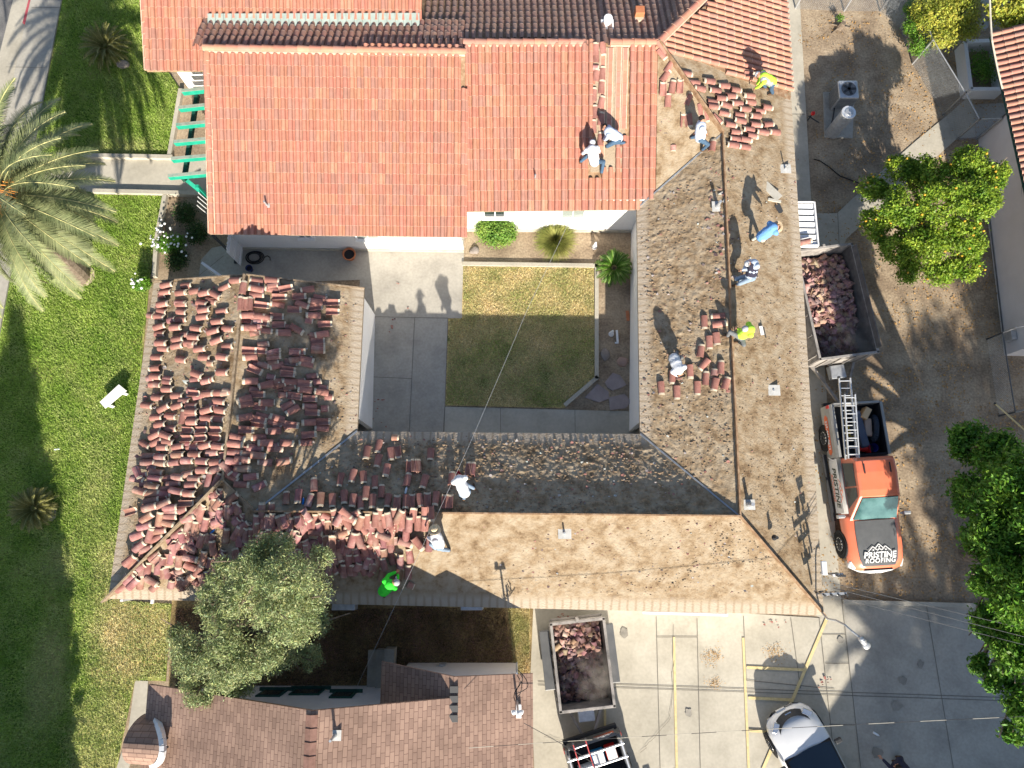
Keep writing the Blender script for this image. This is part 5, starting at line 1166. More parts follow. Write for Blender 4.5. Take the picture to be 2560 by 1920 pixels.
def frond(L_, az, el, droop, nl, ll, w, base, seg=14, twist=0, hang=.25, vee=.35):
    """returns leaflet quads + rachis points"""
    pts = []; p = np.array(base, float); e = el; st = L_ / seg
    for i in range(seg + 1):
        pts.append(p.copy()); dirv = np.array([math.cos(az) * math.cos(e), math.sin(az) * math.cos(e), math.sin(e)]); p = p + dirv * st; e -= droop / seg * (0.5 + i / seg)
    pts = np.array(pts); Q = []
    for k in range(nl):
        s = .10 + .90 * k / nl; x = s * seg; i = min(seg - 1, int(x)); c = pts[i] + (pts[i + 1] - pts[i]) * (x - i)
        d = pts[i + 1] - pts[i]; d /= np.linalg.norm(d); side = np.array([-math.sin(az), math.cos(az), 0.0]); upv = np.cross(side, d) * -1
        l = ll * (math.sin(math.pi * min(1, .12 + s * .86)) ** .6) * (1 - .25 * s) * rng.uniform(.85, 1.1)
        for sg in (-1, 1):
            v = side * sg * .85 + d * .62 + upv * vee * rng.uniform(.5, 1.3) * (-1 if False else 1); v /= np.linalg.norm(v)
            tip = c + v * l - np.array([0, 0, l * hang]); wv = d * w * .5
            Q.append([c - wv, c + wv, tip + wv * .25, tip - wv * .25])
    return np.array(Q), pts
def palm(name, label, crown, base, nf, L_, nl=70, ll=.5, w=.035, m=m_palm, trunk_r=.42, group=None, azs=None, fruit=False, ele=(-.5, 1.2), cat='palm tree', hang=.25):
    crown = Vector(crown); base = Vector(base); t = thing(name, label, cat, base, group)
    b = MB()
    if (crown - base).length > .5:
        k = 10
        for i in range(k): b.tube(base.lerp(crown, i / k), base.lerp(crown, (i + 1) / k), trunk_r * (1.08 if i % 2 else .98), trunk_r * (1.0 if i % 2 else 1.05), 14)
    else: b.ball(base + V(0, 0, .1), trunk_r, 10, 6)
    b.build('trunk', m_bark, t)
    for i in range(nf):
        az = (i * 2.39996) if azs is None else azs(i); el = ele[1] - (ele[1] - ele[0]) * ((i + .5) / nf) + rng.uniform(-.08, .08)
        Q, pts = frond(L_ * rng.uniform(.9, 1.08), az + rng.uniform(-.06, .06), el, rng.uniform(.9, 1.3), nl, ll, w, crown + V(math.cos(az), math.sin(az), 0) * trunk_r * .5, hang=hang)
        k = rng.uniform(.75, 1.15, len(Q)); col = np.stack([k, k, k], 1) * rng.uniform(.85, 1.15)
        f = quads('frond', Q, m, col, parent=t)
        r = MB(); pv = [Vector(q) for q in pts[::2]]
        for a_, c_ in zip(pv, pv[1:]): r.tube(a_, c_, .022 if L_ > 2 else .008, .018 if L_ > 2 else .006, 4)
        off = t.location; ro = r.build('rib', mat_rib, t); ro.parent = f
    if fruit:
        b = MB(); b.ball(crown + V(0, 0, -.15), .95, 16, 9, 0, (1, 1, .8)); b.ball(crown + V(0, 0, -.8), .8, 14, 8, 0, (1, 1, 1.0)); b.build('frond_bases', mat('frond bases', [(.08, .06, .04), (.26, .19, .12)], 9, .95, .9, 12), t, True)
        b = MB()
        for i in range(220):
            a_ = rng.uniform(0, 6.28); q = crown + V(math.cos(a_), math.sin(a_), 0) * rng.uniform(.3, .8) + V(0, 0, rng.uniform(.35, .6)); b.tube(q, q + V(math.cos(a_) * .25, math.sin(a_) * .25, -.05), .02, .008, 4)
        o = b.build('fruit_stalks', mat('orange stalks', [(.55, .18, .03), (.7, .32, .06)], 8, .8), t); o['kind'] = 'stuff'
mat_rib = mat('palm rib', [(.35, .34, .14), (.45, .42, .2)], 5, .7)
pb = P(200, 690, 0); pc_ = P(-12, 486, 5.6)
palm('date_palm', 'large date palm with drooping grey green fronds and orange fruit stalks on the west lawn', pc_, pb, 84, 3.7, 92, .50, .042, fruit=True, ele=(-1.0, 1.15), trunk_r=.45)
ring = MB(); ring.prism([(pb.x + .62 * math.cos(i * .3142) * rng.uniform(.93, 1.05), pb.y + .5 * math.sin(i * .3142)) for i in range(20)], .02, .075); tag(ring.build('bare_soil_ring', mat('pale soil', [(.5, .4, .3), (.62, .52, .4)], 4, .95)), kind='structure')
palm('street_palm', 'tall date palm by the street whose frond tips show at the left edge', V(-24.2, 13.2, 5.2), V(-24.2, 13.0, 0), 50, 3.9, 50, .5, .05, ele=(-.6, 1.1))
palm('street_palm', 'tall date palm standing beyond the sidewalk outside the left edge', V(-21.0, 6.5 + 9, 6.6) + V(-1.6, -1.0, 0), V(-22.8, 14.2, 0), 44, 3.6, 40, .5, .06, ele=(-.5, 1.1))
for (x, y, n_, L_, m_, lab, el) in ((278, 132, 66, 1.0, m_sagod, 'spiky olive green sago palm in the shade on the north lawn', (-.1, 1.3)), (102, 1272, 60, .80, m_sagod, 'spiky yellowish sago palm at the edge of the big shadow on the west lawn', (-.1, 1.3)), (1532, 678, 56, .70, m_sago, 'bright green sago palm in the courtyard bed by the kerb corner', (-.05, 1.3))):
    p = P(x, y, 0); palm('sago_palm', lab, p + V(0, 0, .35), p, n_, L_, 26, .16, .03, m=m_, trunk_r=.16, ele=el, cat='sago palm', hang=0)
p = P(305, 165, 0); tag(MB().ball(p + V(0.1, 0, .1), .28, 10, 6, 0, (1, .7, .6)).build('rock', m_rock), 'dark rock at the foot of the sago palm on the north lawn', 'rock')
p = P(128, 1285, 0); tag(MB().ball(p + V(0, 0, .02), .3, 12, 6, 0, (.9, 1, .25)).build('rock', mat('pale rock', (.45, .4, .33), 4)), 'pale stone beside the sago palm on the west lawn', 'rock')
# spiky grass clump in the courtyard
p = P(1388, 606, 0); t = thing('grass_clump', 'spiky yellow green grass clump against the courtyard wall', 'shrub', p)
Q = []; 
for i in range(3200):
    a_ = rng.uniform(0, 6.28); r_ = rng.uniform(0, .14); e = rng.uniform(.15, 1.35); L_ = rng.uniform(.5, .95); c = np.array([p.x + r_ * math.cos(a_), p.y + r_ * math.sin(a_), .05])
    d = np.array([math.cos(a_) * math.cos(e), math.sin(a_) * math.cos(e), math.sin(e)]); m1 = c + d * L_ * .6; m2 = m1 + d * L_ * .4 - np.array([0, 0, .12 * L_]); s = np.array([-math.sin(a_), math.cos(a_), 0]) * .011
    Q.append([c - s, c + s, m1 + s * .8, m1 - s * .8]); Q.append([m1 - s * .8, m1 + s * .8, m2 + s * .1, m2 - s * .1])
Q = np.array(Q); k = np.repeat(rng.uniform(.6, 1.4, len(Q) // 2), 2); quads('blades', Q, leafmat('grass blades', [(.18, .24, .06), (.42, .42, .16)]), np.stack([k * 1.05, k, k * .9], 1), parent=t)['kind'] = 'stuff'
# tall trees outside the frame whose shadows cross the lawn and the yards
def cone_tree(name, label, x, y, h, r, n=9000, m=m_con, top=.25):
    bl = [];
    for i in range(9):
        f = i / 8; bl.append((x + rng.uniform(-.2, .2), y + rng.uniform(-.2, .2), 1.2 + (h - 1.2) * f, r * (1 - f) ** .6 + top, r * (1 - f) ** .6 + top, h * .09))
    tree(name, label, 'tree', (x, y, 0), bl, n * 2, .5, m, 1.2, .25, shell=.1, asp=.7, mottle=1.4)
cone_tree('conifer', 'tall dark conifer standing south west of the lawn', -15.9, -14.2, 10.9, 1.9, 12000)
cone_tree('conifer', 'broad dark conifer beside the street further west', -20.2, -15.0, 9.4, 2.6, 15000)
cone_tree('conifer', 'dark conifer standing far down the west lawn', -17.6, -19.5, 11.0, 2.0, 7000)

# grass blades standing on the lawns
def inside_poly(x, y, poly):
    ins = np.zeros(len(x), bool)
    for i in range(len(poly)):
        (xa, ya), (xb, yb) = poly[i], poly[i - 1]
        if ya == yb: continue
        ins ^= ((ya > y) != (yb > y)) & (x < (xb - xa) * (y - ya) / (yb - ya) + xa)
    return ins
def blades(name, poly, n, m, zb, h0, h1, w, label, colf, tilt=.9):
    pw = [P(a, b_, 0) for a, b_ in poly]; pw = [(q.x, q.y) for q in pw]
    xs = rng.uniform(min(q[0] for q in pw), max(q[0] for q in pw), n); ys = rng.uniform(min(q[1] for q in pw), max(q[1] for q in pw), n)
    k = inside_poly(xs, ys, pw); xs, ys = xs[k], ys[k]; n = len(xs)
    a = rng.uniform(0, 2 * np.pi, n); tl = np.abs(rng.normal(0, tilt, n)).clip(0, 1.25); h = rng.uniform(h0, h1, n)
    d = np.stack([np.cos(a) * np.sin(tl), np.sin(a) * np.sin(tl), np.cos(tl)], 1) * h[:, None]; s = np.stack([-np.sin(a), np.cos(a), 0 * a], 1) * w
    c = np.stack([xs, ys, np.full(n, zb)], 1); Q = np.stack([c - s, c + s, c + d + s * .35, c + d - s * .35], 1)
    o = quads(name, Q, m, colf(xs, ys, n)); return tag(o, label, 'grass', None, 'stuff')
m_blade = mat('grass blade', [(.23, .39, .05), (.46, .60, .13)], .8, .6, attr=True, trans=.3, spec=.3, detail=8)
dsp = [(335, 1600, 1.7, 1.9, .9), (300, 370, 1.5, .5, .5), (285, 1440, 1.0, 1.6, .5), (250, 1850, 1.1, 2.0, .6), (120, 1700, .8, 2.0, .45), (240, 1250, .7, 2.4, .35), (150, 1420, .9, 1.0, .35)]
def lawn_col(xs, ys, n):
    k = rng.uniform(.6, 1.3, n); dry = np.zeros(n)
    for x, y, rx_, ry_, st in dsp:
        p = P(x, y, 0); dd = np.hypot((xs - p.x) / rx_, (ys - p.y) / ry_); dry = np.maximum(dry, st * np.clip(1.35 - dd + rng.normal(0, .15, n), 0, 1))
    pn_ = .18 * (np.sin(xs * 2.1 + np.sin(ys * 1.3) * 2) * np.sin(ys * 1.7 + xs) + .5 * np.sin(xs * 5 + ys * 4)); dry = np.clip(dry + np.maximum(0, pn_) + .25 * (rng.random(n) < .42), 0, 1)
    g_ = np.stack([k, k, k], 1); y_ = np.stack([k * 1.75, k * 1.18, k * 3.3], 1); return g_ * (1 - dry[:, None]) + y_ * dry[:, None]
lawn_poly = [(165, 0), (8, 830), (-130, 1500), (-220, 2050), (260, 2050), (300, 1880), (338, 1700), (415, 1695), (428, 1510), (300, 1500), (372, 690), (412, 492), (236, 490), (110, 480), (100, 400), (426, 392), (450, 228), (415, 170), (365, -20)]
blades('grass', lawn_poly, 330000, m_blade, .05, .04, .10, .012, 'short green lawn grass west of the buildings', lawn_col)
blades('grass', [(1160, 668), (1483, 672), (1486, 945), (1410, 1018), (1115, 1012), (1123, 798), (1157, 797)], 42000, m_blade, .03, .03, .075, .012, 'dry yellow lawn grass inside the courtyard kerb',
       lambda xs, ys, n: (lambda k, g_: np.stack([k * (1.95 - .95 * g_), k * (1.22 - .35 * g_), k * (3.5 - 2.4 * g_)], 1))(rng.uniform(.6, 1.25, n), np.clip(.05 + .5 * np.sin(xs * 1.9 + np.sin(ys * 2.3)) * np.sin(ys * 1.6) + rng.normal(0, .3, n) + .3 * (ys < P(1300, 850, 0).y), 0, 1)))
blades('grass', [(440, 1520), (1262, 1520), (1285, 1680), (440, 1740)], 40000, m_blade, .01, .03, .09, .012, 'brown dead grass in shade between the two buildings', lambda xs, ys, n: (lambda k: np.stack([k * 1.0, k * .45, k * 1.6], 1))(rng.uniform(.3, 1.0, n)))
blades('grass', [(1270, 1512), (1324, 1514), (1321, 1688), (1290, 1688)], 9000, m_blade, .016, .03, .10, .012, 'bright straw coloured grass on the narrow verge', lambda xs, ys, n: (lambda k: np.stack([k * 1.9, k * 1.2, k * 3.4], 1))(rng.uniform(.6, 1.2, n)))

# ---------------------------------------------------------------- vehicles
m_orange = mat('orange car paint', [(.78, .20, .10), (.80, .22, .12)], 3, .3, spec=.5, coat=.6); m_wp = mat('white car paint', [(.72, .73, .74), (.75, .76, .77)], 3, .25, spec=.5, coat=.6)
m_grey = mat('grey matte paint', [(.10, .105, .11), (.13, .135, .14)], 3, .4, spec=.5); m_bodyg = mat('pale grey paint', [(.26, .26, .25), (.34, .34, .33)], 2, .35, coat=.4)
m_wsc = mat('windshield', [(.03, .10, .11), (.10, .22, .22)], 1.5, .05, spec=1.0, metal=.35); m_tyre = mat('tyre', (.012, .012, .013), 5, .85); m_chrome = mat('chrome', (.7, .72, .74), 5, .15, metal=.9)
m_orline = mat('orange lettering', (.75, .16, .06), 3, .5); m_wtext = mat('white lettering', (.85, .85, .85), 3, .5); m_dtext = mat('charcoal lettering', (.03, .04, .03), 3, .5); m_red = mat('red plastic', (.6, .02, .02), 4, .4)
m_interior = mat('dark interior', (.012, .014, .018), 3, .7)
def loft(rings, closed=True, capends=True):
    b = MB(); n = len(rings[0]); vs = [p for r in rings for p in r]; fs = []
    for i in range(len(rings) - 1):
        for k in range(n if closed else n - 1):
            a = i * n + k; c = i * n + (k + 1) % n; fs.append((a, c, c + n, a + n))
    if capends: fs += [tuple(reversed(range(n))), tuple(range((len(rings) - 1) * n, len(rings) * n))]
    b.mesh(vs, fs); return b
def ring(x, w, z0, z1, crown=.03, sh=.9, zs=None):
    """car cross section at length position x: width w, sill z0, top z1"""
    zs = z1 - .16 if zs is None else zs; h = w / 2
    pts = [(-h * .86, z0), (-h * .97, z0 + .12), (-h, (z0 + zs) / 2), (-h * .985, zs), (-h * sh, z1 - .02), (-h * .5, z1 + crown * .7), (0, z1 + crown)]
    pts = pts + [(-y, z) for y, z in reversed(pts[:-1])]
    return [Vector((x, y, z)) for y, z in pts]
def wheel(t, x, y, r, w=.24, n=5):
    s = 1 if y > 0 else -1
    b = MB(); b.tube((x, y - s * w / 2, r), (x, y + s * w / 2, r), r, r, 28); wh = b.build('wheel', m_tyre, t, bevel=.025)
    b = MB(); c = y + s * (w / 2 + .004)
    b.tube((x, c - s * .03, r), (x, c, r), r * .62, r * .60, 24)
    ri = b.build('rim', m_chrome, wh)
    b = MB()
    for k in range(10):
        a = k * math.pi / 5; b.bar((x + .06 * math.cos(a), c + s * .004, r + .06 * math.sin(a)), (x + r * .56 * math.cos(a), c + s * .004, r + r * .56 * math.sin(a)), .035, .05, up=(0, 1, 0))
    b.build('spokes', m_dark, wh)
def place(t, loc, rz):
    t.location = loc; t.rotation_euler = (0, 0, rz)
def qface(name, pts, m, t, th=.012):
    b = MB(); n = (Vector(pts[1]) - Vector(pts[0])).cross(Vector(pts[2]) - Vector(pts[0])).normalized() * th
    k = len(pts); b.mesh([Vector(p) + n for p in pts] + [Vector(p) - n * .2 for p in pts], [tuple(range(k)), tuple(reversed(range(k, 2 * k)))] + [(i, k + i, k + (i + 1) % k, (i + 1) % k) for i in range(k)])
    return b.build(name, m, t)
def emblem(b, c, ex, ey, s):
    """three pitched roof outlines side by side, on the plane ex, ey"""
    def L(a, d, w): b.bar(c + ex * a[0] * s + ey * a[1] * s, c + ex * d[0] * s + ey * d[1] * s, w * s, .006, up=ex.cross(ey))
    for p, q in (((-1, 0), (-.55, .42)), ((-.55, .42), (-.18, .08)), ((-.42, .2), (0, .62)), ((0, .62), (.42, .2)), ((.18, .08), (.55, .42)), ((.55, .42), (1, 0)), ((-.18, .08), (0, .24)), ((0, .24), (.18, .08))): L(p, q, .07)
    for x, y in ((-.55, .12), (0, .36), (.55, .12)): b.box(c + ex * x * s + ey * y * s, (.12 * s, .12 * s, .008), M=Matrix((ex, ey, ex.cross(ey))).transposed())
# orange and grey pickup (front toward +x)
def pickup(name, label, paint_body, paint_roof, paint_hood):
    t = thing(name, label, 'pickup truck')
    W = 1.98
    R1 = [ring(x, w, z0, z1, c) for x, w, z0, z1, c in ((.95, W, .42, 1.10, .0), (1.15, W, .42, 1.12, .04), (1.6, W, .45, 1.10, .05), (2.2, W * .985, .45, 1.06, .05), (2.65, W * .95, .45, 1.0, .04), (2.86, W * .86, .48, .92, .02), (2.95, W * .66, .5, .85, 0))]
    loft(R1).build('front_body', paint_roof, t, True)
    b = loft([ring(x, W, .40, z1, 0) for x, z1 in ((-1.0, 1.12), (-.2, 1.12), (.97, 1.11))]); b.build('door_panels', paint_body, t, True)
    # bed: two side walls, front wall, tailgate, floor
    for s in (-1, 1):
        b = MB(); prof = [(.99, 0.45), (1.0, .8), (.985, 1.12), (.93, 1.24), (.84, 1.24), (.83, .78), (.83, .62), (.90, .5)]
        rs = [[Vector((x, s * y, z)) for y, z in prof] for x in (-2.92, -2.2, -1.5, -1.02)]
        b_ = loft(rs); b.mesh(b_.v, b_.f if s > 0 else [tuple(reversed(f)) for f in b_.f])
        b.build('bed_side', paint_body, t)
    MB().box((-1.96, 0, .70), (1.9, 1.7, .06)).build('bed_floor', m_interior, t)
    b = MB(); b.box((-1.05, 0, .95), (.08, 1.7, .5)); 
    for s in (-1, 1): b.box((-1.98, s * .825, .95), (1.84, .02, .52))
    b.build('bed_liner', m_interior, t)
    MB().box((-2.93, 0, .95), (.09, 1.68, .56)).build('tailgate', paint_body, t, bevel=.02)
    b = MB(); b.box((-3.0, 0, .56), (.16, 1.9, .18)); b.build('rear_bumper', m_dark, t, bevel=.03)
    # wheel arches
    for x in (2.02, -1.80):
        for s in (-1, 1):
            MB().tube((x, s * .72, .42), (x, s * 1.0, .42), .50, .50, 24).build('wheel_arch', m_interior, t)
            wheel(t, x, s * .90, .40)
    # cabin
    gl = [(1.22, -.80, 1.12), (.42, -.66, 1.80), (-.85, -.66, 1.84), (-.98, -.80, 1.12)]
    rs = []
    for x, hw, z in ((1.22, .84, 1.13), (.95, .80, 1.355), (.42, .70, 1.82), (.2, .69, 1.87), (-.4, .70, 1.90), (-.80, .69, 1.87), (-.92, .72, 1.75), (-.98, .80, 1.13)):
        rs.append([Vector((x, -.84 if z < 1.2 else -.84 + (.84 - hw) * 0, 1.10)), Vector((x, -hw, z - .03)), Vector((x, -hw + .09, z)), Vector((x, 0, z + .025)), Vector((x, hw - .09, z)), Vector((x, hw, z - .03)), Vector((x, .84, 1.10))])
    loft(rs).build('cab_roof', paint_roof, t, False, .03)
    qface('windshield', [(1.18, -.76, 1.185), (1.18, .76, 1.185), (.47, .62, 1.80), (.47, -.62, 1.80)], m_wsc, t, .03)
    for s in (-1, 1):
        pts = [(.80, s * .845, 1.17), (.10, s * .85, 1.17), (.10, s * .745, 1.72), (.42, s * .74, 1.70)]
        qface('side_window', pts if s < 0 else pts[::-1], m_glass, t, .02)
        pts = [(.04, s * .85, 1.17), (-.80, s * .85, 1.17), (-.74, s * .745, 1.73), (.04, s * .745, 1.73)]
        qface('side_window', pts if s < 0 else pts[::-1], m_glass, t, .02)
        b = MB(); b.box((1.05, s * 1.16, 1.15), (.12, .24, .2)); b.bar((1.05, s * .95, 1.1), (1.05, s * 1.1, 1.12), .05, .05); b.build('side_mirror', m_galv, t, bevel=.03)
        MB().box((2.70, s * .78, .80), (.30, .26, .18), rz=-s * .35).build('headlight', m_whitemetal, t, bevel=.04)
        MB().box((-2.86, s * .96, .98), (.12, .07, .30)).build('tail_light', m_red, t, bevel=.01)
        b = MB(); b.box((.0, s * 1.08, .38), (2.4, .16, .05)); b.build('running_board', m_dark, t)
        b = MB(); b.bar((-.7, s * .45, 1.93), (-.35, s * .45, 1.93), .04, .02); b.build('roof_rail', m_dark, t)
        MB().tube((1.2, s * .55, 1.19), (1.22, s * .0 + .05, 1.22), .012).build('wiper', m_black, t)
        MB().box((.45, s * .995, .98), (.16, .03, .03)).build('door_handle', m_chrome, t)
    b = loft([[Vector((x, y, z + .052)) for y, z in ((-.70 * k, z1 - .015), (-.35 * k, z1 + .02), (0, z1 + .03), (.35 * k, z1 + .02), (.70 * k, z1 - .015))] for x, z1, k in ((1.24, 1.115, 1.0), (1.6, 1.10, 1.03), (2.2, 1.06, 1.0), (2.6, 1.005, .93), (2.8, .95, .8))], False, False)
    hood = MB(); hood.mesh(b.v, b.f); hood.mesh([Vector(p) - V(0, 0, .03) for p in b.v], [tuple(reversed(f)) for f in b.f]); hood.build('hood', paint_hood, t, True)
    fbp = loft([[V(x, y, z) for x, z in ((xb - .22, .46), (xb, .50), (xb + .02, .66), (xb - .10, .74), (xb - .26, .72))] for y, xb in ((-.93, 2.82), (-.6, 2.98), (-.2, 3.05), (.2, 3.05), (.6, 2.98), (.93, 2.82))])
    fbp.f = [tuple(reversed(f)) for f in fbp.f]; fbp.build('front_bumper', m_wp, t, True)
    MB().box((2.94, 0, .84), (.03, 1.0, .18)).build('grille', m_dark, t)
    return t
tr1 = pickup('pickup_truck', 'pickup truck with orange cab, grey hood, pale sides and ladders over its open bed', m_bodyg, m_orange, m_grey)
b = MB(); emblem(b, V(2.30, 0, 1.175), V(0, 1, 0), V(-1, 0, 0.03).normalized(), .40); b.build('emblem', m_wtext, tr1)
Mx = Matrix(((0, -1, 0, 2.42), (1, 0, 0, 0), (0, 0, 1, 1.135), (0, 0, 0, 1)))
Mx = Matrix.Translation((2.43, 0, 1.142)) @ Matrix.Rotation(R_(6), 4, 'Y') @ Matrix.Rotation(R_(90), 4, 'Z')
text_mesh('PRISTINE', .28, m_wtext, tr1, Mx, bold=.008, shear=.15, spacing=1.02)
text_mesh('ROOFING', .215, m_wtext, tr1, Matrix.Translation((2.62, 0, 1.107)) @ Matrix.Rotation(R_(9), 4, 'Y') @ Matrix.Rotation(R_(90), 4, 'Z'), bold=.004, shear=.15, spacing=1.15)
# side lettering faces west (the truck's right side, y < 0 when its front points south)
side = lambda x, z, rx=0: Matrix.Translation((x, -1.0, z)) @ Matrix.Rotation(R_(90 + rx), 4, 'X') @ Matrix.Rotation(0, 4, 'Z')
m_door = MB(); 
qface('door_wrap', [(-.97, -.998, .50), (.93, -.998, .50), (.93, -.99, 1.10), (-.97, -.99, 1.10)], m_wp, tr1, .004)
text_mesh('PRISTINE', .36, m_dtext, tr1, side(.02, .80), bold=.008, shear=.2)
text_mesh('ROOFING', .22, m_orline, tr1, side(.02, .58), bold=.003, shear=.2)
b = MB(); emblem(b, V(.15, -.995, 1.0), V(1, 0, 0), V(0, 0, 1), .42); b.build('emblem', m_orline, tr1)
qface('phone_stripe', [(-2.5, -1.005, .66), (-1.22, -1.005, .66), (-1.12, -1.005, .78), (-1.22, -1.0, .92), (-2.5, -1.0, .92), (-2.6, -1.005, .78)], m_orline, tr1, .003)
text_mesh('559-446-6673', .19, m_wtext, tr1, Matrix.Translation((-1.86, -1.012, .79)) @ Matrix.Rotation(R_(90), 4, 'X'), bold=.002)
b = MB()
for k in range(4): b.bar((-1.10 + .05 * k, -1.003, .5 + .1 * k), (-.98 + .02 * k, -1.0, .62 + .12 * k), .03, .006, up=(0, 1, 0))
b.build('stripes', m_wtext, tr1)
trp = P(2160, 1212, .9); trp = V(12.62, 1.62, 0); place(tr1, trp, R_(-86.5))
TRM = Matrix.Translation(trp) @ Matrix.Rotation(R_(-86.5), 4, 'Z')
def tw(x, y, z): return TRM @ Vector((x, y, z))
# ladders over the bed
def ladder(name, label, p, q, w, col=m_alu, n=11, cat='ladder'):
    t = thing(name, label, cat, p); d = (q - p).normalized(); s = Vector((-d.y, d.x, 0)).normalized() * w / 2
    for sg in (-1, 1): MB().bar(p + s * sg, q + s * sg, .035, .085).build('side_rail', col, t, bevel=.006)
    L = (q - p).length
    for k in range(n):
        c = p + d * (L * (k + .5) / n); MB().tube(c - s, c + s, .018, .018, 8).build('rung', m_alu, t)
    for sg in (-1, 1): MB().box(p + s * sg, (.07, .07, .1)).build('foot', m_dark, t)
    return t
ladder('extension_ladder', 'long aluminium ladder lying over the pickup bed, the lower and longer of two', P(2111, 943, 1.75), P(2128, 1148, 1.55), .40, n=11)
ladder('extension_ladder', 'aluminium ladder on top of another over the pickup bed, its top end set back', P(2124, 984, 1.92), P(2134, 1146, 1.72), .37, n=8)
def world_box(name, label, cat, x, y, z, d, rz, m, detail=None):
    t = thing(name, label, cat, tw(x, y, z)); Mr = R_(-86.5) + rz
    MB().box(Vector(t.location) + V(0, 0, d[2] / 2), d, rz=Mr).build('body', m, t, bevel=.025)
    MB().box(Vector(t.location) + V(0, 0, d[2] + .012), (d[0] * .92, d[1] * .86, .02), rz=Mr).build('lid', detail or m_dark, t)
    return t
world_box('tool_box', 'long dark blue box lying in the pickup bed', 'tool box', -2.0, .12, .74, (1.35, .30, .28), .12, mat('navy plastic', (.05, .07, .11), 4, .5), mat('navy lid', (.08, .10, .15), 4, .5))
world_box('cardboard_box', 'open cardboard box in the rear corner of the pickup bed', 'box', -2.55, .38, .74, (.45, .24, .35), -.6, mat('cardboard', [(.50, .32, .16), (.58, .4, .22)], 5, .9), mat('cardboard lid', (.62, .45, .27), 5, .9))
world_box('paper_sack', 'torn tan paper sack beside the long blue box in the pickup bed', 'sack', -2.05, .42, .78, (.65, .26, .18), -.1, mat('paper', [(.42, .30, .24), (.5, .38, .3)], 5, .9), mat('paper2', (.5, .38, .3), 5, .9))
world_box('tool_case', 'yellow power tool case under the ladders in the pickup bed', 'tool case', -1.95, -.22, .74, (.4, .22, .3), 0, mat('yellow plastic', (.6, .48, .06), 5, .5))
p = tw(-1.3, -.05, .80); t = thing('traffic_cone', 'red cone lying on its side at the front of the pickup bed', 'cone', p)
b = MB(); b.tube(p, p + V(.34, .02, .06), .07, .15, 14); b.build('cone_body', m_red, t); MB().box(p + V(.36, .02, .07), (.03, .34, .34), rz=.1).build('cone_base', m_red, t)
p = tw(-1.3, .45, .75); t = thing('bucket', 'blue bucket at the front of the pickup bed', 'bucket', p)
MB().tube(p, p + V(0, 0, .32), .13, .16, 18, cap=False).build('bucket_body', mat('deep blue plastic', (.02, .03, .2), 4, .4), t); MB().tube(p, p + V(0, 0, .03), .12, .12, 18).build('bucket_bottom', m_dark, t)
p = tw(-2.0, .62, .95); t = thing('spare_tyre', 'dark spare tyre leaning on the side of the pickup bed', 'tyre', p)
b = MB()
for k in range(24):
    a0, a1 = k * math.pi / 12, (k + 1) * math.pi / 12; f = lambda a: p + V(math.cos(a) * .04 + .0, math.cos(a) * .42, math.sin(a) * .2); b.tube(f(a0), f(a1), .09, .09, 8)
b.build('tyre_ring', mat('dusty tyre', (.03, .04, .06), 4, .8), t)
MB().tube(p - V(.02, 0, 0), p + V(.02, 0, 0), .12, .12, 12).build('rim', m_dark, t)

# dump trailers full of broken tile
m_trail = mat('dusty trailer steel', [(.16, .15, .14), (.30, .28, .26), (.40, .37, .34)], 3, .7, .2, 30); m_trin = mat('trailer inside', [(.10, .095, .09), (.20, .185, .17)], 3, .8, .2, 30)
m_deb = mat('broken tile rubble', [(.26, .13, .105), (.35, .20, .165), (.44, .31, .26)], 4, .9, .2, 40, attr=True)
def rubble(t, L, W, zf, n, name='rubble', smax=.13, prof=None):
    b = MB()
    base = MB(); nx, ny = 18, 9; g = []
    for i in range(nx + 1):
        for j in range(ny + 1):
            x = -L / 2 + L * i / nx; y = -W / 2 + W * j / ny; g.append((x, y, zf(x, y) - .06 + rng.uniform(-.03, .03)))
    base.mesh(g, [(i * (ny + 1) + j, (i + 1) * (ny + 1) + j, (i + 1) * (ny + 1) + j + 1, i * (ny + 1) + j + 1) for i in range(nx) for j in range(ny)], 0, (.45, .5, .55))
    b.mesh(base.v, base.f, 0, (.5, .5, .55))
    for k in range(n):
        x = rng.uniform(-L / 2 + .06, L / 2 - .06); y = rng.uniform(-W / 2 + .06, W / 2 - .06); s = rng.uniform(.05, smax) if k > n * .12 else rng.uniform(smax, smax * 1.9)
        z = zf(x, y) + rng.uniform(-.04, .07); c = rng.uniform(.65, 1.3); col = (c, c * rng.uniform(.9, 1.25), c * rng.uniform(.9, 1.3))
        M = Matrix.Translation((x, y, z)) @ Matrix.Rotation(rng.uniform(0, 6.28), 4, 'Z') @ Matrix.Rotation(rng.normal() * .45, 4, 'X') @ Matrix.Rotation(rng.normal() * .45, 4, 'Y')
        if k % 6 == 0: tile_geo(b, M, L=s * 2.2, W=.11, m0=0, m1=0, col=col)
        else:
            q = int(rng.integers(4, 7)); th = .016; a0 = rng.uniform(0, 6)
            pts = [Vector((math.cos(a0 + 6.283 * i / q) * s * rng.uniform(.6, 1.1), math.sin(a0 + 6.283 * i / q) * s * rng.uniform(.5, .9), 0)) for i in range(q)]
            for pq in pts: pq.z = -pq.y * pq.y * 2.2
            top = [M @ pq for pq in pts]; lo = [M @ (pq - V(0, 0, th)) for pq in pts]
            b.mesh(top + lo, [tuple(range(q)), tuple(reversed(range(q, 2 * q)))] + [(i, q + i, q + (i + 1) % q, (i + 1) % q) for i in range(q)], 0, col)
    o = b.build(name, m_deb, t); o['kind'] = 'stuff'; return o
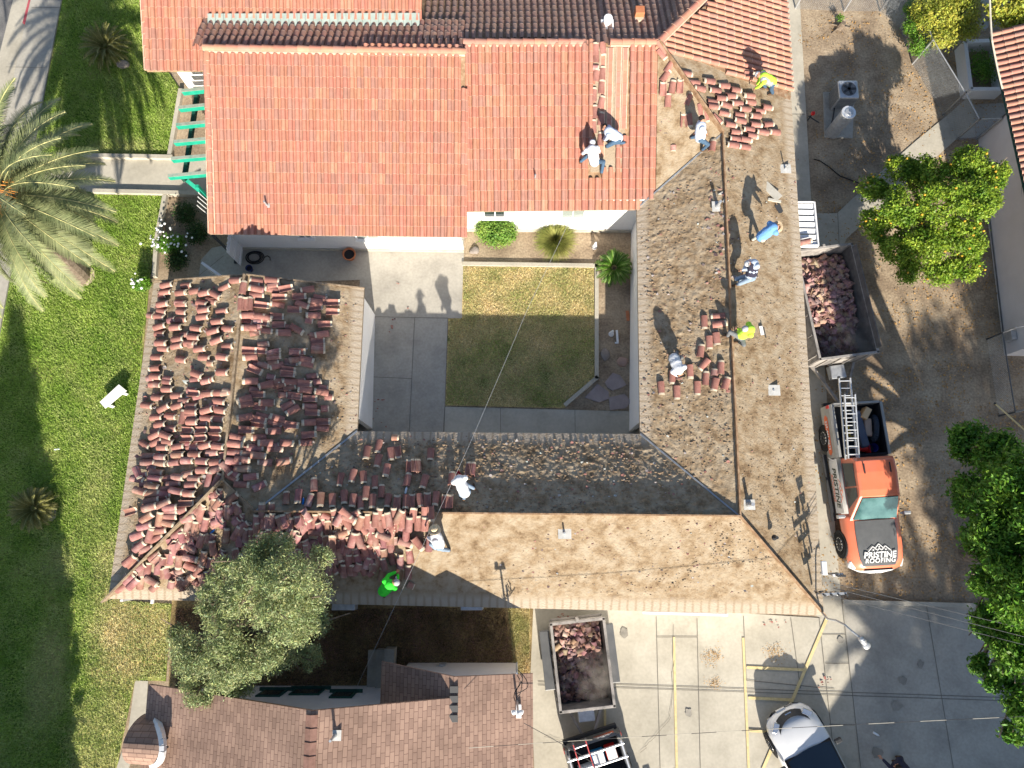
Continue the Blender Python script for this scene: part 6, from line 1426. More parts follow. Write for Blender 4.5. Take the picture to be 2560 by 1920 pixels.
def trailer(label, L, W, z0, z1, hitch, gate_rail=True):
    """box centre at origin, tongue toward +x"""
    t = thing('dump_trailer', label, 'trailer')
    for s in (-1, 1):
        b = MB(); b.box((0, s * W / 2, (z0 + z1) / 2), (L, .04, z1 - z0))
        for k in range(6): b.box((-L / 2 + .2 + k * (L - .4) / 5, s * (W / 2 + .045), (z0 + z1) / 2 - .03), (.06, .05, z1 - z0 - .1))
        b.box((0, s * (W / 2 + .01), z1 + .02), (L + .06, .09, .05)); b.build('side_panel', m_trail, t, bevel=.006)
        MB().box((0, s * (W / 2 - .024), (z0 + z1) / 2), (L - .05, .006, z1 - z0 - .02)).build('liner', m_trin, t)
        b = MB(); b.box((-.1, s * (W / 2 + .24), .72), (1.9, .34, .03)); b.box((.85, s * (W / 2 + .24), .60), (.03, .34, .26)); b.box((-1.05, s * (W / 2 + .24), .60), (.03, .34, .26)); b.build('fender', m_grey if L < 3 else m_trail, t, bevel=.01)
        for x in (-.5, .35): wheel(t, x, s * (W / 2 + .2), .34, .2)
    b = MB(); b.box((L / 2, 0, (z0 + z1) / 2), (.05, W, z1 - z0)); b.box((L / 2, 0, z1 + .02), (.09, W + .1, .05))
    for k in range(4): b.box((L / 2 + .05, -W / 2 + .3 + k * (W - .6) / 3, (z0 + z1) / 2), (.05, .06, z1 - z0 - .1))
    b.build('front_panel', m_trail, t, bevel=.006)
    b = MB(); b.box((-L / 2, 0, (z0 + z1) / 2), (.05, W, z1 - z0)); b.box((-L / 2, 0, z1 + .02), (.09, W + .1, .05)); b.box((-L / 2 - .07, 0, (z0 + z1) / 2), (.06, W + .04, .09)); b.box((-L / 2 - .06, 0, z1 - .12), (.10, .10, .4))
    b.build('tailgate', m_trail, t, bevel=.006)
    MB().box((0, 0, z0 - .05), (L, W, .1)).build('bed_floor', m_trin, t)
    b = MB()
    for s in (-1, 1): b.bar((L / 2 - .1, s * W * .40, .5), (L / 2 + hitch, 0, .48), .09, .12)
    b.build('tongue', m_trail, t); b = MB(); b.box((L / 2 + .35, 0, .62), (.5, .55, .3)); b.build('battery_box', m_galv, t, bevel=.02)
    MB().tube((L / 2 + hitch - .3, 0, .1), (L / 2 + hitch - .3, 0, .75), .04).build('jack', m_dark, t)
    return t
t1 = trailer('grey dump trailer heaped with broken red tile beside the east wing', 4.15, 2.1, .62, 1.80, 1.7)
b = MB(); b.box((0, 1.04, 1.98), (3.9, .03, .32)); b.build('raised_side_board', m_trin, t1)
b = MB()
for k in range(7): b.box((-1.9 + .5 * k, -1.12, .82), (.25, .02, .07), m=k % 2)
b.build('reflective_strip', [m_red, m_white], t1)
rubble(t1, 3.95, 1.95, lambda x, y: .86 + .48 * math.exp(-((x + .7) / 1.5) ** 2) - (.22 if x > 1.0 else 0), 1700, smax=.11)
a1 = (P(2000, 640, 1.8) + P(2145, 612, 1.8) + P(2052, 882, 1.8) + P(2198, 870, 1.8)) / 4
c1 = P(2090, 752, 1.8); place(t1, V(c1.x, c1.y, 0), R_(-82.5))
t2 = trailer('dark dump trailer loaded with dusty tile rubble on the car park', 2.75, 1.75, .52, 1.62, 1.5)
rubble(t2, 2.6, 1.6, lambda x, y: .66 + .22 * math.exp(-((x + .8) / 1.0) ** 2 - (y / .8) ** 2), 1000, smax=.09)
c2 = P(1455, 1660, 1.5); place(t2, V(c2.x, c2.y, 0), R_(-84))
# second pickup at the bottom edge with a ladder rack
tr2 = pickup('pickup_truck', 'black pickup truck with aluminium ladder rack and red pole ladder at the bottom edge', m_grey, m_grey, m_grey)
b = MB()
for x in (-2.75, -2.35, -1.9): b.tube((x, -.95, 1.75), (x, .95, 1.75), .035, .035, 8)
for s in (-1, 1): b.tube((-2.85, s * .88, 1.75), (-1.1, s * .88, 1.75), .03); b.tube((-2.75, s * .9, 1.25), (-2.75, s * .9, 1.75), .03); b.tube((-1.2, s * .9, 1.25), (-1.2, s * .9, 1.75), .03)
b.build('ladder_rack', m_alu, tr2)
MB().box((-2.95, .42, 1.02), (.05, .7, .2)).build('tailgate_band', m_orline, tr2)
b = MB(); emblem(b, V(-2.99, .40, 1.12), V(0, -1, 0), V(0, 0, 1), .32); b.build('emblem', m_wtext, tr2)
pr = P(1485, 1868, 1.2); M2 = V(pr.x, pr.y, 0); ang2 = R_(-73)
d2 = V(math.cos(ang2), math.sin(ang2), 0); place(tr2, M2 + d2 * 2.75, ang2)
TR2 = Matrix.Translation(tr2.location) @ Matrix.Rotation(ang2, 4, 'Z')
def tw2(x, y, z): return TR2 @ Vector((x, y, z))
ladder('extension_ladder', 'ladder with red rails and white tips on the rack of the black pickup', tw2(-3.25, -.42, 1.86), tw2(-.6, -.42, 1.92), .42, mat('red rail', (.55, .10, .10), 4, .5), 8)
for (x, y, z, d, lab, m) in ((-2.35, .05, .75, (.45, .42, .38), 'blue cooler in the bed of the black pickup', mat('cooler blue', (.02, .25, .6), 4, .4)), (-2.4, .50, .75, (.4, .36, .4), 'red fuel can in the bed of the black pickup', m_red), (-1.85, -.45, .75, (.8, .5, .4), 'white crate in the bed of the black pickup', m_white)):
    t = thing('crate' if 'crate' in lab else ('cooler' if 'cooler' in lab else 'fuel_can'), lab, 'container', tw2(x, y, z)); c = Vector(t.location)
    MB().box(c + V(0, 0, d[2] / 2), d, rz=ang2).build('body', m, t, bevel=.03); MB().box(c + V(0, 0, d[2] + .02), (d[0] * .9, d[1] * .9, .04), rz=ang2).build('lid', m_white if 'white' not in lab else m_galv, t, bevel=.01)
# white SUV nosing in from the bottom edge
suv = thing('white_car', 'white car with dark windshield parked nose up at the bottom edge', 'car'); W = 1.88
loft([ring(x, w, z0, z1, c) for x, w, z0, z1, c in ((-2.2, W * .9, .45, .95, .02), (-1.8, W, .36, 1.0, 0), (.0, W, .34, 1.0, 0), (.75, W, .36, 1.0, .04), (1.2, W * .99, .38, .98, .07), (1.7, W * .95, .40, .90, .07), (1.98, W * .86, .42, .80, .05), (2.16, W * .68, .44, .66, .02), (2.26, W * .42, .46, .58, 0))]).build('body', m_wp, suv, True)
rs = []
for x, hw, z in ((.98, .80, 1.03), (.62, .76, 1.26), (.12, .64, 1.58), (-.2, .62, 1.64), (-1.0, .62, 1.64), (-1.7, .6, 1.5), (-2.1, .68, 1.05)): rs.append([Vector((x, -.86, .98)), Vector((x, -hw, z - .03)), Vector((x, 0, z + .03)), Vector((x, hw, z - .03)), Vector((x, .86, .98))])
loft(rs).build('cabin', m_interior, suv, True)
m_dws = mat('dark blue windshield', (.008, .018, .035), 3, .08, spec=.7)
b = MB(); n = 8; vs = []
for i in range(5):
    f = i / 4; x0 = 1.02 - .90 * f; z0_ = 1.06 + .56 * f; hw = .80 - .17 * f
    for j in range(n + 1): yy_ = -hw + 2 * hw * j / n; vs.append((x0 - .12 * (1 - f * .4) * (abs(yy_) / hw) ** 2, yy_, z0_ + .02 - .03 * (abs(yy_) / hw) ** 2))
b.mesh(vs, [(i * (n + 1) + j, i * (n + 1) + j + 1, (i + 1) * (n + 1) + j + 1, (i + 1) * (n + 1) + j) for i in range(4) for j in range(n)]); b.build('windshield', m_dws, suv, True)
rs = [[Vector((x, y, z)) for y, z in ((-.62, z1 - .03), (-.3, z1 + .02), (0, z1 + .035), (.3, z1 + .02), (.62, z1 - .03))] for x, z1 in ((.10, 1.63), (-.3, 1.67), (-1.0, 1.68), (-1.7, 1.56))]
lf = loft(rs, False, False); b = MB(); b.mesh(lf.v, [tuple(reversed(f)) for f in lf.f]); b.build('roof_panel', m_wp, suv, True)
b = MB()
for k in range(12):
    a0, a1 = -1.15 + 2.3 * k / 12, -1.15 + 2.3 * (k + 1) / 12; f = lambda a, r, z: V(1.42 + r * math.cos(a), r * 1.02 * math.sin(a), z)
    b.mesh([f(a0, .62, .93), f(a1, .62, .93), f(a1, .80, .74), f(a0, .80, .74)], [(0, 3, 2, 1)])
b.build('grille', m_dark, suv); MB().box((2.14, 0, .80), (.05, .22, .05)).build('badge', m_chrome, suv); MB().box((2.27, .12, .55), (.04, .32, .12)).build('number_plate', m_whitemetal, suv)
for s in (-1, 1):
    MB().box((1.92, s * .60, .84), (.34, .20, .06), rz=-s * .75).build('headlight', m_chrome, suv, bevel=.02)
    b = MB(); b.box((.80, s * 1.05, 1.05), (.14, .24, .14)); b.build('side_mirror', m_dark, suv, bevel=.03)
    for x in (1.35, -1.4):
        MB().tube((x, s * .68, .38), (x, s * .935, .38), .42, .42, 24).build('wheel_arch', m_interior, suv); wheel(suv, x, s * .84, .35, .22)
pn = P(1980, 1805, .8); an = R_(115); place(suv, V(pn.x, pn.y, 0) - V(math.cos(an), math.sin(an), 0) * 1.85, an)

# ---------------------------------------------------------------- pergola, gate, bench, yard things
t = thing('pergola', 'green painted timber pergola with weathered tops over the west walk', 'pergola', P(470, 350, 0))
for (x0, y0, x1, y1) in ((457, 231, 520, 224), (449, 273, 520, 265), (443, 316, 520, 308), (437, 358, 520, 350), (431, 400, 520, 392), (423, 443, 520, 434)):
    a, c = P(x0, y0, 2.45), P(x1, y1, 2.45); b = MB()
    b.bar(a, c + V(.1, 0, 0), .13, .22, 0); o = b.build('rafter', m_green, t)
    MB().bar(a + V(.01, 0, .116), c + V(.1, 0, .116), .125, .012).build('weathered_top', m_greentop, o)
a, c = P(493, 238, 2.25), P(460, 452, 2.25); MB().bar(a, c, .13, .18).build('beam', m_dkgreen, t)
p = P(488, 478, .0) + V(.1, -.2, 0)
MB().bar(P(466, 450, 2.2), P(510, 487, 1.6) + V(0, 0, 0), .13, .12).build('brace', m_green, t)
q = P(512, 487, 1.6); MB().bar((q.x, q.y, 0), (q.x, q.y, 2.3), .12, .12).build('post', m_green, t)
t = thing('lattice_panel', 'white iron lattice panel standing at the west wall corner', 'panel', P(516, 500, 0)); b = MB(); x = P(516, 500, 1.5).x
for k in range(5): b.bar((x, P(516, 482, 1.5).y - .17 * k, .3), (x, P(516, 482, 1.5).y - .17 * (k + 1), 2.2), .02, .03)
b.build('bars', m_white, t)
# white gate standing open
g0, g1 = P(614, 668, 1.75), P(567, 590, 1.75); g0 = P(604, 667, 0); g1 = P(609, 619, 0)
t = thing('white_gate', 'tall white boarded gate standing open at the courtyard entrance', 'gate', (g0.x, g0.y, 0)); d = (g1 - g0); 
b = MB()
for k in range(8): q = g0 + d * ((k + .5) / 8); b.bar((q.x, q.y, .06), (q.x, q.y, 1.5 + .05 * (k % 2)), .025, .088, up=d)
b.build('boards', m_white, t); b = MB(); [b.bar(g0 + V(0.03, 0, z_), g1 + V(.03, 0, z_), .05, .09) for z_ in (.25, .8, 1.35)]; b.build('rails', m_white, t)
a, c = P(505, 657, 1.6), P(552, 690, 1.6); t = thing('white_fence', 'narrow white fence panel at the corner of the stripped gable', 'fence', (a.x, a.y, 0))
MB().bar(a, c, .09, .08).build('top_rail', m_white, t); b = MB()
for k in range(7): q = a.lerp(c, (k + .5) / 7); b.bar((q.x, q.y, .1), (q.x, q.y, 1.56), .1, .02, up=(c - a))
b.build('boards', m_white, t)
# bench
bc = [P(249, 1005, .45), P(297, 961, .45), P(315, 976, .45), P(262, 1020, .45)]; ctr = sum(bc, V(0, 0, 0)) / 4
t = thing('garden_bench', 'white concrete bench standing alone on the west lawn', 'bench', (ctr.x, ctr.y, .05)); b = MB(); b.slab(bc[::-1], .07); b.build('seat', m_stucco, t)
ax = (bc[1] - bc[0]).normalized(); ay = (bc[3] - bc[0]).normalized()
for s in (-1, 1): MB().box(ctr + ax * .33 * s + V(0, 0, -.23) - V(0, .0, 0), (.10, .34, .36), rz=math.atan2(ax.y, ax.x)).build('leg', m_stucco, t)
# downpipe
a = P(532, 588, 2.3); t = thing('downpipe', 'dark downpipe in the shade below the tiled corner', 'pipe', (a.x, a.y, 0)); MB().bar((a.x, a.y, .1), (a.x, a.y, 2.3), .09, .07, up=(0, 1, 0)).build('pipe', m_dark, t); MB().box((a.x, a.y - .1, .1), (.1, .25, .08)).build('outlet', m_dark, t)
# courtyard bits
def coil(px, py, r, label):
    p = P(px, py, .05); t = thing('hose_coil', label, 'hose', p); b = MB()
    for k in range(5):
        rr_ = r * (1 - .09 * k); o = V(rng.uniform(-.04, .04), rng.uniform(-.04, .04), .03 * k)
        pts = [p + o + V(rr_ * math.cos(a * .35), rr_ * .75 * math.sin(a * .35), .01 * math.sin(a)) for a in range(19)]; b.path(pts, .018, 6)
    b.build('hose', m_black, t); MB().path([p + V(r, 0, 0), p + V(r * 1.4, .1, 0), p + V(r * 1.7, .02, 0), p + V(r * 1.75, -.1, 0)], .016, 6).build('hose_end', m_black, t)
coil(636, 645, .36, 'black hose coiled on the shaded paving beside the white gate')
def pot(px, py, r, h, m, label):
    p = P(px, py, 0.02); t = thing('plant_pot', label, 'pot', p); b = MB(); n = 24
    rs = [(r * .65, 0), (r * .95, h * .85), (r * 1.05, h * .85), (r * 1.05, h), (r * .9, h), (r * .85, h * .8), (0.01, h * .78)]
    vs = [p + V(a * math.cos(k * 2 * math.pi / n), a * math.sin(k * 2 * math.pi / n), z) for a, z in rs for k in range(n)]
    b.mesh(vs, [(i * n + k, i * n + (k + 1) % n, (i + 1) * n + (k + 1) % n, (i + 1) * n + k) for i in range(len(rs) - 1) for k in range(n)], 0); b.build('pot_wall', m, t, True); MB().tube(p + V(0, 0, h * .7), p + V(0, 0, h * .8), r * .8, r * .8, 20).build('soil', m_interior, t)
pot(877, 643, .25, .36, m_terra, 'terracotta pot at the edge of sun and shade on the courtyard paving'); pot(628, 676, .13, .28, mat('blue glaze', (.02, .03, .12), 4, .3), 'dark blue pot beside the gable peak of the stripped wing')
def rock(px, py, rx, ry, rz, m, label, cat='rock', name='rock', h=.5):
    p = P(px, py, 0); b = MB(); b.ball(p + V(0, 0, rx * h * .4), rx, 12, 8, 0, (1, ry, h)); b.v = [tuple(Vector(v_) + noise.noise_vector(Vector(v_) * 4) * rx * .3) for v_ in b.v]
    o = b.build(name, m, None, True); tag(o, label, cat); return o
rock(1186, 627, .20, .8, 0, m_rock, 'grey boulder in the courtyard bed beside the round bush'); rock(1513, 887, .17, 1.5, 0, m_rock, 'upright grey rock in the shaded courtyard bed'); rock(1556, 905, .24, .7, 0, mat('pink rock', [(.30, .2, .16), (.4, .29, .24)], 3, .9), 'angular pinkish rock above the three flagstones')
for pts, lab in (([(163, 560), (225, 485), (285, 505), (335, 580), (290, 605), (225, 625), (185, 600)], 'uppermost of the three big flagstones in the courtyard corner'), ([(5, 680), (105, 572), (195, 635), (195, 690), (120, 720)], 'leftmost of the three big flagstones in the courtyard corner'), ([(195, 680), (320, 652), (375, 712), (330, 765), (205, 780)], 'lowest of the three big flagstones in the courtyard corner')):
    b = MB(); q = [P(1460 + x / 3.173, 780 + y / 3.173, 0) for x, y in pts]; b.prism([(k.x, k.y) for k in q][::-1], 0, .07); tag(b.build('flagstone', m_flag, None, bevel=.012), lab, 'flagstone', 'flagstones in the courtyard corner')
def statue(px, py, label, h=.5):
    p = P(px, py, 0); t = thing('garden_statue', label, 'statue', p); b = MB(); b.tube(p, p + V(0, 0, .08), .11, .10, 12); b.build('base', m_white, t)
    b = MB(); b.cap(p + V(0, 0, .1), p + V(0, 0, h * .7), .09, .055); b.ball(p + V(0, -.01, h * .9), .05, 10, 6); b.cap(p + V(-.05, -.04, h * .6), p + V(.05, -.06, h * .55), .025, .025); o = b.build('figure', m_white, t); remesh(o, .012)
statue(1486, 618, 'small white garden statue in the sunny bed by the east wing wall'); statue(1528, 835, 'small white garden statue in the shaded bed next to a white post')
a = P(1541, 840, 0); t = thing('marker_post', 'short white post lying beside the statue in the shaded bed', 'post', a); MB().bar(a + V(0, .2, .12), a + V(.03, -.25, .05), .08, .08).build('post', m_white, t); MB().box(a + V(0, -.28, .03), (.14, .06, .06)).build('foot', m_white, t)
a = P(1568, 790, 0); tag(MB().bar(a + V(0, .2, .03), a + V(.03, -.2, .03), .12, .05).build('brick', m_terra, None, bevel=.005), 'long red brick lying in the shaded courtyard bed', 'brick')
b = MB()
for (x, y, n_) in ((962, 822, 5), (948, 1015, 9), (945, 1055, 3), (986, 700, 2), (987, 783, 2), (1405, 1545, 6), (1430, 1535, 4), (2060, 1700, 8), (1690, 1650, 0), (1940, 1560, 6), (1985, 400, 2), (1100, 800, 0)):
    for _ in range(n_):
        s = rng.uniform(.03, .09); q = P(x + rng.normal() * 15, y + rng.normal() * 11, .05); shard(q, s * .7, (1, .8, .8))
tag(b.build('tile_chips', m_ltile2), 'red tile chips dropped on the paving', 'debris', None, 'stuff')

# white slatted awning on the east wall
t = thing('slatted_awning', 'white slatted awning over the side path with a red tile on its corner', 'awning', P(2020, 560, 0)); za = 2.35
c_ = [P(1988, 503, za), P(2036, 508, za), P(2046, 612, za), P(1990, 618, za)]
X0, X1, Y1, Y0 = 10.1, P(2040, 560, za).x, P(2036, 506, za).y, P(2046, 615, za).y
b = MB(); b.bar((X0, Y1, za), (X1, Y1, za), .04, .10); b.bar((X0, Y0, za), (X1, Y0, za), .06, .14); b.bar((X1, Y0, za), (X1, Y1, za), .05, .12); b.build('frame', m_white, t)
for k in range(7):
    y = Y0 + (Y1 - Y0) * (k + .45) / 7; b = MB(); b.slab([V(X0, y - .10, za - .01), V(X1 - .03, y - .10, za - .05), V(X1 - .03, y + .07, za + .0), V(X0, y + .07, za + .04)], .02); b.build('slat', m_whitemetal, t)
M = Matrix.Translation(P(2012, 605, za + .12)) @ Matrix.Rotation(R_(15), 4, 'Z'); bb = MB(); tile_geo(bb, M, L=.5); tag(bb.build('clay_tile', [m_ltile, m_collar]), 'red barrel tile resting on the white slatted awning', 'clay tile')
# air conditioner and water heater
p = V(13.52, 17.38, .06); t = thing('air_conditioner', 'grey air conditioning unit with round top fan in the east yard', 'air conditioner', p)
MB().box(p + V(0, 0, .46), (.80, .80, .90)).build('case', m_galv, t, bevel=.06)
b = MB()
for k in range(9): b.box(p + V(0, 0, .12 + .085 * k), (.82, .70, .02)); b.box(p + V(0, 0, .16 + .085 * k), (.70, .82, .02))
b.build('louvres', m_dark, t); MB().tube(p + V(0, 0, .905), p + V(0, 0, .93), .30, .30, 28).build('fan_guard', m_grey, t)
b = MB()
for k in range(5): a = k * 1.2566; b.bar(p + V(0, 0, .935), p + V(.27 * math.cos(a), .27 * math.sin(a), .935), .10, .008)
b.build('fan_blades', m_dark, t)
b = MB(); b.path([p + V(-.3, -.4, .2), p + V(-.4, -.9, .15), p + V(-.5, -1.2, .1), p + V(-.3, -1.5, .1)], .03, 6); b.build('pipes', m_dark, t)
p = V(13.12, 15.98, .06); t = thing('water_heater', 'shiny cylindrical metal tank beside the air conditioning unit', 'water heater', p)
b = MB(); b.tube(p, p + V(0, 0, 1.45), .27, .27, 28)
for k in range(6): b.tube(p + V(0, 0, .12 + .24 * k), p + V(0, 0, .15 + .24 * k), .277, .277, 28)
b.build('tank', m_galv, t, bevel=.01); b = MB(); b.tube(p + V(0, 0, 1.45), p + V(0, 0, 1.49), .285, .27, 28); b.build('top_rim', m_alu, t); MB().tube(p + V(0, 0, 1.49), p + V(0, 0, 1.52), .18, .14, 20).build('cap', m_galv, t)
p = V(12.2, 16.6, .0); t = thing('gas_valve', 'red and black valve with pipes beside the metal tank', 'valve', p); b = MB(); b.tube(p, p + V(0, 0, .35), .03); b.tube(p + V(-.1, 0, .3), p + V(.3, -.3, .3), .025); b.build('pipe', m_dark, t); MB().box(p + V(.05, .05, .4), (.12, .1, .14)).build('valve_head', m_red, t)
# garden hose and leaf litter in the east yard
b = MB(); pts = [P(x, y, .03) for x, y in ((2035, 398), (2050, 402), (2070, 415), (2100, 440), (2140, 455), (2170, 468))]; b.path(pts, .02, 6); tag(b.build('garden_hose', m_black), 'black hose lying across the dirt of the east yard', 'hose')
n = 9500; xs = rng.uniform(1995, 2560, n); ys = rng.uniform(30, 1500, n); Q = []
for x, y in zip(xs, ys):
    if y > 120 and x < 2035: continue
    w = noise.noise(Vector((x * .012, y * .012, 2))); 
    if w < -.05 and rng.random() < .8: continue
    p = P(x, y, rng.uniform(.01, .03)); a = rng.uniform(0, 6.28); s = rng.uniform(.02, .05); u = np.array([math.cos(a), math.sin(a), rng.uniform(-.3, .3)]) * s; v = np.array([-math.sin(a), math.cos(a), rng.uniform(-.3, .3)]) * s * .6; c = np.array(p) + np.array([0, 0, .015])
    Q.append([c - u, c - v, c + u, c + v])
k = rng.uniform(.6, 1.3, len(Q)); tag(quads('fallen_leaves', np.array(Q), mat('dry leaves', [(.36, .20, .07), (.50, .31, .12)], 3, .8, attr=True), np.stack([k, k, k], 1)), 'dry orange leaves scattered over the dirt yard', 'leaves', None, 'stuff')
p = P(2098, 70, 0); t = thing('tree_stump', 'pale cut stump with side shoots in the sunny corner of the east yard', 'stump', p); b = MB(); b.tube(p, p + V(.05, .02, .3), .16, .11, 9)
for k in range(5): a = k * 1.3; b.tube(p + V(0, 0, .1), p + V(math.cos(a) * .5, math.sin(a) * .4, .02), .05, .015, 5)
b.build('trunk', m_bark, t); Q, col = leafcloud([(p.x - .1, p.y + .2, .35, .18, .18, .15)], 260, .07, shell=.2); quads('shoots', Q, m_decid, col, parent=t)

# chain link fences
def chain(name, label, pts, h, posts=True, mesh_=True, m=m_galv, sp=.085):
    t = thing(name, label, 'fence', pts[0])
    for i, p in enumerate(pts):
        MB().tube(p, p + V(0, 0, h + .05), .035, .035, 8).build('post', m, t)
    for p, q in zip(pts, pts[1:]):
        MB().tube(p + V(0, 0, h), q + V(0, 0, h), .024, .024, 8).build('top_rail', m, t)
        if mesh_:
            L = (q - p).length; d = (q - p).normalized(); Q = []
            side = np.array([0, 0, .0035]); k = -h
            nrm = np.array(Vector((-d.y, d.x, 0))); 
            while k < L:
                for sg in (0, 1):
                    a0, z0 = k, 0.0; a1, z1 = k + h, h
                    if a0 < 0: z0 = -a0; a0 = 0
                    if a1 > L: z1 = h - (a1 - L); a1 = L
                    if a1 > a0:
                        if sg: A_, B_ = L - a0, L - a1
                        else: A_, B_ = a0, a1
                        pa = np.array(p + d * A_) + np.array([0, 0, z0]); pb = np.array(p + d * B_) + np.array([0, 0, z1]); w = nrm * .0035
                        Q.append([pa - w, pa + w, pb + w, pb - w])
                        w2 = np.array([0, 0, .0035]); Q.append([pa - w2, pa + w2, pb + w2, pb - w2])
                k += sp
            o = quads('wire_mesh', np.array(Q), m_galv, parent=t)
    return t
f1 = [P(1988, 22, 0), P(2110, 28, 0), P(2200, 28, 0)]; chain('chain_link_fence', 'chain link fence across the north end of the east yard', f1, 1.5)
f2 = [P(2200, 28, 0), P(2250, 72, 0), P(2281, 160, 0), P(2357, 287, 0)]; chain('chain_link_fence', 'leaning chain link fence with dry vines beside the round yellow green shrub', f2, 1.5)
chain('pipe_gate', 'galvanised pipe gate across the diagonal walk', [P(2357, 287, 0), P(2390, 350, 0)], 1.5, sp=.12)
chain('chain_link_fence', 'short chain link fence joining the gate to the white neighbouring wall', [P(2390, 350, 0), P(2442, 348, 0)], 1.5)
chain('yard_fence', 'low wire fence in shade beside the white neighbouring building', [P(2467, 848, 0), P(2520, 830, 0) + V(.6, 0, 0)], 1.6, mesh_=False)
chain('yard_fence', 'wire fence in shade north of the leafy tree at the east edge', [P(2497, 1040, 0), P(2560, 1020, 0) + V(.8, 0, 0)], 1.5, mesh_=False)
chain('yard_fence', 'long wire fence running beside the white building base', [P(2467, 848, 0), P(2497, 1040, 0)], .9, m=m_grey)
# neighbouring building
nb = thing('neighbouring_building', 'white stucco building with red barrel tile roof at the east edge', 'building', (19, 12, 0))
wl = P(2445, 345, 0)
w_x1 = P(2515, 875, 0)
def nbw(a, c, z1):
    b = MB(); d = (c - a).normalized(); n = Vector((d.y, -d.x, 0)) * .2; n = n if n.x > 0 or abs(n.x) < .01 else -n
    vs = [a, c, c + n, a + n] + [q + V(0, 0, z1) for q in (a, c, c + n, a + n)]; b.mesh(vs, [(3, 2, 1, 0), (4, 5, 6, 7), (0, 1, 5, 4), (1, 2, 6, 5), (2, 3, 7, 6), (3, 0, 4, 7)]); b.build('wall', m_stucco2, nb)
nbw(wl, V(18.9, 6.8, 0), 3.4); nbw(wl, wl + V(10, .2, 0), 3.4); nbw(V(18.9, 6.8, 0), V(28, 6.6, 0), 3.4)
NBp = plane3(V(18.0, 18.2, 3.0), V(18.75, 6.2, 3.0), V(21.0, 12, 4.0))
_hs = house
def nb_tiles():
    global house
    house = nb
    u = (V(18.0, 18.2, 3.0) - V(18.75, 6.2, 3.0)).normalized()
    o = tile_field('roof_tiles', V(18.75, 6.2, 3.02), u, NBp, lambda c: c.x < 26 and c.y < 18.4, 12.2, 6, 'red barrel tiles of the neighbouring roof', None, .15)
    under([V(18.75, 6.2, 3.0), V(18.0, 18.2, 3.0), onp(NBp, 25, 18.6), onp(NBp, 25.8, 6.4)])
    house = _hs
nb_tiles()
b = MB(); b.tube(V(18.02, 18.2, 2.95), V(18.75, 6.2, 2.95), .06, .06, 8); b.build('gutter', m_dkgreen, nb)
b = MB(); b.path([wl + V(-.03, 0, 0), wl + V(-.03, 0, 3)], .03, 6); b.path([wl + V(-.05, -.5, 0.15), V(18.86, 6.9, .15)], .025, 6); b.path([wl + V(-.05, -1.0, 2.6), wl + V(-.06, -3.6, 1.9), wl + V(-.08, -5.2, .8), wl + V(-.1, -5.3, .2)], .025, 6); b.build('conduit', m_grey, nb)
MB().box(V(18.78, 7.2, .6), (.2, .35, .5)).build('meter_box', m_galv, nb, bevel=.02)
# white planter
q0, q1, q2, q3 = P(2413, 103, .6), P(2500, 100, .6), P(2510, 222, .6), P(2428, 222, .6); t = thing('planter_box', 'white walled planter with dark green shrub under the tiled eave', 'planter', (q0.x, q0.y, 0))
b = MB()
for a, c in ((q0, q1), (q1, q2), (q2, q3), (q3, q0)): b.bar((a.x, a.y, .3), (c.x, c.y, .3), .16, .6)
b.build('walls', m_stucco, t); Q, col = leafcloud([((q0.x + q2.x) / 2, (q0.y + q2.y) / 2, .5, .6, .8, .25)], 2600, .08, shell=.1); quads('shrub_leaves', Q, m_decid, col, parent=t)
p = P(2452, 65, 0); t = thing('round_slab', 'round grey concrete disc on the ground behind the fence', 'slab', p); MB().tube(p, p + V(0, 0, .12), .28, .26, 24).build('disc', m_conc2, t); MB().tube(p + V(0, 0, .12), p + V(0, 0, .2), .04, .03, 8).build('pin', m_dark, t)
sheet('north_east_slab', [(2460, -60), (2640, 100), (2640, 130), (2560, 80), (2440, 0)], .03, m_conc2)
# lamp arm and service masts at the south east roof corner
p = RP(2052, 1528, 0); t = thing('area_lamp', 'curved grey lamp arm with round head reaching from the south east roof corner', 'lamp', p)
pts = [p, P(2068, 1547, 3.1), P(2090, 1551, 3.4), P(2112, 1562, 3.7), P(2130, 1578, 3.9), P(2150, 1594, 4.0)]; MB().path(pts, .03, 8).build('arm', m_galv, t)
q = P(2154, 1598, 4.0); b = MB(); b.cap(q, P(2160, 1606, 4.0), .10, .09); b.build('lamp_housing', m_galv, t, True); q2 = P(2166, 1613, 3.97)
b = MB(); b.ball(q2, .13, 16, 8, 0, (1, 1, .45)); b.build('lamp_shade', m_galv, t, True)
def mast(px, py, h, label, arms, lean=V(0, 0, 0), pe_=None):
    p = RP(px, py, 0); t = thing('service_mast', label, 'mast', p); top = p + V(0, 0, h) + lean
    MB().tube(p, top, .035, .03, 10).build('pole', m_galv, t)
    for i, (dz, L, dx) in enumerate(arms):
        c = p + V(dx, 0, dz); b = MB(); b.bar(c - V(L / 2, 0, 0), c + V(L / 2, .03, 0), .07, .08); b.build('crossarm', m_wood if i else m_galv, t)
        for s in (-.45, -.15, .15, .45):
            b = MB(); b.tube(c + V(s * L, 0, .04), c + V(s * L, -.02, .16), .025, .035, 8); b.build('insulator', m_whitemetal if i % 2 else m_dark, t)
    return top
top1 = mast(2037, 1478, 1.25, 'service mast with crossarms and insulators near the south east roof corner', [(1.15, .75, .1), (.85, .5, .05), (.45, .35, .0)])
top2 = mast(2052, 1432, 1.35, 'slim service mast with pale bracket at the east eave', [(1.2, .22, .05), (.9, .18, .04)])
b = MB(); q = RP(2060, 1420, .75); b.box(q, (.16, .42, .12)); tag(b.build('junction_box', m_whitemetal, None, bevel=.02), 'white and blue junction box on the slim mast at the east eave', 'box')
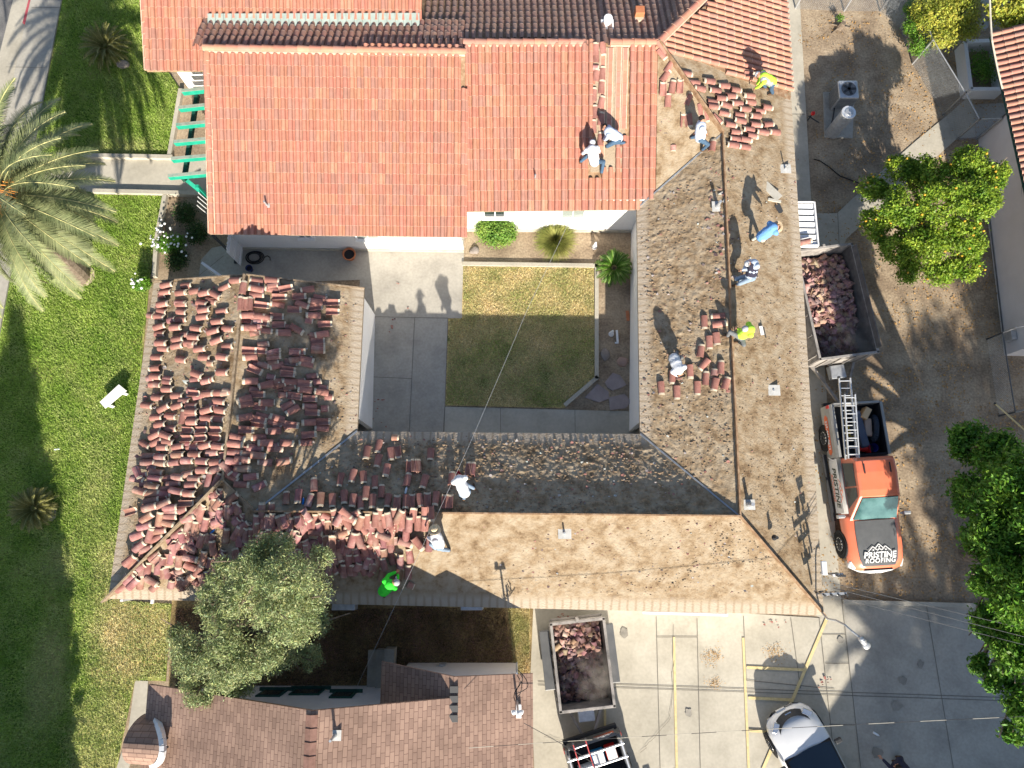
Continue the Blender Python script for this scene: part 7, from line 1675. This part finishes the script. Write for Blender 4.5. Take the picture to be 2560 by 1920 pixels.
# wires
def wire(name, label, pts, r, m, alt=None):
    b = MB(); P_ = []
    for a, c in zip(pts, pts[1:]):
        k = 24
        for i in range(k):
            f, g_ = i / k, (i + 1) / k; L = (c - a).length; sag = lambda t_: V(0, 0, -L * .012 * 4 * t_ * (1 - t_))
            b.tube(a.lerp(c, f) + sag(f), a.lerp(c, g_) + sag(g_), r, r, 6, (i % 2) if alt else 0)
    tag(b.build(name, [m, alt] if alt else m), label, 'wire')
wire('overhead_wire', 'thin pale wire crossing the courtyard lawn and the green shirted worker', [P(893, 1715, 3.0), P(1172, 1115, 4.6), P(1320, 770, 5.2), P(1420, 560, 6)], .0045, m_galv)
wire('overhead_wire', 'twisted white and dark service cable crossing low over the car park', [top1.lerp(V(-1.2, -5.9, 5.1), 1.0), P(2700, 1785, 6.0)], .0075, m_conc, m_dark)
for k, (ya, yb) in enumerate(((1458, 1590), (1470, 1612), (1490, 1632))):
    wire('overhead_wire', '%s of three thin wires running east from the roof corner mast' % ('upper', 'middle', 'lower')[k], [P(2082, ya, 3.9), P(2640, yb, 6)], .008, m_grey)
wire('overhead_wire', 'dark thin cable dropping from the shingle roof mast over the car park', [P(1310, 1808, 4.2), P(1440, 1880, 4.0), P(1560, 1960, 3.5)], .009, m_dark)
wire('overhead_wire', 'thick pale cable reaching the corner of the neighbouring tile roof', [P(2474, -40, 5), P(2480, 100, 4.4), P(2506, 222, 3.2)], .03, m_conc)
a, c = P(2489, 1010, 1.0), P(2600, 1110, 1.2); t = thing('yellow_pole', 'long yellow pole slanting over the fence north of the leafy tree', 'pole', a); MB().tube(a, c, .03).build('pole', m_yellow, t); MB().tube(a, a + (a - c).normalized() * .06, .035).build('tip', m_dark, t)
a = P(371, 1520, 0); 
# dark stakes and blade by the lawn corner
a = P(312, 1500, 2.0); t = thing('downspout', 'white downspout under the south west roof corner', 'pipe', (a.x, a.y, 0)); MB().bar((a.x, a.y - .0, .1), (a.x, a.y, 2.2), .09, .07, up=(0, 1, 0)).build('pipe', m_white, t); MB().box((a.x, a.y - .15, .1), (.1, .3, .08)).build('outlet', m_white, t)

# ---------------------------------------------------------------- neighbours beyond the south edge whose shadows reach the car park
fb = thing('gabled_building', 'white gabled building beyond the south edge of the car park', 'building', (15.5, -22, 0))
b = MB(); Yg = -18.3; gp = [(12.7, 0), (20.2, 0), (20.2, 6.0), (15.2, 7.4), (12.7, 6.1)]
b.mesh([(x, Yg, z) for x, z in gp] + [(x, Yg - 8, z) for x, z in gp], [(0, 4, 3, 2, 1), (5, 6, 7, 8, 9)] + [(i, (i + 1) % 5, 5 + (i + 1) % 5, 5 + i) for i in range(5)]); b.build('wall', m_stucco, fb)
b = MB(); b.slab([V(12.5, Yg + .2, 6.1), V(15.2, Yg + .2, 7.6), V(15.2, Yg - 8, 7.6), V(12.5, Yg - 8, 6.1)][::-1], .12); b.slab([V(15.2, Yg + .2, 7.6), V(20.4, Yg + .2, 6.1), V(20.4, Yg - 8, 6.1), V(15.2, Yg - 8, 7.6)][::-1], .12); b.build('roof', m_shingle, fb)
def bigtree(x, y, h, r, lab, n=15000):
    bl = [(x + rng.normal() * r * .45, y + rng.normal() * r * .45, h * f, r * rng.uniform(.5, .8), r * rng.uniform(.5, .8), r * .6) for f in np.linspace(.42, .98, 9)]
    tree('tall_tree', lab, 'tree', (x, y, 0), bl, n, .34, m_decid, h * .35, .3, group='tall trees beyond the south edge', shell=.15, asp=.5)
for x, y, h, r in ((22.0, -17.5, 12.5, 2.4), (21.2, -21, 13.5, 2.2), (24.6, -14, 13, 2.6), (24.0, -22, 16.5, 2.7), (26.6, -18, 16, 3.0), (21.9, -27, 16, 2.0)):
    bigtree(x, y, h, r, 'tall leafy tree beyond the south edge, %s' % {12.5: 'shortest and nearest the gabled building', 13.5: 'right behind the gabled building roof', 13: 'closest to the east yard', 16.5: 'tallest and narrow', 16: 'farthest south' if x < 22 else 'farthest east and broadest'}[h])

# dust hanging over the loads
def dust(name, label, c, r, dens):
    b = MB(); b.ball(c, 1.0, 16, 10, 0, r); o = b.build(name, None, None)
    m = bpy.data.materials.new(name); m.use_nodes = True; N = m.node_tree.nodes; L = m.node_tree.links; N.remove(N['Principled BSDF'])
    v = N.new('ShaderNodeVolumePrincipled'); v.inputs['Color'].default_value = (.9, .82, .74, 1); v.inputs['Anisotropy'].default_value = .2
    g = N.new('ShaderNodeNewGeometry'); nz = N.new('ShaderNodeTexNoise'); nz.inputs['Scale'].default_value = 1.8; nz.inputs['Detail'].default_value = 4; L.new(g.outputs['Position'], nz.inputs['Vector'])
    mp = N.new('ShaderNodeMapping'); mp.inputs['Scale'].default_value = tuple(1 / q for q in r); mp.inputs['Location'].default_value = tuple(-a / q for a, q in zip(c, r)); L.new(g.outputs['Position'], mp.inputs['Vector'])
    ln = N.new('ShaderNodeVectorMath'); ln.operation = 'LENGTH'; L.new(mp.outputs[0], ln.inputs[0])
    f = N.new('ShaderNodeMapRange'); f.inputs[1].default_value = 1; f.inputs[2].default_value = .2; f.inputs[3].default_value = 0; f.inputs[4].default_value = dens; L.new(ln.outputs['Value'], f.inputs[0])
    q = N.new('ShaderNodeMapRange'); q.inputs[1].default_value = .42; q.inputs[2].default_value = .68; L.new(nz.outputs['Fac'], q.inputs[0])
    mu = N.new('ShaderNodeMath'); mu.operation = 'MULTIPLY'; L.new(f.outputs[0], mu.inputs[0]); L.new(q.outputs[0], mu.inputs[1]); L.new(mu.outputs[0], v.inputs['Density']); L.new(v.outputs[0], N['Material Output'].inputs['Volume'])
    o.data.materials.clear(); o.data.materials.append(m); tag(o, label, 'dust', None, 'stuff')
dust('dust_cloud', 'thin pale dust drifting over the load of the car park trailer', P(1490, 1690, 1.5), (.75, 1.0, .6), 2.2)
dust('dust_cloud', 'thin pale dust drifting off the east side of the loaded trailer', P(2150, 845, 1.7), (1.1, .9, .6), 1.5)

palm('fan_palm', 'slim tall palm beyond the south edge, west of its neighbour', V(15.9, -22.2, 9.3), V(16.2, -22.2, 0), 34, 2.4, 40, .5, .06, ele=(-.6, 1.2), trunk_r=.25)
palm('fan_palm', 'slim tall palm beyond the south edge, east of its neighbour', V(18.0, -22.6, 9.9), V(18.0, -22.4, 0), 34, 2.4, 40, .5, .06, ele=(-.6, 1.2), trunk_r=.25)
palm('fan_palm', 'slim tall palm behind the two others beyond the south edge', V(19.8, -23.4, 10.4), V(19.8, -23.2, 0), 34, 2.4, 40, .5, .06, ele=(-.6, 1.2), trunk_r=.25)
# dry leaf and grit patches, cracks and oil stains on the car park
def stain(name, px, py, r, m, n, s0, s1, z, label, kind='stuff'):
    Q = []
    for _ in range(n):
        p = P(px + rng.normal() * r, py + rng.normal() * r * .8, z); a = rng.uniform(0, 6.28); s = rng.uniform(s0, s1); u = np.array([math.cos(a), math.sin(a), 0]) * s; v = np.array([-math.sin(a), math.cos(a), 0]) * s * .6; c = np.array(p); Q.append([c - u, c - v, c + u, c + v])
    k = rng.uniform(.6, 1.3, n); tag(quads(name, np.array(Q), m, np.stack([k, k, k], 1)), label, 'leaves', None, kind)
m_lit = bpy.data.materials['dry leaves']
stain('leaf_litter', 1782, 1642, 13, m_lit, 170, .010, .03, .05, 'small patch of dry litter on the lit car park, west of its twin'); stain('leaf_litter', 1938, 1630, 14, m_lit, 170, .010, .03, .05, 'patch of dry litter at the tip of the white car shadow'); stain('leaf_litter', 1786, 1706, 10, m_lit, 110, .010, .028, .05, 'lower small patch of dry litter beside the yellow line')
def crack(pts, w=.012):
    b = MB(); P_ = [P(x, y, 0) for x, y in pts]; zz = .052
    for a, c in zip(P_, P_[1:]):
        k = 6
        for i in range(k):
            p = a.lerp(c, i / k) + V(rng.normal() * .03, rng.normal() * .03, 0) * (i > 0); q = a.lerp(c, (i + 1) / k); d = (q - p).normalized(); s = V(-d.y, d.x, 0) * w / 2; b.face([(p.x - s.x, p.y - s.y, zz), (q.x - s.x, q.y - s.y, zz), (q.x + s.x, q.y + s.y, zz), (p.x + s.x, p.y + s.y, zz)]); zz += .0003
    return tag(b.build('paving_crack', m_joint), kind='structure')
crack([(1683, 1560), (1680, 1740), (1672, 1800), (1600, 1880)]); crack([(1360, 1840), (1440, 1860), (1500, 1880)])
m_oil = mat('oil stain', [(.20, .19, .165), (.33, .31, .27)], 3, .8)
for (x, y, r) in ((2255, 1700, .16), (2240, 1765, .22), (2190, 1880, .2), (2300, 1660, .14), (2100, 1600, .12), (1560, 1580, .18), (1720, 1780, .15)):
    p = P(x, y, .0); b = MB(); b.face([(p.x + r * rng.uniform(.6, 1.2) * math.cos(k * .52), p.y + r * rng.uniform(.6, 1.2) * math.sin(k * .52), .0495 - r * .01) for k in range(12)]); tag(b.build('oil_stain', m_oil), kind='structure')
